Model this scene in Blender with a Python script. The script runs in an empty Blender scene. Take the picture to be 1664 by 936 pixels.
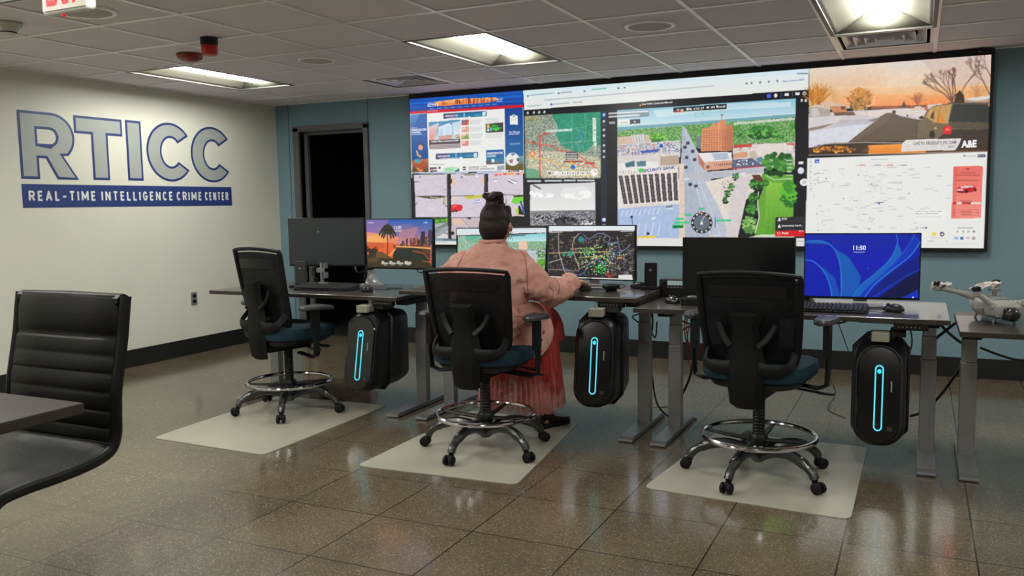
import bpy, bmesh, math, random
import numpy as np
from mathutils import Vector, Matrix
R_ = math.radians
random.seed(7); RNG = np.random.default_rng(7)
C = bpy.context.scene.collection
SC = bpy.context.scene

# ------------------------------------------------------------------ camera, world, exposure
CAM = Vector((5.9675, -7.0478, 1.3188)); FPX = 1400.24
YAW, PITCH, ROLL = 0.441642, -0.097344, -0.015539
def _axes():
    cy, sy, cp, sp, cr, sr = math.cos(YAW), math.sin(YAW), math.cos(PITCH), math.sin(PITCH), math.cos(ROLL), math.sin(ROLL)
    F = Vector((-sy*cp, cy*cp, sp)); r0 = Vector((cy, sy, 0)); U = r0.cross(F)
    return cr*r0 + sr*U, -sr*r0 + cr*U, F
AX_R, AX_U, AX_F = _axes()
cam_data = bpy.data.cameras.new('camera'); cam_data.sensor_width = 36; cam_data.lens = FPX/1664*36
cam_data.clip_start = 0.05
cam = bpy.data.objects.new('camera', cam_data); C.objects.link(cam)
m4 = Matrix((AX_R, AX_U, -AX_F)).transposed().to_4x4(); m4.translation = CAM
cam.matrix_world = m4
SC.camera = cam
SC.view_settings.view_transform = 'Standard'; SC.view_settings.look = 'None'
SC.view_settings.gamma = 1; SC.view_settings.exposure = 0; SC.view_settings.use_curve_mapping = False
world = bpy.data.worlds.new('world'); SC.world = world; world.use_nodes = True
world.node_tree.nodes['Background'].inputs[0].default_value = (0.5, 0.5, 0.55, 1)
world.node_tree.nodes['Background'].inputs[1].default_value = 0.0
LAMP = 43.0           # troffer tube strength
SCREEN = 1.06         # brightness of the displays

CH = 2.349            # ceiling height
XR, YF = 9.3, -9.9    # far right wall, wall behind the camera

def plane_pt(u, v, O, N):
    d = AX_R*((u-832)/FPX) + AX_U*((468-v)/FPX) + AX_F
    return CAM + d*((O-CAM).dot(N)/d.dot(N))

# ------------------------------------------------------------------ materials
def lin(c):
    return tuple(((x/255)/12.92 if x/255 <= .04045 else ((x/255+.055)/1.055)**2.4) for x in c[:3])
MATS = {}
def mat(name, col, rough=.5, metal=0, emit=None, es=1, spec=.5, noise=None, bump=None, alpha=None, trans=0, coat=0):
    """noise = (scale, colour2, detail); bump = (scale, strength)"""
    if name in MATS: return MATS[name]
    m = bpy.data.materials.new(name); m.use_nodes = True
    nt = m.node_tree; b = nt.nodes['Principled BSDF']
    b.inputs['Base Color'].default_value = (*lin(col), 1)
    b.inputs['Roughness'].default_value = rough; b.inputs['Metallic'].default_value = metal
    b.inputs['Specular IOR Level'].default_value = spec
    b.inputs['Coat Weight'].default_value = coat
    if trans: b.inputs['Transmission Weight'].default_value = trans
    if emit:
        b.inputs['Emission Color'].default_value = (*lin(emit), 1); b.inputs['Emission Strength'].default_value = es
    if alpha is not None: b.inputs['Alpha'].default_value = alpha
    if noise or bump:
        tc = nt.nodes.new('ShaderNodeTexCoord')
    if noise:
        n = nt.nodes.new('ShaderNodeTexNoise'); n.inputs['Scale'].default_value = noise[0]; n.inputs['Detail'].default_value = noise[2] if len(noise) > 2 else 4
        r = nt.nodes.new('ShaderNodeValToRGB'); r.color_ramp.elements[0].position = .35; r.color_ramp.elements[1].position = .68
        r.color_ramp.elements[0].color = (*lin(col), 1); r.color_ramp.elements[1].color = (*lin(noise[1]), 1)
        nt.links.new(tc.outputs['Object'], n.inputs['Vector']); nt.links.new(n.outputs['Fac'], r.inputs[0]); nt.links.new(r.outputs[0], b.inputs['Base Color'])
    if bump:
        n = nt.nodes.new('ShaderNodeTexNoise'); n.inputs['Scale'].default_value = bump[0]; n.inputs['Detail'].default_value = 4
        bp = nt.nodes.new('ShaderNodeBump'); bp.inputs['Strength'].default_value = bump[1]; bp.inputs['Distance'].default_value = .004
        nt.links.new(tc.outputs['Object'], n.inputs['Vector']); nt.links.new(n.outputs['Fac'], bp.inputs['Height']); nt.links.new(bp.outputs['Normal'], b.inputs['Normal'])
    MATS[name] = m
    return m

def floor_material():
    m = bpy.data.materials.new('terrazzo tile'); m.use_nodes = True; nt = m.node_tree; b = nt.nodes['Principled BSDF']
    N = lambda t: nt.nodes.new(t); L = nt.links.new
    geo = N('ShaderNodeNewGeometry'); sep = N('ShaderNodeSeparateXYZ'); L(geo.outputs['Position'], sep.inputs[0])
    def math_(op, a, bb=None):
        n = N('ShaderNodeMath'); n.operation = op
        for i, q in enumerate((a, bb)):
            if q is None: continue
            if isinstance(q, (int, float)): n.inputs[i].default_value = q
            else: L(q, n.inputs[i])
        return n.outputs[0]
    def line(comp, off):
        a = math_('DIVIDE', math_('SUBTRACT', sep.outputs[comp], off), .4572)
        f = math_('SUBTRACT', a, math_('FLOOR', math_('ADD', a, .5)))
        return math_('LESS_THAN', math_("ABSOLUTE", f), .0065), math_('FLOOR', a)
    l1, i1 = line(0, 3.448); l2, i2 = line(1, -4.525)
    grout = math_('MAXIMUM', l1, l2)
    # per tile tone
    wn = N('ShaderNodeTexWhiteNoise'); cmb = N('ShaderNodeCombineXYZ'); L(i1, cmb.inputs[0]); L(i2, cmb.inputs[1]); L(cmb.outputs[0], wn.inputs[0])
    def rampn(src, p0, p1, c0, c1, const=False):
        r = N('ShaderNodeValToRGB'); e = r.color_ramp.elements
        e[0].position, e[1].position = p0, p1; e[0].color = (*lin(c0), 1); e[1].color = (*lin(c1), 1); L(src, r.inputs[0]); return r
    no = N('ShaderNodeTexNoise'); no.inputs['Scale'].default_value = 2.2; no.inputs['Detail'].default_value = 5; L(geo.outputs['Position'], no.inputs[0])
    base = rampn(no.outputs['Fac'], .35, .68, (92, 83, 68), (109, 99, 82))
    vo = N('ShaderNodeTexVoronoi'); vo.inputs['Scale'].default_value = 140; vo.inputs['Randomness'].default_value = 1; L(geo.outputs['Position'], vo.inputs['Vector'])
    sc = N('ShaderNodeSeparateColor'); L(vo.outputs['Color'], sc.inputs[0])
    # light chips
    chip = math_('MULTIPLY', math_('GREATER_THAN', sc.outputs[0], .74), math_('LESS_THAN', vo.outputs['Distance'], .42))
    dark = math_('MULTIPLY', math_('LESS_THAN', sc.outputs[1], .25), math_('LESS_THAN', vo.outputs['Distance'], .45))
    def mix(f, a, bcol):
        x = N('ShaderNodeMix'); x.data_type = 'RGBA'; L(f, x.inputs[0]) if not isinstance(f, float) else setattr(x.inputs[0], 'default_value', f)
        L(a, x.inputs[6])
        if isinstance(bcol, tuple): x.inputs[7].default_value = (*lin(bcol), 1)
        else: L(bcol, x.inputs[7])
        return x.outputs[2]
    c = mix(math_('MULTIPLY', dark, .55), base.outputs[0], (62, 54, 44))
    c = mix(math_('MULTIPLY', chip, .55), c, (172, 158, 132))
    tone = N('ShaderNodeHueSaturation'); tone.inputs['Saturation'].default_value = 1.0
    L(math_('ADD', math_('MULTIPLY', wn.outputs['Value'], .14), .93), tone.inputs['Value']); L(c, tone.inputs['Color'])
    c = mix(math_('MULTIPLY', grout, .9), tone.outputs[0], (20, 18, 16))
    L(c, b.inputs['Base Color'])
    n2 = N('ShaderNodeTexNoise'); n2.inputs['Scale'].default_value = 3.0; n2.inputs['Detail'].default_value = 3; L(geo.outputs['Position'], n2.inputs[0])
    L(math_('ADD', math_('MULTIPLY', n2.outputs['Fac'], .10), .085), b.inputs['Roughness'])
    b.inputs['Specular IOR Level'].default_value = .85
    n3 = N('ShaderNodeTexNoise'); n3.inputs['Scale'].default_value = 14; n3.inputs['Detail'].default_value = 2; L(geo.outputs['Position'], n3.inputs[0])
    bp = N('ShaderNodeBump'); bp.inputs['Strength'].default_value = .12; bp.inputs['Distance'].default_value = .002; L(n3.outputs['Fac'], bp.inputs['Height']); L(bp.outputs[0], b.inputs['Normal'])
    return m

M = dict(
    white_wall=mat('white wall paint', (216, 216, 204), .75, noise=(1.2, (210, 211, 200)), bump=(160, .08)),
    blue_wall=mat('blue grey wall paint', (118, 146, 156), .7, noise=(1.5, (113, 141, 152)), bump=(160, .08)),
    beige=mat('beige wall paint', (176, 172, 160), .8, noise=(1.2, (170, 166, 156))),
    ceil=mat('acoustic tile', (232, 226, 232), .95, noise=(260, (220, 213, 218), 2), bump=(220, .35)),
    tbar=mat('white ceiling grid', (252, 250, 250), .3, spec=.8, noise=(6, (248, 245, 246))),
    black_base=mat('black vinyl base', (20, 21, 23), .45, noise=(4, (24, 25, 27))),
    grey_frame=mat('grey door frame paint', (92, 92, 92), .45, noise=(5, (86, 86, 87))),
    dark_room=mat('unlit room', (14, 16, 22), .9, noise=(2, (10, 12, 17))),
    enamel=mat('satin reflector', (128, 127, 115), .5, noise=(4, (122, 121, 110))),
    fixturetrim=mat('fixture trim', (84, 84, 80), .5, noise=(4, (80, 80, 76))),
    lens=mat('glowing lamp lens', (240, 240, 225), .5, emit=(252, 251, 243), es=LAMP),
    chrome=mat('chrome', (190, 190, 192), .12, 1, noise=(9, (180, 180, 184))),
    gunmetal=mat('polished dark metal', (88, 90, 90), .28, .9, noise=(8, (80, 82, 82))),
    silver=mat('silver painted steel', (148, 149, 151), .38, .5, noise=(6, (138, 139, 142))),
    plastic=mat('black plastic', (10, 11, 13), .42, noise=(12, (13, 14, 16)), spec=.35),
    gloss=mat('gloss black plastic', (8, 9, 11), .12, noise=(9, (10, 11, 13))),
    soft=mat('matt black plastic', (8, 9, 11), .55, spec=.25, noise=(14, (11, 12, 14)), bump=(300, .15)),
    greyplastic=mat('dark grey plastic', (40, 41, 43), .45, noise=(10, (46, 47, 49))),
    padgrey=mat('grey arm pad', (54, 55, 58), .38, noise=(10, (60, 61, 64))),
    teal=mat('dark teal upholstery', (30, 52, 62), .9, spec=.2, noise=(60, (24, 44, 54), 5), bump=(400, .3)),
    tabledark=mat('dark conference laminate', (46, 40, 35), .5, spec=.3, noise=(7, (40, 35, 30), 8)),
    leather=mat('black leather', (6, 6, 7), .42, spec=.3, noise=(30, (9, 9, 10)), bump=(180, .25)),
    desktop=mat('dark wood laminate', (62, 56, 53), .3, spec=1.0, coat=.35, noise=(7, (55, 49, 45), 8)),
    deskedge=mat('dark laminate edge', (46, 41, 37), .4, noise=(9, (52, 46, 42))),
    chairmat=mat('frosted chair mat', (176, 172, 158), .32, noise=(5, (168, 165, 152))),
    beigebox=mat('putty plastic', (150, 148, 134), .45, noise=(10, (142, 140, 126))),
    whiteplastic=mat('white plastic', (205, 205, 196), .4, noise=(10, (198, 198, 190))),
    red=mat('red signal plastic', (190, 34, 28), .35, noise=(10, (176, 30, 26))),
    darkred=mat('dark red plastic', (138, 44, 42), .35, noise=(10, (126, 40, 38))),
    cable=mat('black cable jacket', (12, 12, 13), .45, noise=(20, (15, 15, 16))),
    redcable=mat('red cable jacket', (180, 44, 36), .45, noise=(20, (166, 40, 32))),
    navy=mat('navy vinyl', (38, 58, 118), .5, noise=(8, (36, 55, 112))),
    signgrey=mat('grey vinyl', (162, 168, 164), .55, noise=(8, (158, 164, 160))),
    signwhite=mat('white vinyl', (225, 226, 222), .5, noise=(8, (220, 221, 217))),
    led=mat('cyan light ring', (40, 160, 170), .3, emit=(50, 190, 215), es=1.25),
    ledcore=mat('cyan light core', (60, 200, 210), .3, emit=(130, 225, 235), es=.8),
    towerbody=mat('dark tower shell', (22, 23, 28), .35, noise=(9, (19, 20, 24))),
    darksteel=mat('dark steel', (34, 35, 36), .45, .5, noise=(9, (30, 31, 32))),  # plain dark steel for housings, brackets and crossbars
    skin=mat('skin', (196, 142, 120), .55, noise=(14, (186, 130, 110))),
    hair=mat('dark brown hair', (20, 11, 12), .5, spec=.3, noise=(70, (40, 22, 22), 6), bump=(130, .6)),
    knit=mat('pink knit', (204, 158, 147), .95, spec=.1, noise=(11, (188, 136, 125), 6), bump=(240, .8)),
    knitred=mat('red knit applique', (160, 72, 66), .9, noise=(30, (178, 74, 68))),
    tulle=mat('red tulle', (240, 112, 110), .85, spec=.1, noise=(24, (214, 70, 74), 4), alpha=.40),
    tullepink=mat('pink tulle', (250, 186, 176), .85, spec=.1, noise=(20, (236, 150, 144), 4), alpha=.34),
    skirt=mat('red skirt lining', (168, 52, 54), .85, noise=(16, (190, 76, 74))),
    shoe=mat('dark brown leather shoe', (46, 26, 26), .28, noise=(20, (38, 22, 22))),
    sock=mat('black tights', (22, 20, 22), .8, noise=(20, (26, 24, 26))),
    drone=mat('light grey drone shell', (150, 150, 144), .45, noise=(8, (142, 142, 137))),
    paper=mat('white wrapping paper', (226, 218, 214), .8, noise=(20, (214, 196, 192))),
    brass=mat('pale metal', (176, 172, 160), .3, .9, noise=(6, (166, 162, 150))),
    ventgrey=mat('white diffuser blades', (226, 222, 226), .25, .2, noise=(5, (216, 212, 218))),
    ventdark=mat('duct interior', (62, 60, 62), .7, noise=(5, (36, 34, 36))),
    speakergrille=mat('speaker grille', (196, 192, 188), .7, noise=(300, (160, 156, 154), 1)),
    exitface=mat('exit sign face', (130, 126, 112), .5, emit=(236, 214, 190), es=.22),
    exitred=mat('exit letters red', (120, 6, 8), .6, spec=.2, emit=(225, 20, 26), es=.8),
)
def mesh_fabric():
    m = bpy.data.materials.new('black chair mesh'); m.use_nodes = True; nt = m.node_tree; b = nt.nodes['Principled BSDF']
    b.inputs['Base Color'].default_value = (*lin((7, 8, 11)), 1); b.inputs['Roughness'].default_value = .8; b.inputs['Specular IOR Level'].default_value = .2
    tc = nt.nodes.new('ShaderNodeTexCoord'); v = nt.nodes.new('ShaderNodeTexNoise'); v.inputs['Scale'].default_value = 420
    r = nt.nodes.new('ShaderNodeMapRange'); r.inputs['From Min'].default_value = .4; r.inputs['From Max'].default_value = .6; r.inputs['To Min'].default_value = .95; r.inputs['To Max'].default_value = 1.0
    nt.links.new(tc.outputs['Object'], v.inputs[0]); nt.links.new(v.outputs['Fac'], r.inputs[0]); nt.links.new(r.outputs[0], b.inputs['Alpha'])
    return m
M['mesh'] = mesh_fabric()

# ------------------------------------------------------------------ object helpers
def tag(o, label=None, cat=None, group=None, kind=None):
    if label: o['label'] = label
    if cat: o['category'] = cat
    if group: o['group'] = group
    if kind: o['kind'] = kind
    return o
def thing(name, label, cat, loc=(0, 0, 0), rz=0, group=None):
    o = bpy.data.objects.new(name, None); C.objects.link(o); o.empty_display_size = .1
    o.location = loc; o.rotation_euler = (0, 0, rz)
    return tag(o, label, cat, group)
def copy_tree(o, parent=None):
    c = o.copy(); C.objects.link(c)
    if parent is not None: c.parent = parent
    for ch in list(o.children): copy_tree(ch, c)
    return c

class MB:
    def __init__(s): s.bm = bmesh.new(); s.mi = 0
    def _f(s, vs):
        try:
            f = s.bm.faces.new(vs); f.material_index = s.mi; f.smooth = True; return f
        except ValueError: return None
    def quad(s, *pts): return s._f([s.bm.verts.new(p) for p in pts])
    def box(s, c, d, rot=None, taper=1):
        c = Vector(c); q = Matrix.Rotation(rot[1], 3, rot[0]) if rot else Matrix.Identity(3)
        v = []
        for z in (-1, 1):
            t = taper if z > 0 else 1
            for x, y in ((-1, -1), (1, -1), (1, 1), (-1, 1)):
                v.append(s.bm.verts.new(c + q @ Vector((x*d[0]/2*t, y*d[1]/2*t, z*d[2]/2))))
        for idx in ((3, 2, 1, 0), (4, 5, 6, 7), (0, 1, 5, 4), (1, 2, 6, 5), (2, 3, 7, 6), (3, 0, 4, 7)): s._f([v[i] for i in idx])
        return s
    def bb(s, x0, x1, y0, y1, z0, z1): return s.box(((x0+x1)/2, (y0+y1)/2, (z0+z1)/2), (x1-x0, y1-y0, z1-z0))
    def loft(s, rings, cap=True, closed=True):
        R = [[s.bm.verts.new(p) for p in r] for r in rings]
        for a, b in zip(R, R[1:]):
            n = len(a)
            for i in range(n if closed else n-1): s._f([a[i], a[(i+1) % n], b[(i+1) % n], b[i]])
        if cap: s._f(list(reversed(R[0]))); s._f(R[-1])
        return s
    def tube(s, pts, r, seg=10, cap=True, flat=None):
        pts = [Vector(p) for p in pts]; n = len(pts)
        rs = r if isinstance(r, (list, tuple)) else [r]*n
        rings = []; up = None
        for i, p in enumerate(pts):
            t = (pts[min(i+1, n-1)] - pts[max(i-1, 0)])
            if t.length < 1e-9: t = Vector((0, 0, 1))
            t.normalize()
            if up is None: up = t.orthogonal().normalized() if flat is None else Vector(flat)
            a = up - t*up.dot(t); a = a.normalized() if a.length > 1e-6 else t.orthogonal().normalized(); up = a; b = t.cross(a)
            rr = rs[i] if isinstance(rs[i], tuple) else (rs[i], rs[i])
            rings.append([p + a*rr[0]*math.cos(k*2*math.pi/seg) + b*rr[1]*math.sin(k*2*math.pi/seg) for k in range(seg)])
        return s.loft(rings, cap)
    def cyl(s, p0, p1, r0, r1=None, seg=20): return s.tube([p0, p1], [r0, r0 if r1 is None else r1], seg)
    def lathe(s, prof, c=(0, 0, 0), seg=28, cap=True):
        c = Vector(c)
        return s.loft([[c + Vector((r*math.cos(k*2*math.pi/seg), r*math.sin(k*2*math.pi/seg), z)) for k in range(seg)] for r, z in prof], cap)
    def ell(s, c, r, seg=16, rot=None):
        c = Vector(c); q = Matrix.Rotation(rot[1], 3, rot[0]) if rot else Matrix.Identity(3)
        rings = []
        for j in range(1, seg//2):
            a = math.pi*j/(seg//2)
            rings.append([c + q @ Vector((r[0]*math.sin(a)*math.cos(k*2*math.pi/seg), r[1]*math.sin(a)*math.sin(k*2*math.pi/seg), -r[2]*math.cos(a))) for k in range(seg)])
        return s.loft(rings)
    def torus(s, c, R, r, seg=48, rs=10, rx=None):
        rings = [[(c[0]+(R+r*math.cos(b))*math.cos(a), c[1]+(R+r*math.cos(b))*math.sin(a), c[2]+r*math.sin(b)) for b in [q*2*math.pi/rs for q in range(rs)]] for a in [k*2*math.pi/seg for k in range(seg+1)]]
        return s.loft(rings, cap=False)
    def prism(s, pts, vec):
        vec = Vector(vec); a = [Vector(p) for p in pts]
        return s.loft([a, [p+vec for p in a]])
    def build(s, name, m, parent=None, bevel=0, flat=False, smooth_angle=35, loc=None, kind=None, subd=0):
        bmesh.ops.remove_doubles(s.bm, verts=s.bm.verts, dist=1e-6)
        bmesh.ops.recalc_face_normals(s.bm, faces=s.bm.faces)
        me = bpy.data.meshes.new(name); s.bm.to_mesh(me); s.bm.free()
        if flat:
            for p in me.polygons: p.use_smooth = False
        else:
            try: me.set_sharp_from_angle(angle=R_(smooth_angle))
            except Exception: pass
        for mm in (m if isinstance(m, (list, tuple)) else [m]): me.materials.append(mm)
        o = bpy.data.objects.new(name, me); C.objects.link(o)
        if parent is not None: o.parent = parent
        if loc is not None: o.location = loc
        if bevel:
            b = o.modifiers.new('bevel', 'BEVEL'); b.width = bevel; b.segments = 2; b.limit_method = 'ANGLE'; b.angle_limit = R_(40)
        if subd:
            b = o.modifiers.new('sub', 'SUBSURF'); b.levels = subd; b.render_levels = subd
        if kind: o['kind'] = kind
        return o

def spline(pts, n=8):
    P = [Vector(p) for p in pts]; out = []
    for i in range(len(P)-1):
        p0, p1, p2, p3 = P[max(i-1, 0)], P[i], P[i+1], P[min(i+2, len(P)-1)]
        for k in range(n):
            t = k/n
            out.append(.5*((2*p1)+(-p0+p2)*t+(2*p0-5*p1+4*p2-p3)*t*t+(-p0+3*p1-3*p2+p3)*t**3))
    out.append(P[-1]); return out

def remeshed(name, mb, m, parent, voxel=.01, smooth=6):
    """fuse overlapping lofts into one continuous skin"""
    o = mb.build(name, m, parent)
    r = o.modifiers.new('r', 'REMESH'); r.mode = 'VOXEL'; r.voxel_size = voxel
    sm = o.modifiers.new('s', 'SMOOTH'); sm.iterations = smooth; sm.factor = .5
    dg = bpy.context.evaluated_depsgraph_get(); me = bpy.data.meshes.new_from_object(o.evaluated_get(dg))
    o.modifiers.clear(); old = o.data; o.data = me; bpy.data.meshes.remove(old)
    for p in me.polygons: p.use_smooth = True
    if not me.materials: me.materials.append(m)
    return o

# text as real, thin lettering on a surface. origin/right/up are world vectors, size is (width, height)
def text_pts(s, bold=0):
    cu = bpy.data.curves.new('t', 'FONT'); cu.body = s; cu.offset = bold; cu.resolution_u = 3
    o = bpy.data.objects.new('t', cu); C.objects.link(o)
    dg = bpy.context.evaluated_depsgraph_get(); me = bpy.data.meshes.new_from_object(o.evaluated_get(dg))
    n = len(me.vertices); co = np.zeros(n*3); me.vertices.foreach_get('co', co); co = co.reshape(-1, 3)[:, :2]
    polys = [list(p.vertices) for p in me.polygons]
    bpy.data.objects.remove(o); bpy.data.curves.remove(cu); bpy.data.meshes.remove(me)
    mn, mx = co.min(0), co.max(0)
    return (co-mn)/np.maximum(mx-mn, 1e-6), polys
def add_text(mb, s, O, Rv, Uv, bold=0):
    co, polys = text_pts(s, bold)
    vs = [mb.bm.verts.new(O + Rv*float(a) + Uv*float(b)) for a, b in co]
    for p in polys:
        try: f = mb.bm.faces.new([vs[i] for i in p]); f.material_index = mb.mi
        except ValueError: pass

# ------------------------------------------------------------------ displays: a fine grid of coloured cells
def hexc(c): return np.array(c[:3], float)/255
class Canvas:
    """picture on a flat display with origin O (bottom left), right and up vectors; drawn in a 2-D view of the plane"""
    def __init__(s, W, H, O, Rv, Uv, bg):
        s.W, s.H, s.O, s.Rv, s.Uv = W, H, Vector(O), Vector(Rv), Vector(Uv); s.N = s.Rv.cross(s.Uv).normalized()
        s.a = np.ones((H, W, 3))*hexc(bg); s.view(0, 0, 1); s.texts = []
    def view(s, ox, oy, sc): s.v = (ox, oy, sc); return s
    def pt(s, p):
        P = plane_pt(s.v[0]+p[0]/s.v[2], s.v[1]+p[1]/s.v[2], s.O, s.N) - s.O
        return (P.dot(s.Rv)/s.Rv.length_squared*s.W, P.dot(s.Uv)/s.Uv.length_squared*s.H)
    def mask(s, pts):
        g = np.array([s.pt(p) for p in pts])
        x0, x1 = int(max(0, math.floor(g[:, 0].min()))), int(min(s.W, math.ceil(g[:, 0].max())+1))
        y0, y1 = int(max(0, math.floor(g[:, 1].min()))), int(min(s.H, math.ceil(g[:, 1].max())+1))
        if x1 <= x0 or y1 <= y0: return None
        X, Y = np.meshgrid(np.arange(x0, x1)+.5, np.arange(y0, y1)+.5)
        ins = np.zeros(X.shape, bool); n = len(g)
        for i in range(n):
            (xa, ya), (xb, yb) = g[i], g[(i+1) % n]
            if ya == yb: continue
            c = ((ya > Y) != (yb > Y)) & (X < (xb-xa)*(Y-ya)/(yb-ya)+xa); ins ^= c
        return (slice(y0, y1), slice(x0, x1)), ins
    def poly(s, pts, col, al=1.0):
        m = s.mask(pts)
        if m is None: return s
        sl, ins = m; v = s.a[sl]; v[ins] = v[ins]*(1-al)+hexc(col)*al; return s
    def rect(s, x0, y0, x1, y1, col, al=1.0): return s.poly([(x0, y0), (x1, y0), (x1, y1), (x0, y1)], col, al)
    def grad(s, pts, c0, c1, al=1.0, horiz=False):
        m = s.mask(pts)
        if m is None: return s
        sl, ins = m; v = s.a[sl]; h, w = ins.shape
        t = (np.linspace(0, 1, w)[None, :, None] if horiz else np.linspace(1, 0, h)[:, None, None])*np.ones((h, w, 1))
        g = hexc(c0)*(1-t)+hexc(c1)*t; v[ins] = v[ins]*(1-al)+g[ins]*al; return s
    def line(s, pts, w, col, al=1.0):
        g = [np.array(s.pt(p)) for p in pts]; q = s.pt((pts[0][0]+w, pts[0][1])); wc = max(.18, abs(q[0]-g[0][0])/2)
        for A, B in zip(g, g[1:]):
            x0, x1 = int(max(0, min(A[0], B[0])-wc-1)), int(min(s.W, max(A[0], B[0])+wc+2))
            y0, y1 = int(max(0, min(A[1], B[1])-wc-1)), int(min(s.H, max(A[1], B[1])+wc+2))
            if x1 <= x0 or y1 <= y0: continue
            X, Y = np.meshgrid(np.arange(x0, x1)+.5, np.arange(y0, y1)+.5)
            d = B-A; L2 = max(1e-9, d@d); t = np.clip(((X-A[0])*d[0]+(Y-A[1])*d[1])/L2, 0, 1)
            D = np.hypot(X-A[0]-t*d[0], Y-A[1]-t*d[1]); k = (np.clip(wc+.5-D, 0, 1)*al)[..., None]
            v = s.a[y0:y1, x0:x1]; v[:] = v*(1-k)+hexc(col)*k
        return s
    def oval(s, cx, cy, rx, ry, col, al=1.0):
        return s.poly([(cx+rx*math.cos(k*math.pi/12), cy+ry*math.sin(k*math.pi/12)) for k in range(24)], col, al)
    def speck(s, pts, cols, cell=2, dens=.5, al=1.0):
        """mottle a region with small blocks of the given colours"""
        m = s.mask(pts)
        if m is None: return s
        sl, ins = m; h, w = ins.shape; cell = max(1, int(cell))
        hh, ww = h//cell+1, w//cell+1
        idx = RNG.integers(0, len(cols), (hh, ww)); on = RNG.random((hh, ww)) < dens
        idx = np.kron(idx, np.ones((cell, cell), int))[:h, :w]; on = np.kron(on, np.ones((cell, cell), bool))[:h, :w]
        pal = np.array([hexc(c) for c in cols])[idx]; k = ins & on; v = s.a[sl]; v[k] = v[k]*(1-al)+pal[k]*al; return s
    def grain(s, pts, amp, big=6):
        """camera-like unevenness of a photographic picture"""
        m = s.mask(pts)
        if m is None: return s
        sl, ins = m; h, w = ins.shape; n = np.zeros((h, w))
        for c, k in ((1, .8), (2, .9), (big, 1.0)):
            q = RNG.normal(0, 1, (h//c+2, w//c+2)); q = np.kron(q, np.ones((c, c)))[:h, :w]
            if c > 1: q = (q+np.roll(q, 1, 0)+np.roll(q, 1, 1)+np.roll(q, -1, 0)+np.roll(q, -1, 1))/5
            n += q*k
        v = s.a[sl]; v[ins] = np.clip(v[ins]*(1+n[ins][:, None]*amp), 0, 1); return s
    def scribble(s, x0, y, x1, col, h=2.2, slope=0, gap=.3, al=.8):
        """a line of print too small to read"""
        x = x0
        while x < x1:
            L = random.uniform(1.5, 6)*h/2.2
            s.line([(x, y+slope*(x-x0)), (min(x+L, x1), y+slope*(min(x+L, x1)-x0))], h, col, al); x += L+h*gap*2
        return s
    def blob(s, cx, cy, rx, ry, cols, n=60, r=.2):
        for _ in range(n):
            a, q = random.uniform(0, 2*math.pi), math.sqrt(random.random()); k = r*random.uniform(.5, 1.2)
            c = cols[min(len(cols)-1, int(max(0, (.5+.5*math.sin(a)*q+random.uniform(-.25, .25))*len(cols))))]
            s.oval(cx+rx*q*math.cos(a), cy+ry*q*math.sin(a), max(rx, ry)*k, max(rx, ry)*k*.8, c)
        return s
    def text(s, t, pl, pr, h, col, bold=.02):
        """t from pl to pr (bottom corners, in view units), h its height"""
        A, B, T = s.pt(pl), s.pt(pr), s.pt((pl[0], pl[1]-h))
        f = lambda q: s.O + s.Rv*(q[0]/s.W) + s.Uv*(q[1]/s.H)
        a = f(A); s.texts.append((t, a, f(B)-a, s.Uv.normalized()*(f(T)-a).dot(s.Uv.normalized()), col, bold)); return s
    def build(s, parent, strength=1.0, name='screen', soften=1):
        W, H = s.W, s.H
        a = s.a
        for _ in range(soften):
            b = np.pad(a, ((1, 1), (1, 1), (0, 0)), 'edge'); a = a*.6+(b[:-2, 1:-1]+b[2:, 1:-1]+b[1:-1, :-2]+b[1:-1, 2:])*.1
        L = np.where(a <= .04045, a/12.92, ((a+.055)/1.055)**2.4)
        inv = parent.matrix_basis.inverted(); O = inv @ s.O; q = inv.to_3x3(); Rv, Uv = np.array(q @ s.Rv), np.array(q @ s.Uv)
        gx, gy = np.meshgrid(np.linspace(0, 1, W), np.linspace(0, 1, H))
        co = np.array(O)[None] + gx.reshape(-1, 1)*Rv[None] + gy.reshape(-1, 1)*Uv[None]
        me = bpy.data.meshes.new(name); me.vertices.add(W*H); me.vertices.foreach_set('co', co.ravel())
        i = (np.arange(H-1)[:, None]*W+np.arange(W-1)[None]).ravel(); F = np.stack([i, i+1, i+1+W, i+W], 1)
        n = len(F); me.loops.add(n*4); me.polygons.add(n)
        me.loops.foreach_set('vertex_index', F.ravel()); me.polygons.foreach_set('loop_start', np.arange(n)*4)
        try: me.polygons.foreach_set('loop_total', np.full(n, 4))
        except Exception: pass
        me.update(calc_edges=True)
        at = me.attributes.new('picture', 'FLOAT_COLOR', 'POINT')
        at.data.foreach_set('color', np.concatenate([L.reshape(-1, 3), np.ones((W*H, 1))], 1).ravel())
        if 'display' not in MATS:
            m = bpy.data.materials.new('display'); m.use_nodes = True; nt = m.node_tree; bs = nt.nodes['Principled BSDF']
            bs.inputs['Base Color'].default_value = (.01, .01, .012, 1); bs.inputs['Roughness'].default_value = .35
            an = nt.nodes.new('ShaderNodeAttribute'); an.attribute_name = 'picture'
            nt.links.new(an.outputs['Color'], bs.inputs['Emission Color']); bs.inputs['Emission Strength'].default_value = strength
            MATS['display'] = m
        me.materials.append(MATS['display'])
        o = bpy.data.objects.new(name, me); C.objects.link(o); o.parent = parent
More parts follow.
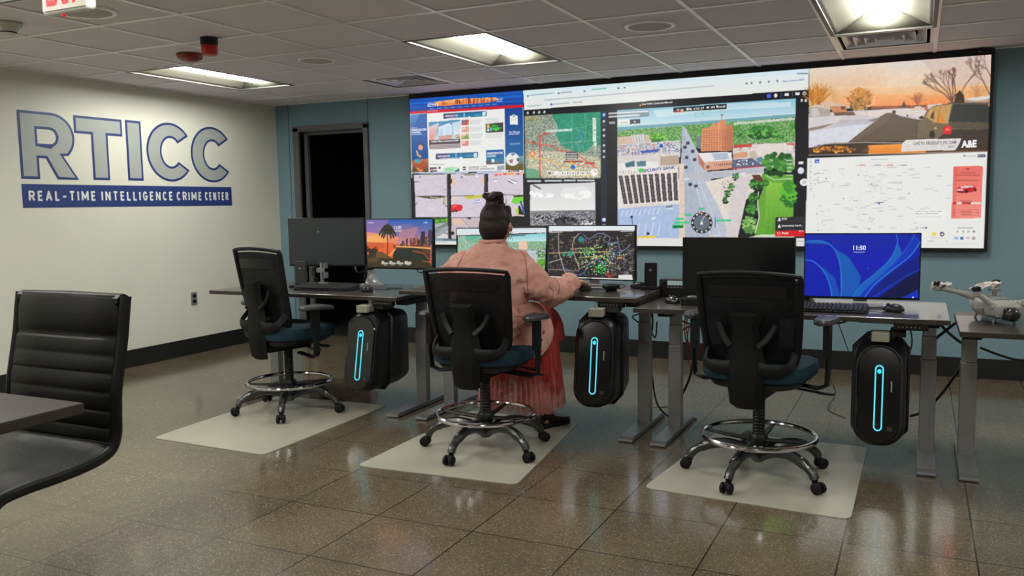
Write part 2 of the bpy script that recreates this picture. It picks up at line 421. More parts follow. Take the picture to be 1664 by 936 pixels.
        if s.texts:
            mb = MB(); ms = []; cols = []
            for t, a0, rv, uv, col, bold in s.texts:
                if col not in cols:
                    cols.append(col); ms.append(mat('lit text %d %d %d' % col, (10, 10, 10), .5, emit=col, es=1.0))
                mb.mi = cols.index(col)
                add_text(mb, t, inv @ (a0 + s.N*.0025), q @ rv, q @ uv, bold)
            me2 = bpy.data.meshes.new('screen_text'); mb.bm.to_mesh(me2); mb.bm.free()
            for m_ in ms: me2.materials.append(m_)
            o2 = bpy.data.objects.new('screen_text', me2); C.objects.link(o2); o2.parent = parent
        return o

# ================================================================== THE ROOM
CX0, CY0, CELL = .548, -2.931, .6096        # ceiling grid origin
FLOOR_M = floor_material()
MB().bb(-.1, XR+.1, YF-.1, .1, -.1, 0).build('floor', FLOOR_M, kind='structure', flat=True)
MB().bb(-.12, 0, YF-.1, .1, 0, CH+.3).build('wall_left', M['white_wall'], kind='structure', flat=True)
MB().bb(XR, XR+.12, YF-.1, .1, 0, CH+.3).build('wall_right', M['beige'], kind='structure', flat=True)
MB().bb(-.1, XR+.1, YF-.12, YF, 0, CH+.3).build('wall_front', M['beige'], kind='structure', flat=True)
wb = MB()                                     # back wall with the doorway left open
DX0, DX1, DZ = .297, 1.08, 2.07
wb.bb(-.1, DX0, 0, .12, 0, CH+.3); wb.bb(DX1, XR+.1, 0, .12, 0, CH+.3); wb.bb(DX0, DX1, 0, .12, DZ, CH+.3)
wb.build('wall_back', M['blue_wall'], kind='structure', flat=True)
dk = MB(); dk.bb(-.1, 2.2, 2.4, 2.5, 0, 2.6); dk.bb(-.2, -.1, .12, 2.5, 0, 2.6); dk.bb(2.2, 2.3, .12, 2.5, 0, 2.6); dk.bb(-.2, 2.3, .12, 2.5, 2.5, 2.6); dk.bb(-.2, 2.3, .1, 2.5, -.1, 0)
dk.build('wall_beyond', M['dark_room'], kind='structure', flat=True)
fr = MB()
fr.bb(.228, .297, -.03, .13, 0, 2.11); fr.bb(1.08, 1.13, -.03, .13, 0, 2.11); fr.bb(.228, 1.13, -.03, .13, DZ, 2.125)
fr.bb(.297, .34, .06, .1, 0, DZ); fr.bb(.34, 1.06, .06, .1, DZ-.03, DZ); fr.bb(1.06, 1.08, .06, .1, 0, DZ)
fr.build('door_1', M['grey_frame'], bevel=.003, flat=True, kind='structure')
MB().bb(0, .012, YF, -.012, 0, .147).build('baseboard_left', M['black_base'], bevel=.003, flat=True, kind='structure')
b = MB(); b.bb(.0, .226, -.012, 0, 0, .147); b.bb(1.132, XR, -.012, 0, 0, .147); b.build('baseboard_back', M['black_base'], bevel=.003, flat=True, kind='structure')
sm = MB()
for x, z0 in ((.16, 0.15), (1.122, 2.127)): sm.bb(x-.004, x+.004, -.004, .0, z0, CH)
sm.build('trim_2', mat('blue seam strip', (84, 108, 114), .6, noise=(5, (80, 103, 109))), flat=True, kind='structure')

# ceiling: lay-in tiles on a real T-bar grid, with openings for the fixtures
TROFFERS = [(0, 1), (4, 1), (8, 1), (0, -4), (4, -4), (8, -4), (12, 1), (12, -4), (0, -9), (4, -9), (8, -9), (2, -4)]  # last troffer is added out of view, for more light on the left wall
VENTS = [(2, 3), (8, 3)]
holes = {(i, j+k) for i, j in TROFFERS for k in (0, 1)} | set(VENTS)
cb = MB(); gb = MB()
imin, imax, jmin, jmax = -1, 14, -12, 4
gx = lambda i: min(max(CX0+i*CELL, 0), XR); gy = lambda j: min(max(CY0+j*CELL, YF), 0)
for i in range(imin, imax+1):
    for j in range(jmin, jmax+1):
        if (i, j) in holes or gx(i+1) <= gx(i) or gy(j+1) <= gy(j): continue
        cb.quad((gx(i), gy(j), CH+.004), (gx(i), gy(j+1), CH+.004), (gx(i+1), gy(j+1), CH+.004), (gx(i+1), gy(j), CH+.004))
cb.quad((0, YF, CH+.28), (XR, YF, CH+.28), (XR, 0, CH+.28), (0, 0, CH+.28))
cb.build('ceiling', M['ceil'], flat=True, kind='structure')
for i in range(imin, imax+2):
    if 0 < gx(i) < XR: gb.bb(gx(i)-.012, gx(i)+.012, YF, 0, CH-.003, CH+.003)
for j in range(jmin, jmax+2):
    if YF < gy(j) < 0:
        for i in range(imin, imax+1):
            if any((i, j+k) in holes and (i, j+k-1) in holes and (i, j+k-1) not in VENTS and (i, j+k) not in VENTS for k in (0,)): continue
            if gx(i+1) > gx(i): gb.bb(gx(i)+.012, gx(i+1)-.012, gy(j)-.012, gy(j)+.012, CH-.0028, CH+.003)
gb.bb(0, .02, YF, 0, CH-.003, CH+.003); gb.bb(0, XR, -.02, 0, CH-.003, CH+.003)
gb.build('trim_1', M['tbar'], flat=True, kind='structure')

def troffer():
    t = thing('ceiling_light', '', 'ceiling light', group='recessed ceiling troffers')
    W, L = .58, 1.19; H = .105
    prof = [(-W/2, 0), (-.255, .016), (-.21, .036), (-.16, .058), (-.125, .078), (-.095, .098), (.095, .098), (.125, .078), (.16, .058), (.21, .036), (.255, .016), (W/2, 0)]
    s = MB(); s.loft([[(x, -L/2, z) for x, z in prof], [(x, L/2, z) for x, z in prof]], cap=False, closed=False)
    for sy in (-1, 1):      # sloping ends
        s.loft([[(x, sy*L/2, z) for x, z in prof], [(x, sy*(L/2-.10) if z > .05 else sy*(L/2-.05), max(z, .0)) for x, z in prof]], cap=False, closed=False)
        s.quad((-W/2, sy*L/2, 0), (W/2, sy*L/2, 0), (.095, sy*(L/2-.09), .098), (-.095, sy*(L/2-.09), .098))
    o = s.build('reflector', M['enamel'], t); o.modifiers.new('th', 'SOLIDIFY').thickness = .002
    f = MB()
    for sx in (-1, 1): f.bb(sx*.29-.012, sx*.29+.012, -.6, .6, -.006, .004)
    for sy in (-1, 1): f.bb(-.302, .302, sy*.595-.012, sy*.595+.012, -.006, .004)
    f.build('trim_frame', M['fixturetrim'], t, flat=True)
    l = MB(); n = 14
    rings = []
    for y, k in ((-.50, .05), (-.497, .6), (-.485, .9), (-.46, 1), (.46, 1), (.485, .9), (.497, .6), (.50, .05)):
        rings.append([(.082*k*math.cos(math.pi+q*math.pi/n), y, .094+.072*k*math.sin(math.pi+q*math.pi/n)) for q in range(n+1)])
    l.loft(rings, cap=False, closed=False); l.build('lamp_lens', M['lens'], t)
    h = MB(); h.box((0, 0, .125), (.3, 1.1, .04)); h.build('housing', M['ventgrey'], t, flat=True)
    return t
TL = ['left ceiling troffer light near the white wall, above the sign', 'ceiling troffer light in the middle of the ceiling, left of the round speaker', 'large near ceiling troffer light cut by the top edge, above the street picture']
t0 = troffer()
for k, (i, j) in enumerate(TROFFERS):
    o = t0 if k == 0 else copy_tree(t0)
    o.location = (CX0+(i+.5)*CELL, CY0+(j+1)*CELL, CH)
    o['label'] = TL[k] if k < 3 else 'unseen recessed ceiling troffer light over the room outside the frame'

def vent():
    t = thing('ceiling_vent', '', 'ceiling vent')
    f = MB(); S = .59
    for a in range(4):
        q = a*math.pi/2; c, s_ = math.cos(q), math.sin(q)
        rot = lambda p: (p[0]*c-p[1]*s_, p[0]*s_+p[1]*c, p[2])
        f.loft([[rot((-S/2, S/2, 0)), rot((S/2, S/2, 0)), rot((S/2-.025, S/2-.025, -.004)), rot((-S/2+.025, S/2-.025, -.004))]], cap=True)
    f.build('vent_frame', M['tbar'], t)
    d = MB(); d.bb(-.27, .27, -.27, .27, .14, .16)
    for sx, sy in ((1, 0), (-1, 0), (0, 1), (0, -1)):
        d.bb(*( (sx*.27-.004, sx*.27+.004, -.27, .27) if sx else (-.27, .27, sy*.27-.004, sy*.27+.004)), 0, .15)
    d.build('duct', M['ventdark'], t, flat=True)
    for k, (r, z) in enumerate(((.25, .012), (.185, .02), (.12, .026), (.058, .03))):
        b = MB()
        for a in range(4):
            q = a*math.pi/2; c, s_ = math.cos(q), math.sin(q)
            rot = lambda p: (p[0]*c-p[1]*s_, p[0]*s_+p[1]*c, p[2])
            rr = r-.055
            b.loft([[rot((-r, r, 0)), rot((r, r, 0))], [rot((-r+.008, r-.008, .012)), rot((r-.008, r-.008, .012))], [rot((-rr, rr, z+.035)), rot((rr, rr, z+.035))]], cap=False, closed=False)
        o = b.build('blade', M['ventgrey'], t); o.modifiers.new('th', 'SOLIDIFY').thickness = .002
    return t
v0 = vent()
for k, (i, j) in enumerate(VENTS):
    o = v0 if k == 0 else copy_tree(v0)
    o.location = (CX0+(i+.5)*CELL, CY0+(j+.5)*CELL, CH)
    o['label'] = ['square ceiling air diffuser above the left end of the screen wall', 'square ceiling air diffuser at the end of the large near troffer light'][k]
    o['group'] = 'square air diffusers in the ceiling'

def ceiling_speaker(x, y, r, label, cat='ceiling speaker', name='ceiling_speaker'):
    t = thing(name, label, cat, (x, y, CH))
    s = MB(); s.lathe([(r, .003), (r, -.004), (r-.006, -.008), (r-.02, -.007), (r-.024, -.002), (r-.024, .003)], seg=48); s.build('rim', M['tbar'], t)
    s = MB(); s.lathe([(r-.022, .003), (r-.022, -.004), (r*.5, -.0055), (.001, -.006)], seg=40); s.build('grille', M['speakergrille'], t)
ceiling_speaker(2.08, -2.0, .135, 'round ceiling speaker between the left troffer light and the middle one')
ceiling_speaker(4.50, -1.99, .15, 'round ceiling speaker with a pale rim above the wide flight video')
ceiling_speaker(2.01, -3.83, .16, 'round pale ceiling ring behind the exit sign', 'ceiling speaker')

t = thing('smoke_detector', 'white smoke detector on the ceiling in the top left corner', 'smoke detector', (1.40, -3.83, CH))
s = MB(); s.lathe([(.075, 0), (.075, -.012), (.068, -.02), (.001, -.02)]); s.build('base_plate', M['whiteplastic'], t)
s = MB(); s.lathe([(.062, -.02), (.055, -.035), (.040, -.056), (.001, -.06)]); s.build('sensor_cap', M['whiteplastic'], t)
s = MB(); s.lathe([(.046, -.046), (.047, -.049), (.043, -.053)], cap=False); s.build('sensor_slot', M['plastic'], t)

t = thing('fire_strobe', 'round red fire alarm strobe with a clear lens on the ceiling', 'fire alarm', (1.51, -2.62, CH))
s = MB(); s.lathe([(.085, 0), (.085, -.01), (.078, -.03), (.05, -.045), (.001, -.048)]); s.build('housing', M['darkred'], t)
s = MB(); s.ell((0, 0, -.05), (.03, .018, .022), 14); s.build('strobe_lens', mat('clear strobe lens', (215, 215, 212), .15, noise=(20, (190, 190, 190))), t)
t = thing('beacon_light', 'red beacon lamp with black base hanging from the ceiling', 'beacon', (2.035, -2.98, CH))
s = MB(); s.lathe([(.052, 0), (.052, -.03), (.048, -.045), (.046, -.045)]); s.build('base', M['plastic'], t)
s = MB(); s.lathe([(.046, -.045), (.049, -.055), (.048, -.092), (.042, -.102), (.001, -.104)]); s.build('red_dome', M['red'], t)

# exit sign
t = thing('exit_sign', 'lit exit sign with red letters hanging from the ceiling', 'exit sign', (2.66, -4.43, CH-.100), 0)
s = MB(); s.box((0, 0, 0), (.29, .05, .18)); s.build('housing', M['whiteplastic'], t, bevel=.018)
s = MB(); s.box((0, -.026, 0), (.265, .003, .155)); s.build('face', M['exitface'], t, bevel=.008)
s = MB(); add_text(s, 'EXIT', Vector((-.105, -.0285, -.058)), Vector((.20, 0, 0)), Vector((0, 0, .118)), .03); s.build('letters', M['exitred'], t, flat=True)
s = MB(); s.cyl((0, 0, .085), (0, 0, .100), .05); s.build('canopy', M['whiteplastic'], t)
s = MB(); s.ell((-.03, -.005, -.098), (.008, .008, .006), 10); s.build('test_light', M['exitred'], t)

# wall outlet on the white wall
t = thing('wall_outlet', 'small steel power outlet low on the white wall', 'outlet', (0, -1.22, .505))
s = MB(); s.box((.004, 0, 0), (.008, .07, .115)); s.build('plate', M['silver'], t, bevel=.003)
s = MB(); s.box((.009, 0, .025), (.004, .034, .028)); s.box((.009, 0, -.025), (.004, .034, .028)); s.build('sockets', M['plastic'], t, bevel=.002)

# ------------------------------------------------------------------ painted sign on the white wall
_c = lambda a0, a1, cx=.5, cy=.5, rx=.5, ry=.5, n=12: [(cx+rx*math.cos(R_(a0+(a1-a0)*i/n)), cy+ry*math.sin(R_(a0+(a1-a0)*i/n))) for i in range(n+1)]
GL = {'R': (.62, [[(0, 0), (0, 1), (.55, 1)]+_c(90, -90, .55, .74, .45, .26)+[(0, .48)], [(.45, .48), (1, 0)]]), 'E': (.52, [[(1, 1), (0, 1), (0, 0), (1, 0)], [(0, .52), (.85, .52)]]),
      'A': (.68, [[(0, 0), (.5, 1), (1, 0)], [(.18, .32), (.82, .32)]]), 'L': (.50, [[(0, 1), (0, 0), (1, 0)]]), '-': (.46, [[(0, .42), (1, .42)]]), 'T': (.60, [[(0, 1), (1, 1)], [(.5, 1), (.5, 0)]]),
      'I': (.16, [[(.5, 0), (.5, 1)]]), 'M': (.80, [[(0, 0), (0, 1), (.5, .25), (1, 1), (1, 0)]]), 'N': (.64, [[(0, 0), (0, 1), (1, 0), (1, 1)]]),
      'G': (.64, [_c(40, 360, n=20, cy=.5)[:-3]+[(1, .45), (.55, .45)]]), 'C': (.60, [_c(45, 315, n=18)])}
def letter_sign():
    root = thing('wall_sign', 'RTICC lettering in grey with navy outline over a navy bar on white wall', 'wall sign', (0, -1.75, 1.34))
    OX, OZ = -1.75, 1.34
    def arc(cx, cz, rx, rz, a0, a1, n=22): return [(cx+rx*math.cos(R_(a0+(a1-a0)*k/n)), cz+rz*math.sin(R_(a0+(a1-a0)*k/n))) for k in range(n+1)]
    L = {}
    L['R'] = [[(-2.818, 2.058), (-2.60, 2.058)] + arc(-2.55, 1.875, .195, .183, 90, -48, 18) + [(-2.462, 1.738), (-2.335, 1.558), (-2.521, 1.558), (-2.609, 1.714), (-2.667, 1.714), (-2.667, 1.558), (-2.818, 1.558)],
              [(-2.670, 1.930), (-2.670, 1.822), (-2.565, 1.822)] + arc(-2.565, 1.876, .052, .054, -90, 90, 10)]
    L['T'] = [[(-2.353, 2.058), (-1.903, 2.058), (-1.903, 1.920), (-2.047, 1.920), (-2.047, 1.560), (-2.203, 1.560), (-2.203, 1.920), (-2.353, 1.920)]]
    L['I'] = [[(-1.868, 2.06), (-1.711, 2.06), (-1.711, 1.562), (-1.868, 1.562)]]
    def Cc(x0):
        cx = x0+.260; cz = 1.816
        return [arc(cx, cz, .260, .256, 36, 324, 44) + list(reversed(arc(cx+.006, cz, .104, .124, 40, 320, 32)))]
    L['C'] = Cc(-1.664); L['C2'] = Cc(-1.168)
    def inset(p, d):
        n = len(p); out = []
        for i in range(n):
            a, b, c = Vector(p[i-1]), Vector(p[i]), Vector(p[(i+1) % n])
            e1 = (b-a).normalized(); e2 = (c-b).normalized(); n1 = Vector((-e1.y, e1.x)); n2 = Vector((-e2.y, e2.x)); m = n1+n2
            m = m/max(.35, m.length_squared/2) if m.length > 1e-6 else n1
            m = m*(1.0 if m.length < 1.8 else 1.8/m.length); out.append((b.x+m.x*d, b.y+m.y*d))
        return out
    def area(p): return sum(p[i-1][0]*p[i][1]-p[i][0]*p[i-1][1] for i in range(len(p)))/2
    def fill(loops, x, name, m, par):
        cu = bpy.data.curves.new(name, 'CURVE'); cu.dimensions = '2D'; cu.fill_mode = 'BOTH'; cu.extrude = .0008
        for lp in loops:
            sp = cu.splines.new('POLY'); sp.points.add(len(lp)-1); sp.use_cyclic_u = True
            for i, (a, b) in enumerate(lp): sp.points[i].co = (a-OX, b-OZ, 0, 1)
        o = bpy.data.objects.new(name, cu); C.objects.link(o); dg = bpy.context.evaluated_depsgraph_get()
        me = bpy.data.meshes.new_from_object(o.evaluated_get(dg)); bpy.data.objects.remove(o)
        me.transform(Matrix(((0, 0, 1, x), (1, 0, 0, 0), (0, 1, 0, 0), (0, 0, 0, 1))))
        me.materials.clear(); me.materials.append(m)
        o = bpy.data.objects.new(name, me); C.objects.link(o); o.parent = par; return o
    for k, loops in L.items():
        outer = fill(loops, .001, 'letter', M['navy'], root); outer['label'] = 'letter %s outlined in navy' % k[0]
        ins = []
        for q, lp in enumerate(loops):
            d = .0195 if area(lp) > 0 else -.0195
            if q > 0: d = -d
            ins.append(inset(lp, d))
        fill(ins, .0025, 'letter_face', M['signgrey'], outer)
    s = MB(); s.bb(0, .002, -2.820-OX, -.680-OX, 1.345-OZ, 1.520-OZ); s.build('bar', M['navy'], root, flat=True)
    words = (('REAL-TIME', -2.771, -2.195), ('INTELLIGENCE', -2.14, -1.405), ('CRIME', -1.36, -1.065), ('CENTER', -1.025, -.726))
    for w, a, b_ in words:
        ws = [GL[ch][0] for ch in w]; gap = .30; tot = sum(ws)+gap*(len(w)-1); k = (b_-a)/tot; x = a-OX; H = .078; th = .0148
        for ch, cw in zip(w, ws):
            s = MB(); lx = .0030
            for pl in GL[ch][1]:
                P_ = [Vector((x+th/2+u*(cw*k-th), 1.394-OZ+th/2+v*(H-th))) for u, v in pl]
                for A_, B_ in zip(P_, P_[1:]):
                    d = (B_-A_).normalized(); n_ = Vector((-d.y, d.x))*th/2; e = d*th*.18
                    lx += .00004; s.quad(*[(lx, q.x, q.y) for q in (A_-e-n_, B_+e-n_, B_+e+n_, A_-e+n_)])
                for A_ in P_[1:-1]: lx += .00004; s._f([s.bm.verts.new((lx, A_.x+th/2*math.cos(j*math.pi/4), A_.y+th/2*math.sin(j*math.pi/4))) for j in range(8)])
            s.build('bar_letter', M['signwhite'], root, flat=True); x += (cw+gap)*k
letter_sign()

# ================================================================== THE SCREEN WALL
VX0, VX1, VZ0, VZ1, VY = 1.643, 6.390, .952, 2.302, -.07
vw = thing('video_wall', 'long wall mounted display showing news, map, drone video and dashcam windows', 'video wall', (4.016, 0, .94))
s = MB(); s.bb(VX0-4.016-.012, VX1-4.016+.022, VY+.004, 0, -.012, VZ1-.94+.043)
s.build('housing', M['darksteel'], vw, bevel=.004, flat=True)
s = MB(); s.bb(VX1-4.016-.16, VX1-4.016+.02, VY-.02, VY+.004, VZ1-.94+.012, VZ1-.94+.040); s.ell((VX1-4.016-.07, VY-.03, VZ1-.94+.028), (.018, .022, .014), 10); s.build('mounting_bracket', M['plastic'], vw)
cv = Canvas(1200, 342, (VX0, VY, VZ0), (VX1-VX0, 0, 0), (0, 0, VZ1-VZ0), (16, 18, 22))
WHITE = (222, 223, 219)
def news(c):
    c.view(660, 150, 6.685)
    c.poly([(0, 60), (1280, -20), (1290, 890), (0, 930)], (226, 227, 224))
    c.grad([(20, 60), (1275, -20), (1275, 140), (20, 225)], (18, 84, 178), (14, 60, 150))
    c.poly([(20, 118), (1275, 30), (1275, 52), (20, 140)], (24, 98, 196)); c.poly([(20, 160), (1275, 86), (1275, 100), (20, 176)], (30, 100, 190), .7)
    c.poly([(20, 212), (1275, 134), (1275, 166), (20, 242)], (196, 22, 48))
    c.grad([(300, 108), (560, 74), (980, 58), (1000, 84), (900, 112), (420, 150), (330, 150)], (238, 196, 120), (226, 120, 70))
    for k in range(46):
        x = random.uniform(370, 950); w = random.uniform(8, 22); y0 = 150-(x-300)*.06; h = random.uniform(20, 62)
        c.rect(x, y0-h-6, x+w, y0-6, random.choice([(170, 62, 44), (206, 98, 52), (120, 44, 50), (226, 140, 84)]))
    for k in range(10): c.scribble(260+k*75, 184-k*5.5, 310+k*75, (200, 214, 232), 5, -.07)
    c.text('KCTV 5', (236, 160), (352, 150), 30, (236, 236, 238), .03); c.text('LOCAL', (236, 128), (292, 122), 12, (230, 230, 232))
    c.text('35 51°', (985, 88), (1052, 82), 20, (232, 236, 240)); c.scribble(985, 102, 1050, (210, 220, 235), 6, -.07)
    c.scribble(235, 208, 350, (240, 190, 190), 6, -.06)
    # side columns
    c.grad([(45, 244), (228, 230), (246, 865), (68, 870)], (20, 92, 170), (14, 60, 128)); c.grad([(46, 244), (150, 236), (60, 420)], (96, 150, 200), (20, 80, 160), .8)
    c.grad([(1070, 180), (1270, 166), (1280, 840), (1080, 845)], (12, 62, 140), (26, 104, 156))
    c.text('Medical', (62, 394), (116, 391), 12, (210, 222, 236), .01); c.text('EMERGENCIES', (62, 424), (222, 414), 24, (230, 236, 242), .03)
    c.text('HAPPEN', (62, 450), (158, 446), 22, (230, 236, 242), .03); c.scribble(62, 462, 175, (205, 218, 232), 7, -.05)
    c.grad([(66, 740), (244, 720), (246, 865), (68, 870)], (190, 108, 66), (96, 60, 40)); c.blob(155, 800, 50, 60, [(204, 88, 34), (160, 60, 30), (226, 130, 66)], 60)
    c.blob(90, 850, 40, 30, [(70, 60, 40), (120, 84, 50)], 30); c.blob(215, 850, 30, 25, [(90, 70, 46), (60, 56, 44)], 30)
    c.oval(160, 578, 28, 24, (60, 44, 40)); c.oval(158, 600, 26, 30, (212, 158, 132)); c.poly([(95, 640), (150, 622), (172, 660), (160, 735), (105, 740)], (24, 78, 128))
    c.line([(118, 640), (128, 680), (160, 700)], 16, (214, 170, 150)); c.poly([(96, 730), (160, 725), (158, 765), (98, 768)], (60, 160, 170))
    # centre column
    def banner(x0, y0, x1, y1, h):
        c.poly([(x0, y0), (x1, y1), (x1, y1+h), (x0, y0+h)], (70, 62, 104)); c.grad([(x0+(x1-x0)*.3, y0-7), (x1-4, y1+4), (x1-4, y1+h-4), (x0+(x1-x0)*.3, y0+h-8)], (20, 96, 140), (26, 120, 160))
        c.text('EMERGENCIES', (x0+20, y0+h*.62), (x0+(x1-x0)*.33, y0+h*.62-8), h*.3, (228, 226, 238), .03); c.text('HAPPEN', (x0+40, y0+h*.98), (x0+(x1-x0)*.3, y0+h*.98-5), h*.22, (226, 220, 232), .02)
        c.scribble(x0+(x1-x0)*.28, y0+h*.85, x0+(x1-x0)*.55, (214, 222, 234), 7, -.05); c.rect(x0+(x1-x0)*.47, y0-2, x0+(x1-x0)*.49, y0+h*.6, (170, 206, 220)); c.oval(x0+(x1-x0)*.60, y0+h*.75, 16, 14, (226, 232, 236))
        c.scribble(x0+(x1-x0)*.72, y0+h*.3, x0+(x1-x0)*.86, (140, 196, 214), 6, -.05); c.rect(x1-46, y1+8, x1-10, y1+h-6, (206, 224, 232))
    banner(408, 232, 875, 205, 58); banner(325, 668, 780, 650, 62)
    c.grad([(246, 324), (588, 300), (590, 520), (250, 540)], (50, 124, 168), (210, 216, 220)); c.grad([(246, 380), (360, 330), (300, 520), (250, 520)], (232, 216, 214), (226, 120, 112), .85)
    c.poly([(350, 380), (470, 335), (500, 360), (498, 500), (356, 512)], (206, 220, 232)); c.poly([(360, 400), (400, 385), (404, 490), (362, 496)], (180, 200, 220)); c.poly([(420, 372), (486, 356), (486, 486), (424, 492)], (190, 212, 230))
    c.poly([(356, 474), (498, 462), (500, 512), (356, 518)], (196, 150, 140)); c.blob(560, 478, 30, 24, [(206, 150, 40), (160, 110, 40)], 24); c.poly([(500, 330), (588, 310), (588, 450), (520, 470)], (232, 232, 234), .7)
    c.poly([(250, 520), (590, 505), (592, 606), (256, 620)], (74, 58, 64))
    c.text('Oakland Mayor announces $18M', (274, 550), (566, 536), 24, (236, 234, 234), .03)
    for k, y in enumerate((573, 589, 606)): c.scribble(264, y+4, 584, (224, 220, 220), 9, -.045)
    for y, cc in ((328, (196, 70, 60)), (405, (214, 150, 140)), (480, (150, 160, 90)), (553, (210, 140, 130))):
        c.poly([(602, y-24), (682, y-30), (684, y+28), (604, y+32)], cc); c.poly([(604, y-22), (650, y-26), (650, y), (606, y+4)], (60, 120, 170) if y == 328 else (226, 190, 170)); c.blob(650, y+8, 26, 12, [cc, (236, 214, 200), (110, 70, 60)], 12)
        for q in range(4): c.scribble(694, y-20+q*13, random.uniform(770, 838), (176, 182, 184), 4.5, -.05)
    for y in (296, 320): c.scribble(866, y, 1010, (150, 156, 160), 5, -.05)
    c.poly([(866, 342), (1056, 330), (1058, 432), (868, 440)], (66, 62, 60)); c.blob(975, 388, 52, 30, [(40, 190, 60), (30, 150, 50), (90, 220, 90)], 30); c.oval(893, 372, 16, 26, (222, 174, 90)); c.oval(893, 412, 14, 14, (226, 226, 220)); c.oval(922, 400, 10, 22, (90, 190, 210))
    for q in range(4): c.scribble(868, 458+q*13, 1040, (186, 190, 190), 4.5, -.04)
    c.grad([(870, 632), (1062, 622), (1065, 776), (874, 782)], (20, 78, 150), (40, 130, 160)); c.text('EMERGENCIES', (884, 678), (1052, 668), 24, (226, 234, 242), .03); c.text('HAPPEN', (886, 706), (976, 700), 20, (226, 234, 242), .03)
    c.blob(900, 762, 30, 18, [(90, 60, 44), (150, 90, 60)], 24); c.oval(944, 742, 18, 20, (224, 228, 230)); c.blob(996, 762, 26, 20, [(200, 96, 40), (160, 70, 40)], 20); c.poly([(874, 768), (1065, 762), (1065, 776), (874, 782)], (90, 84, 60))
    c.scribble(262, 784, 410, (130, 136, 140), 6, 0)
    c.poly([(258, 816), (335, 812), (340, 862), (262, 866)], (90, 66, 74)); c.poly([(262, 838), (338, 834), (340, 846), (262, 850)], (220, 214, 214)); c.rect(355, 806, 375, 830, (60, 50, 60))
    c.poly([(412, 824), (500, 806), (580, 822), (578, 862), (414, 864)], (178, 216, 186)); c.poly([(424, 824), (515, 822), (512, 848), (424, 850)], (140, 206, 150)); c.poly([(520, 862), (580, 822), (580, 862)], (70, 120, 128))
    c.poly([(600, 792), (985, 778), (988, 848), (600, 862)], (228, 228, 226)); c.rect(616, 806, 650, 820, (90, 40, 60)); c.rect(616, 832, 650, 846, (90, 40, 60))
    c.text('UPGRADE YOUR', (680, 824), (880, 816), 18, (96, 92, 96)); c.text('KITCHEN APPLIANCES', (680, 846), (958, 838), 18, (96, 92, 96))
    c.poly([(988, 800), (1068, 796), (1070, 842), (988, 846)], (150, 156, 172))
    # right column
    c.rect(1130, 256, 1212, 352, (228, 230, 230)); c.oval(1170, 258, 18, 16, (226, 228, 230)); c.oval(1170, 262, 9, 9, (150, 100, 90)); c.scribble(1142, 300, 1198, (186, 190, 194), 7)
    c.text('Our ERs are', (1118, 444), (1235, 438), 20, (220, 230, 238), .02); c.text('always open.', (1118, 468), (1235, 460), 20, (220, 230, 238), .02)
    c.line([(1105, 548), (1240, 540)], 2.5, (90, 150, 190)); c.line([(1105, 580), (1240, 572)], 2.5, (90, 150, 190)); c.text('LEARN MORE', (1125, 570), (1235, 563), 12, (190, 212, 226))
    c.grad([(1080, 700), (1276, 690), (1280, 842), (1080, 846)], (110, 160, 190), (80, 84, 40)); c.poly([(1080, 785), (1280, 778), (1280, 842), (1080, 846)], (92, 84, 34)); c.speck([(1080, 785), (1280, 778), (1280, 842), (1080, 846)], [(120, 100, 40), (70, 70, 30)], 1, .5)
    c.oval(1158, 728, 72, 72, (226, 226, 224)); c.oval(1160, 674, 22, 12, (120, 116, 120)); c.oval(1142, 748, 20, 22, (150, 116, 110)); c.oval(1216, 732, 14, 22, (90, 84, 86)); c.line([(1160, 686), (1142, 730), (1100, 740)], 3, (180, 176, 176)); c.line([(1142, 730), (1205, 720)], 3, (180, 176, 176))
    # strip under the page
    c.poly([(66, 872), (1280, 844), (1282, 900), (68, 930)], (176, 186, 204)); c.rect(72, 876, 160, 915, (60, 130, 190)); c.rect(680, 862, 765, 882, (70, 74, 88))
    for k in range(9): c.rect(1040+k*24, 846, 1056+k*24, 862, random.choice([(30, 90, 170), (196, 60, 50), (226, 226, 226), (60, 60, 70)]))
news(cv)
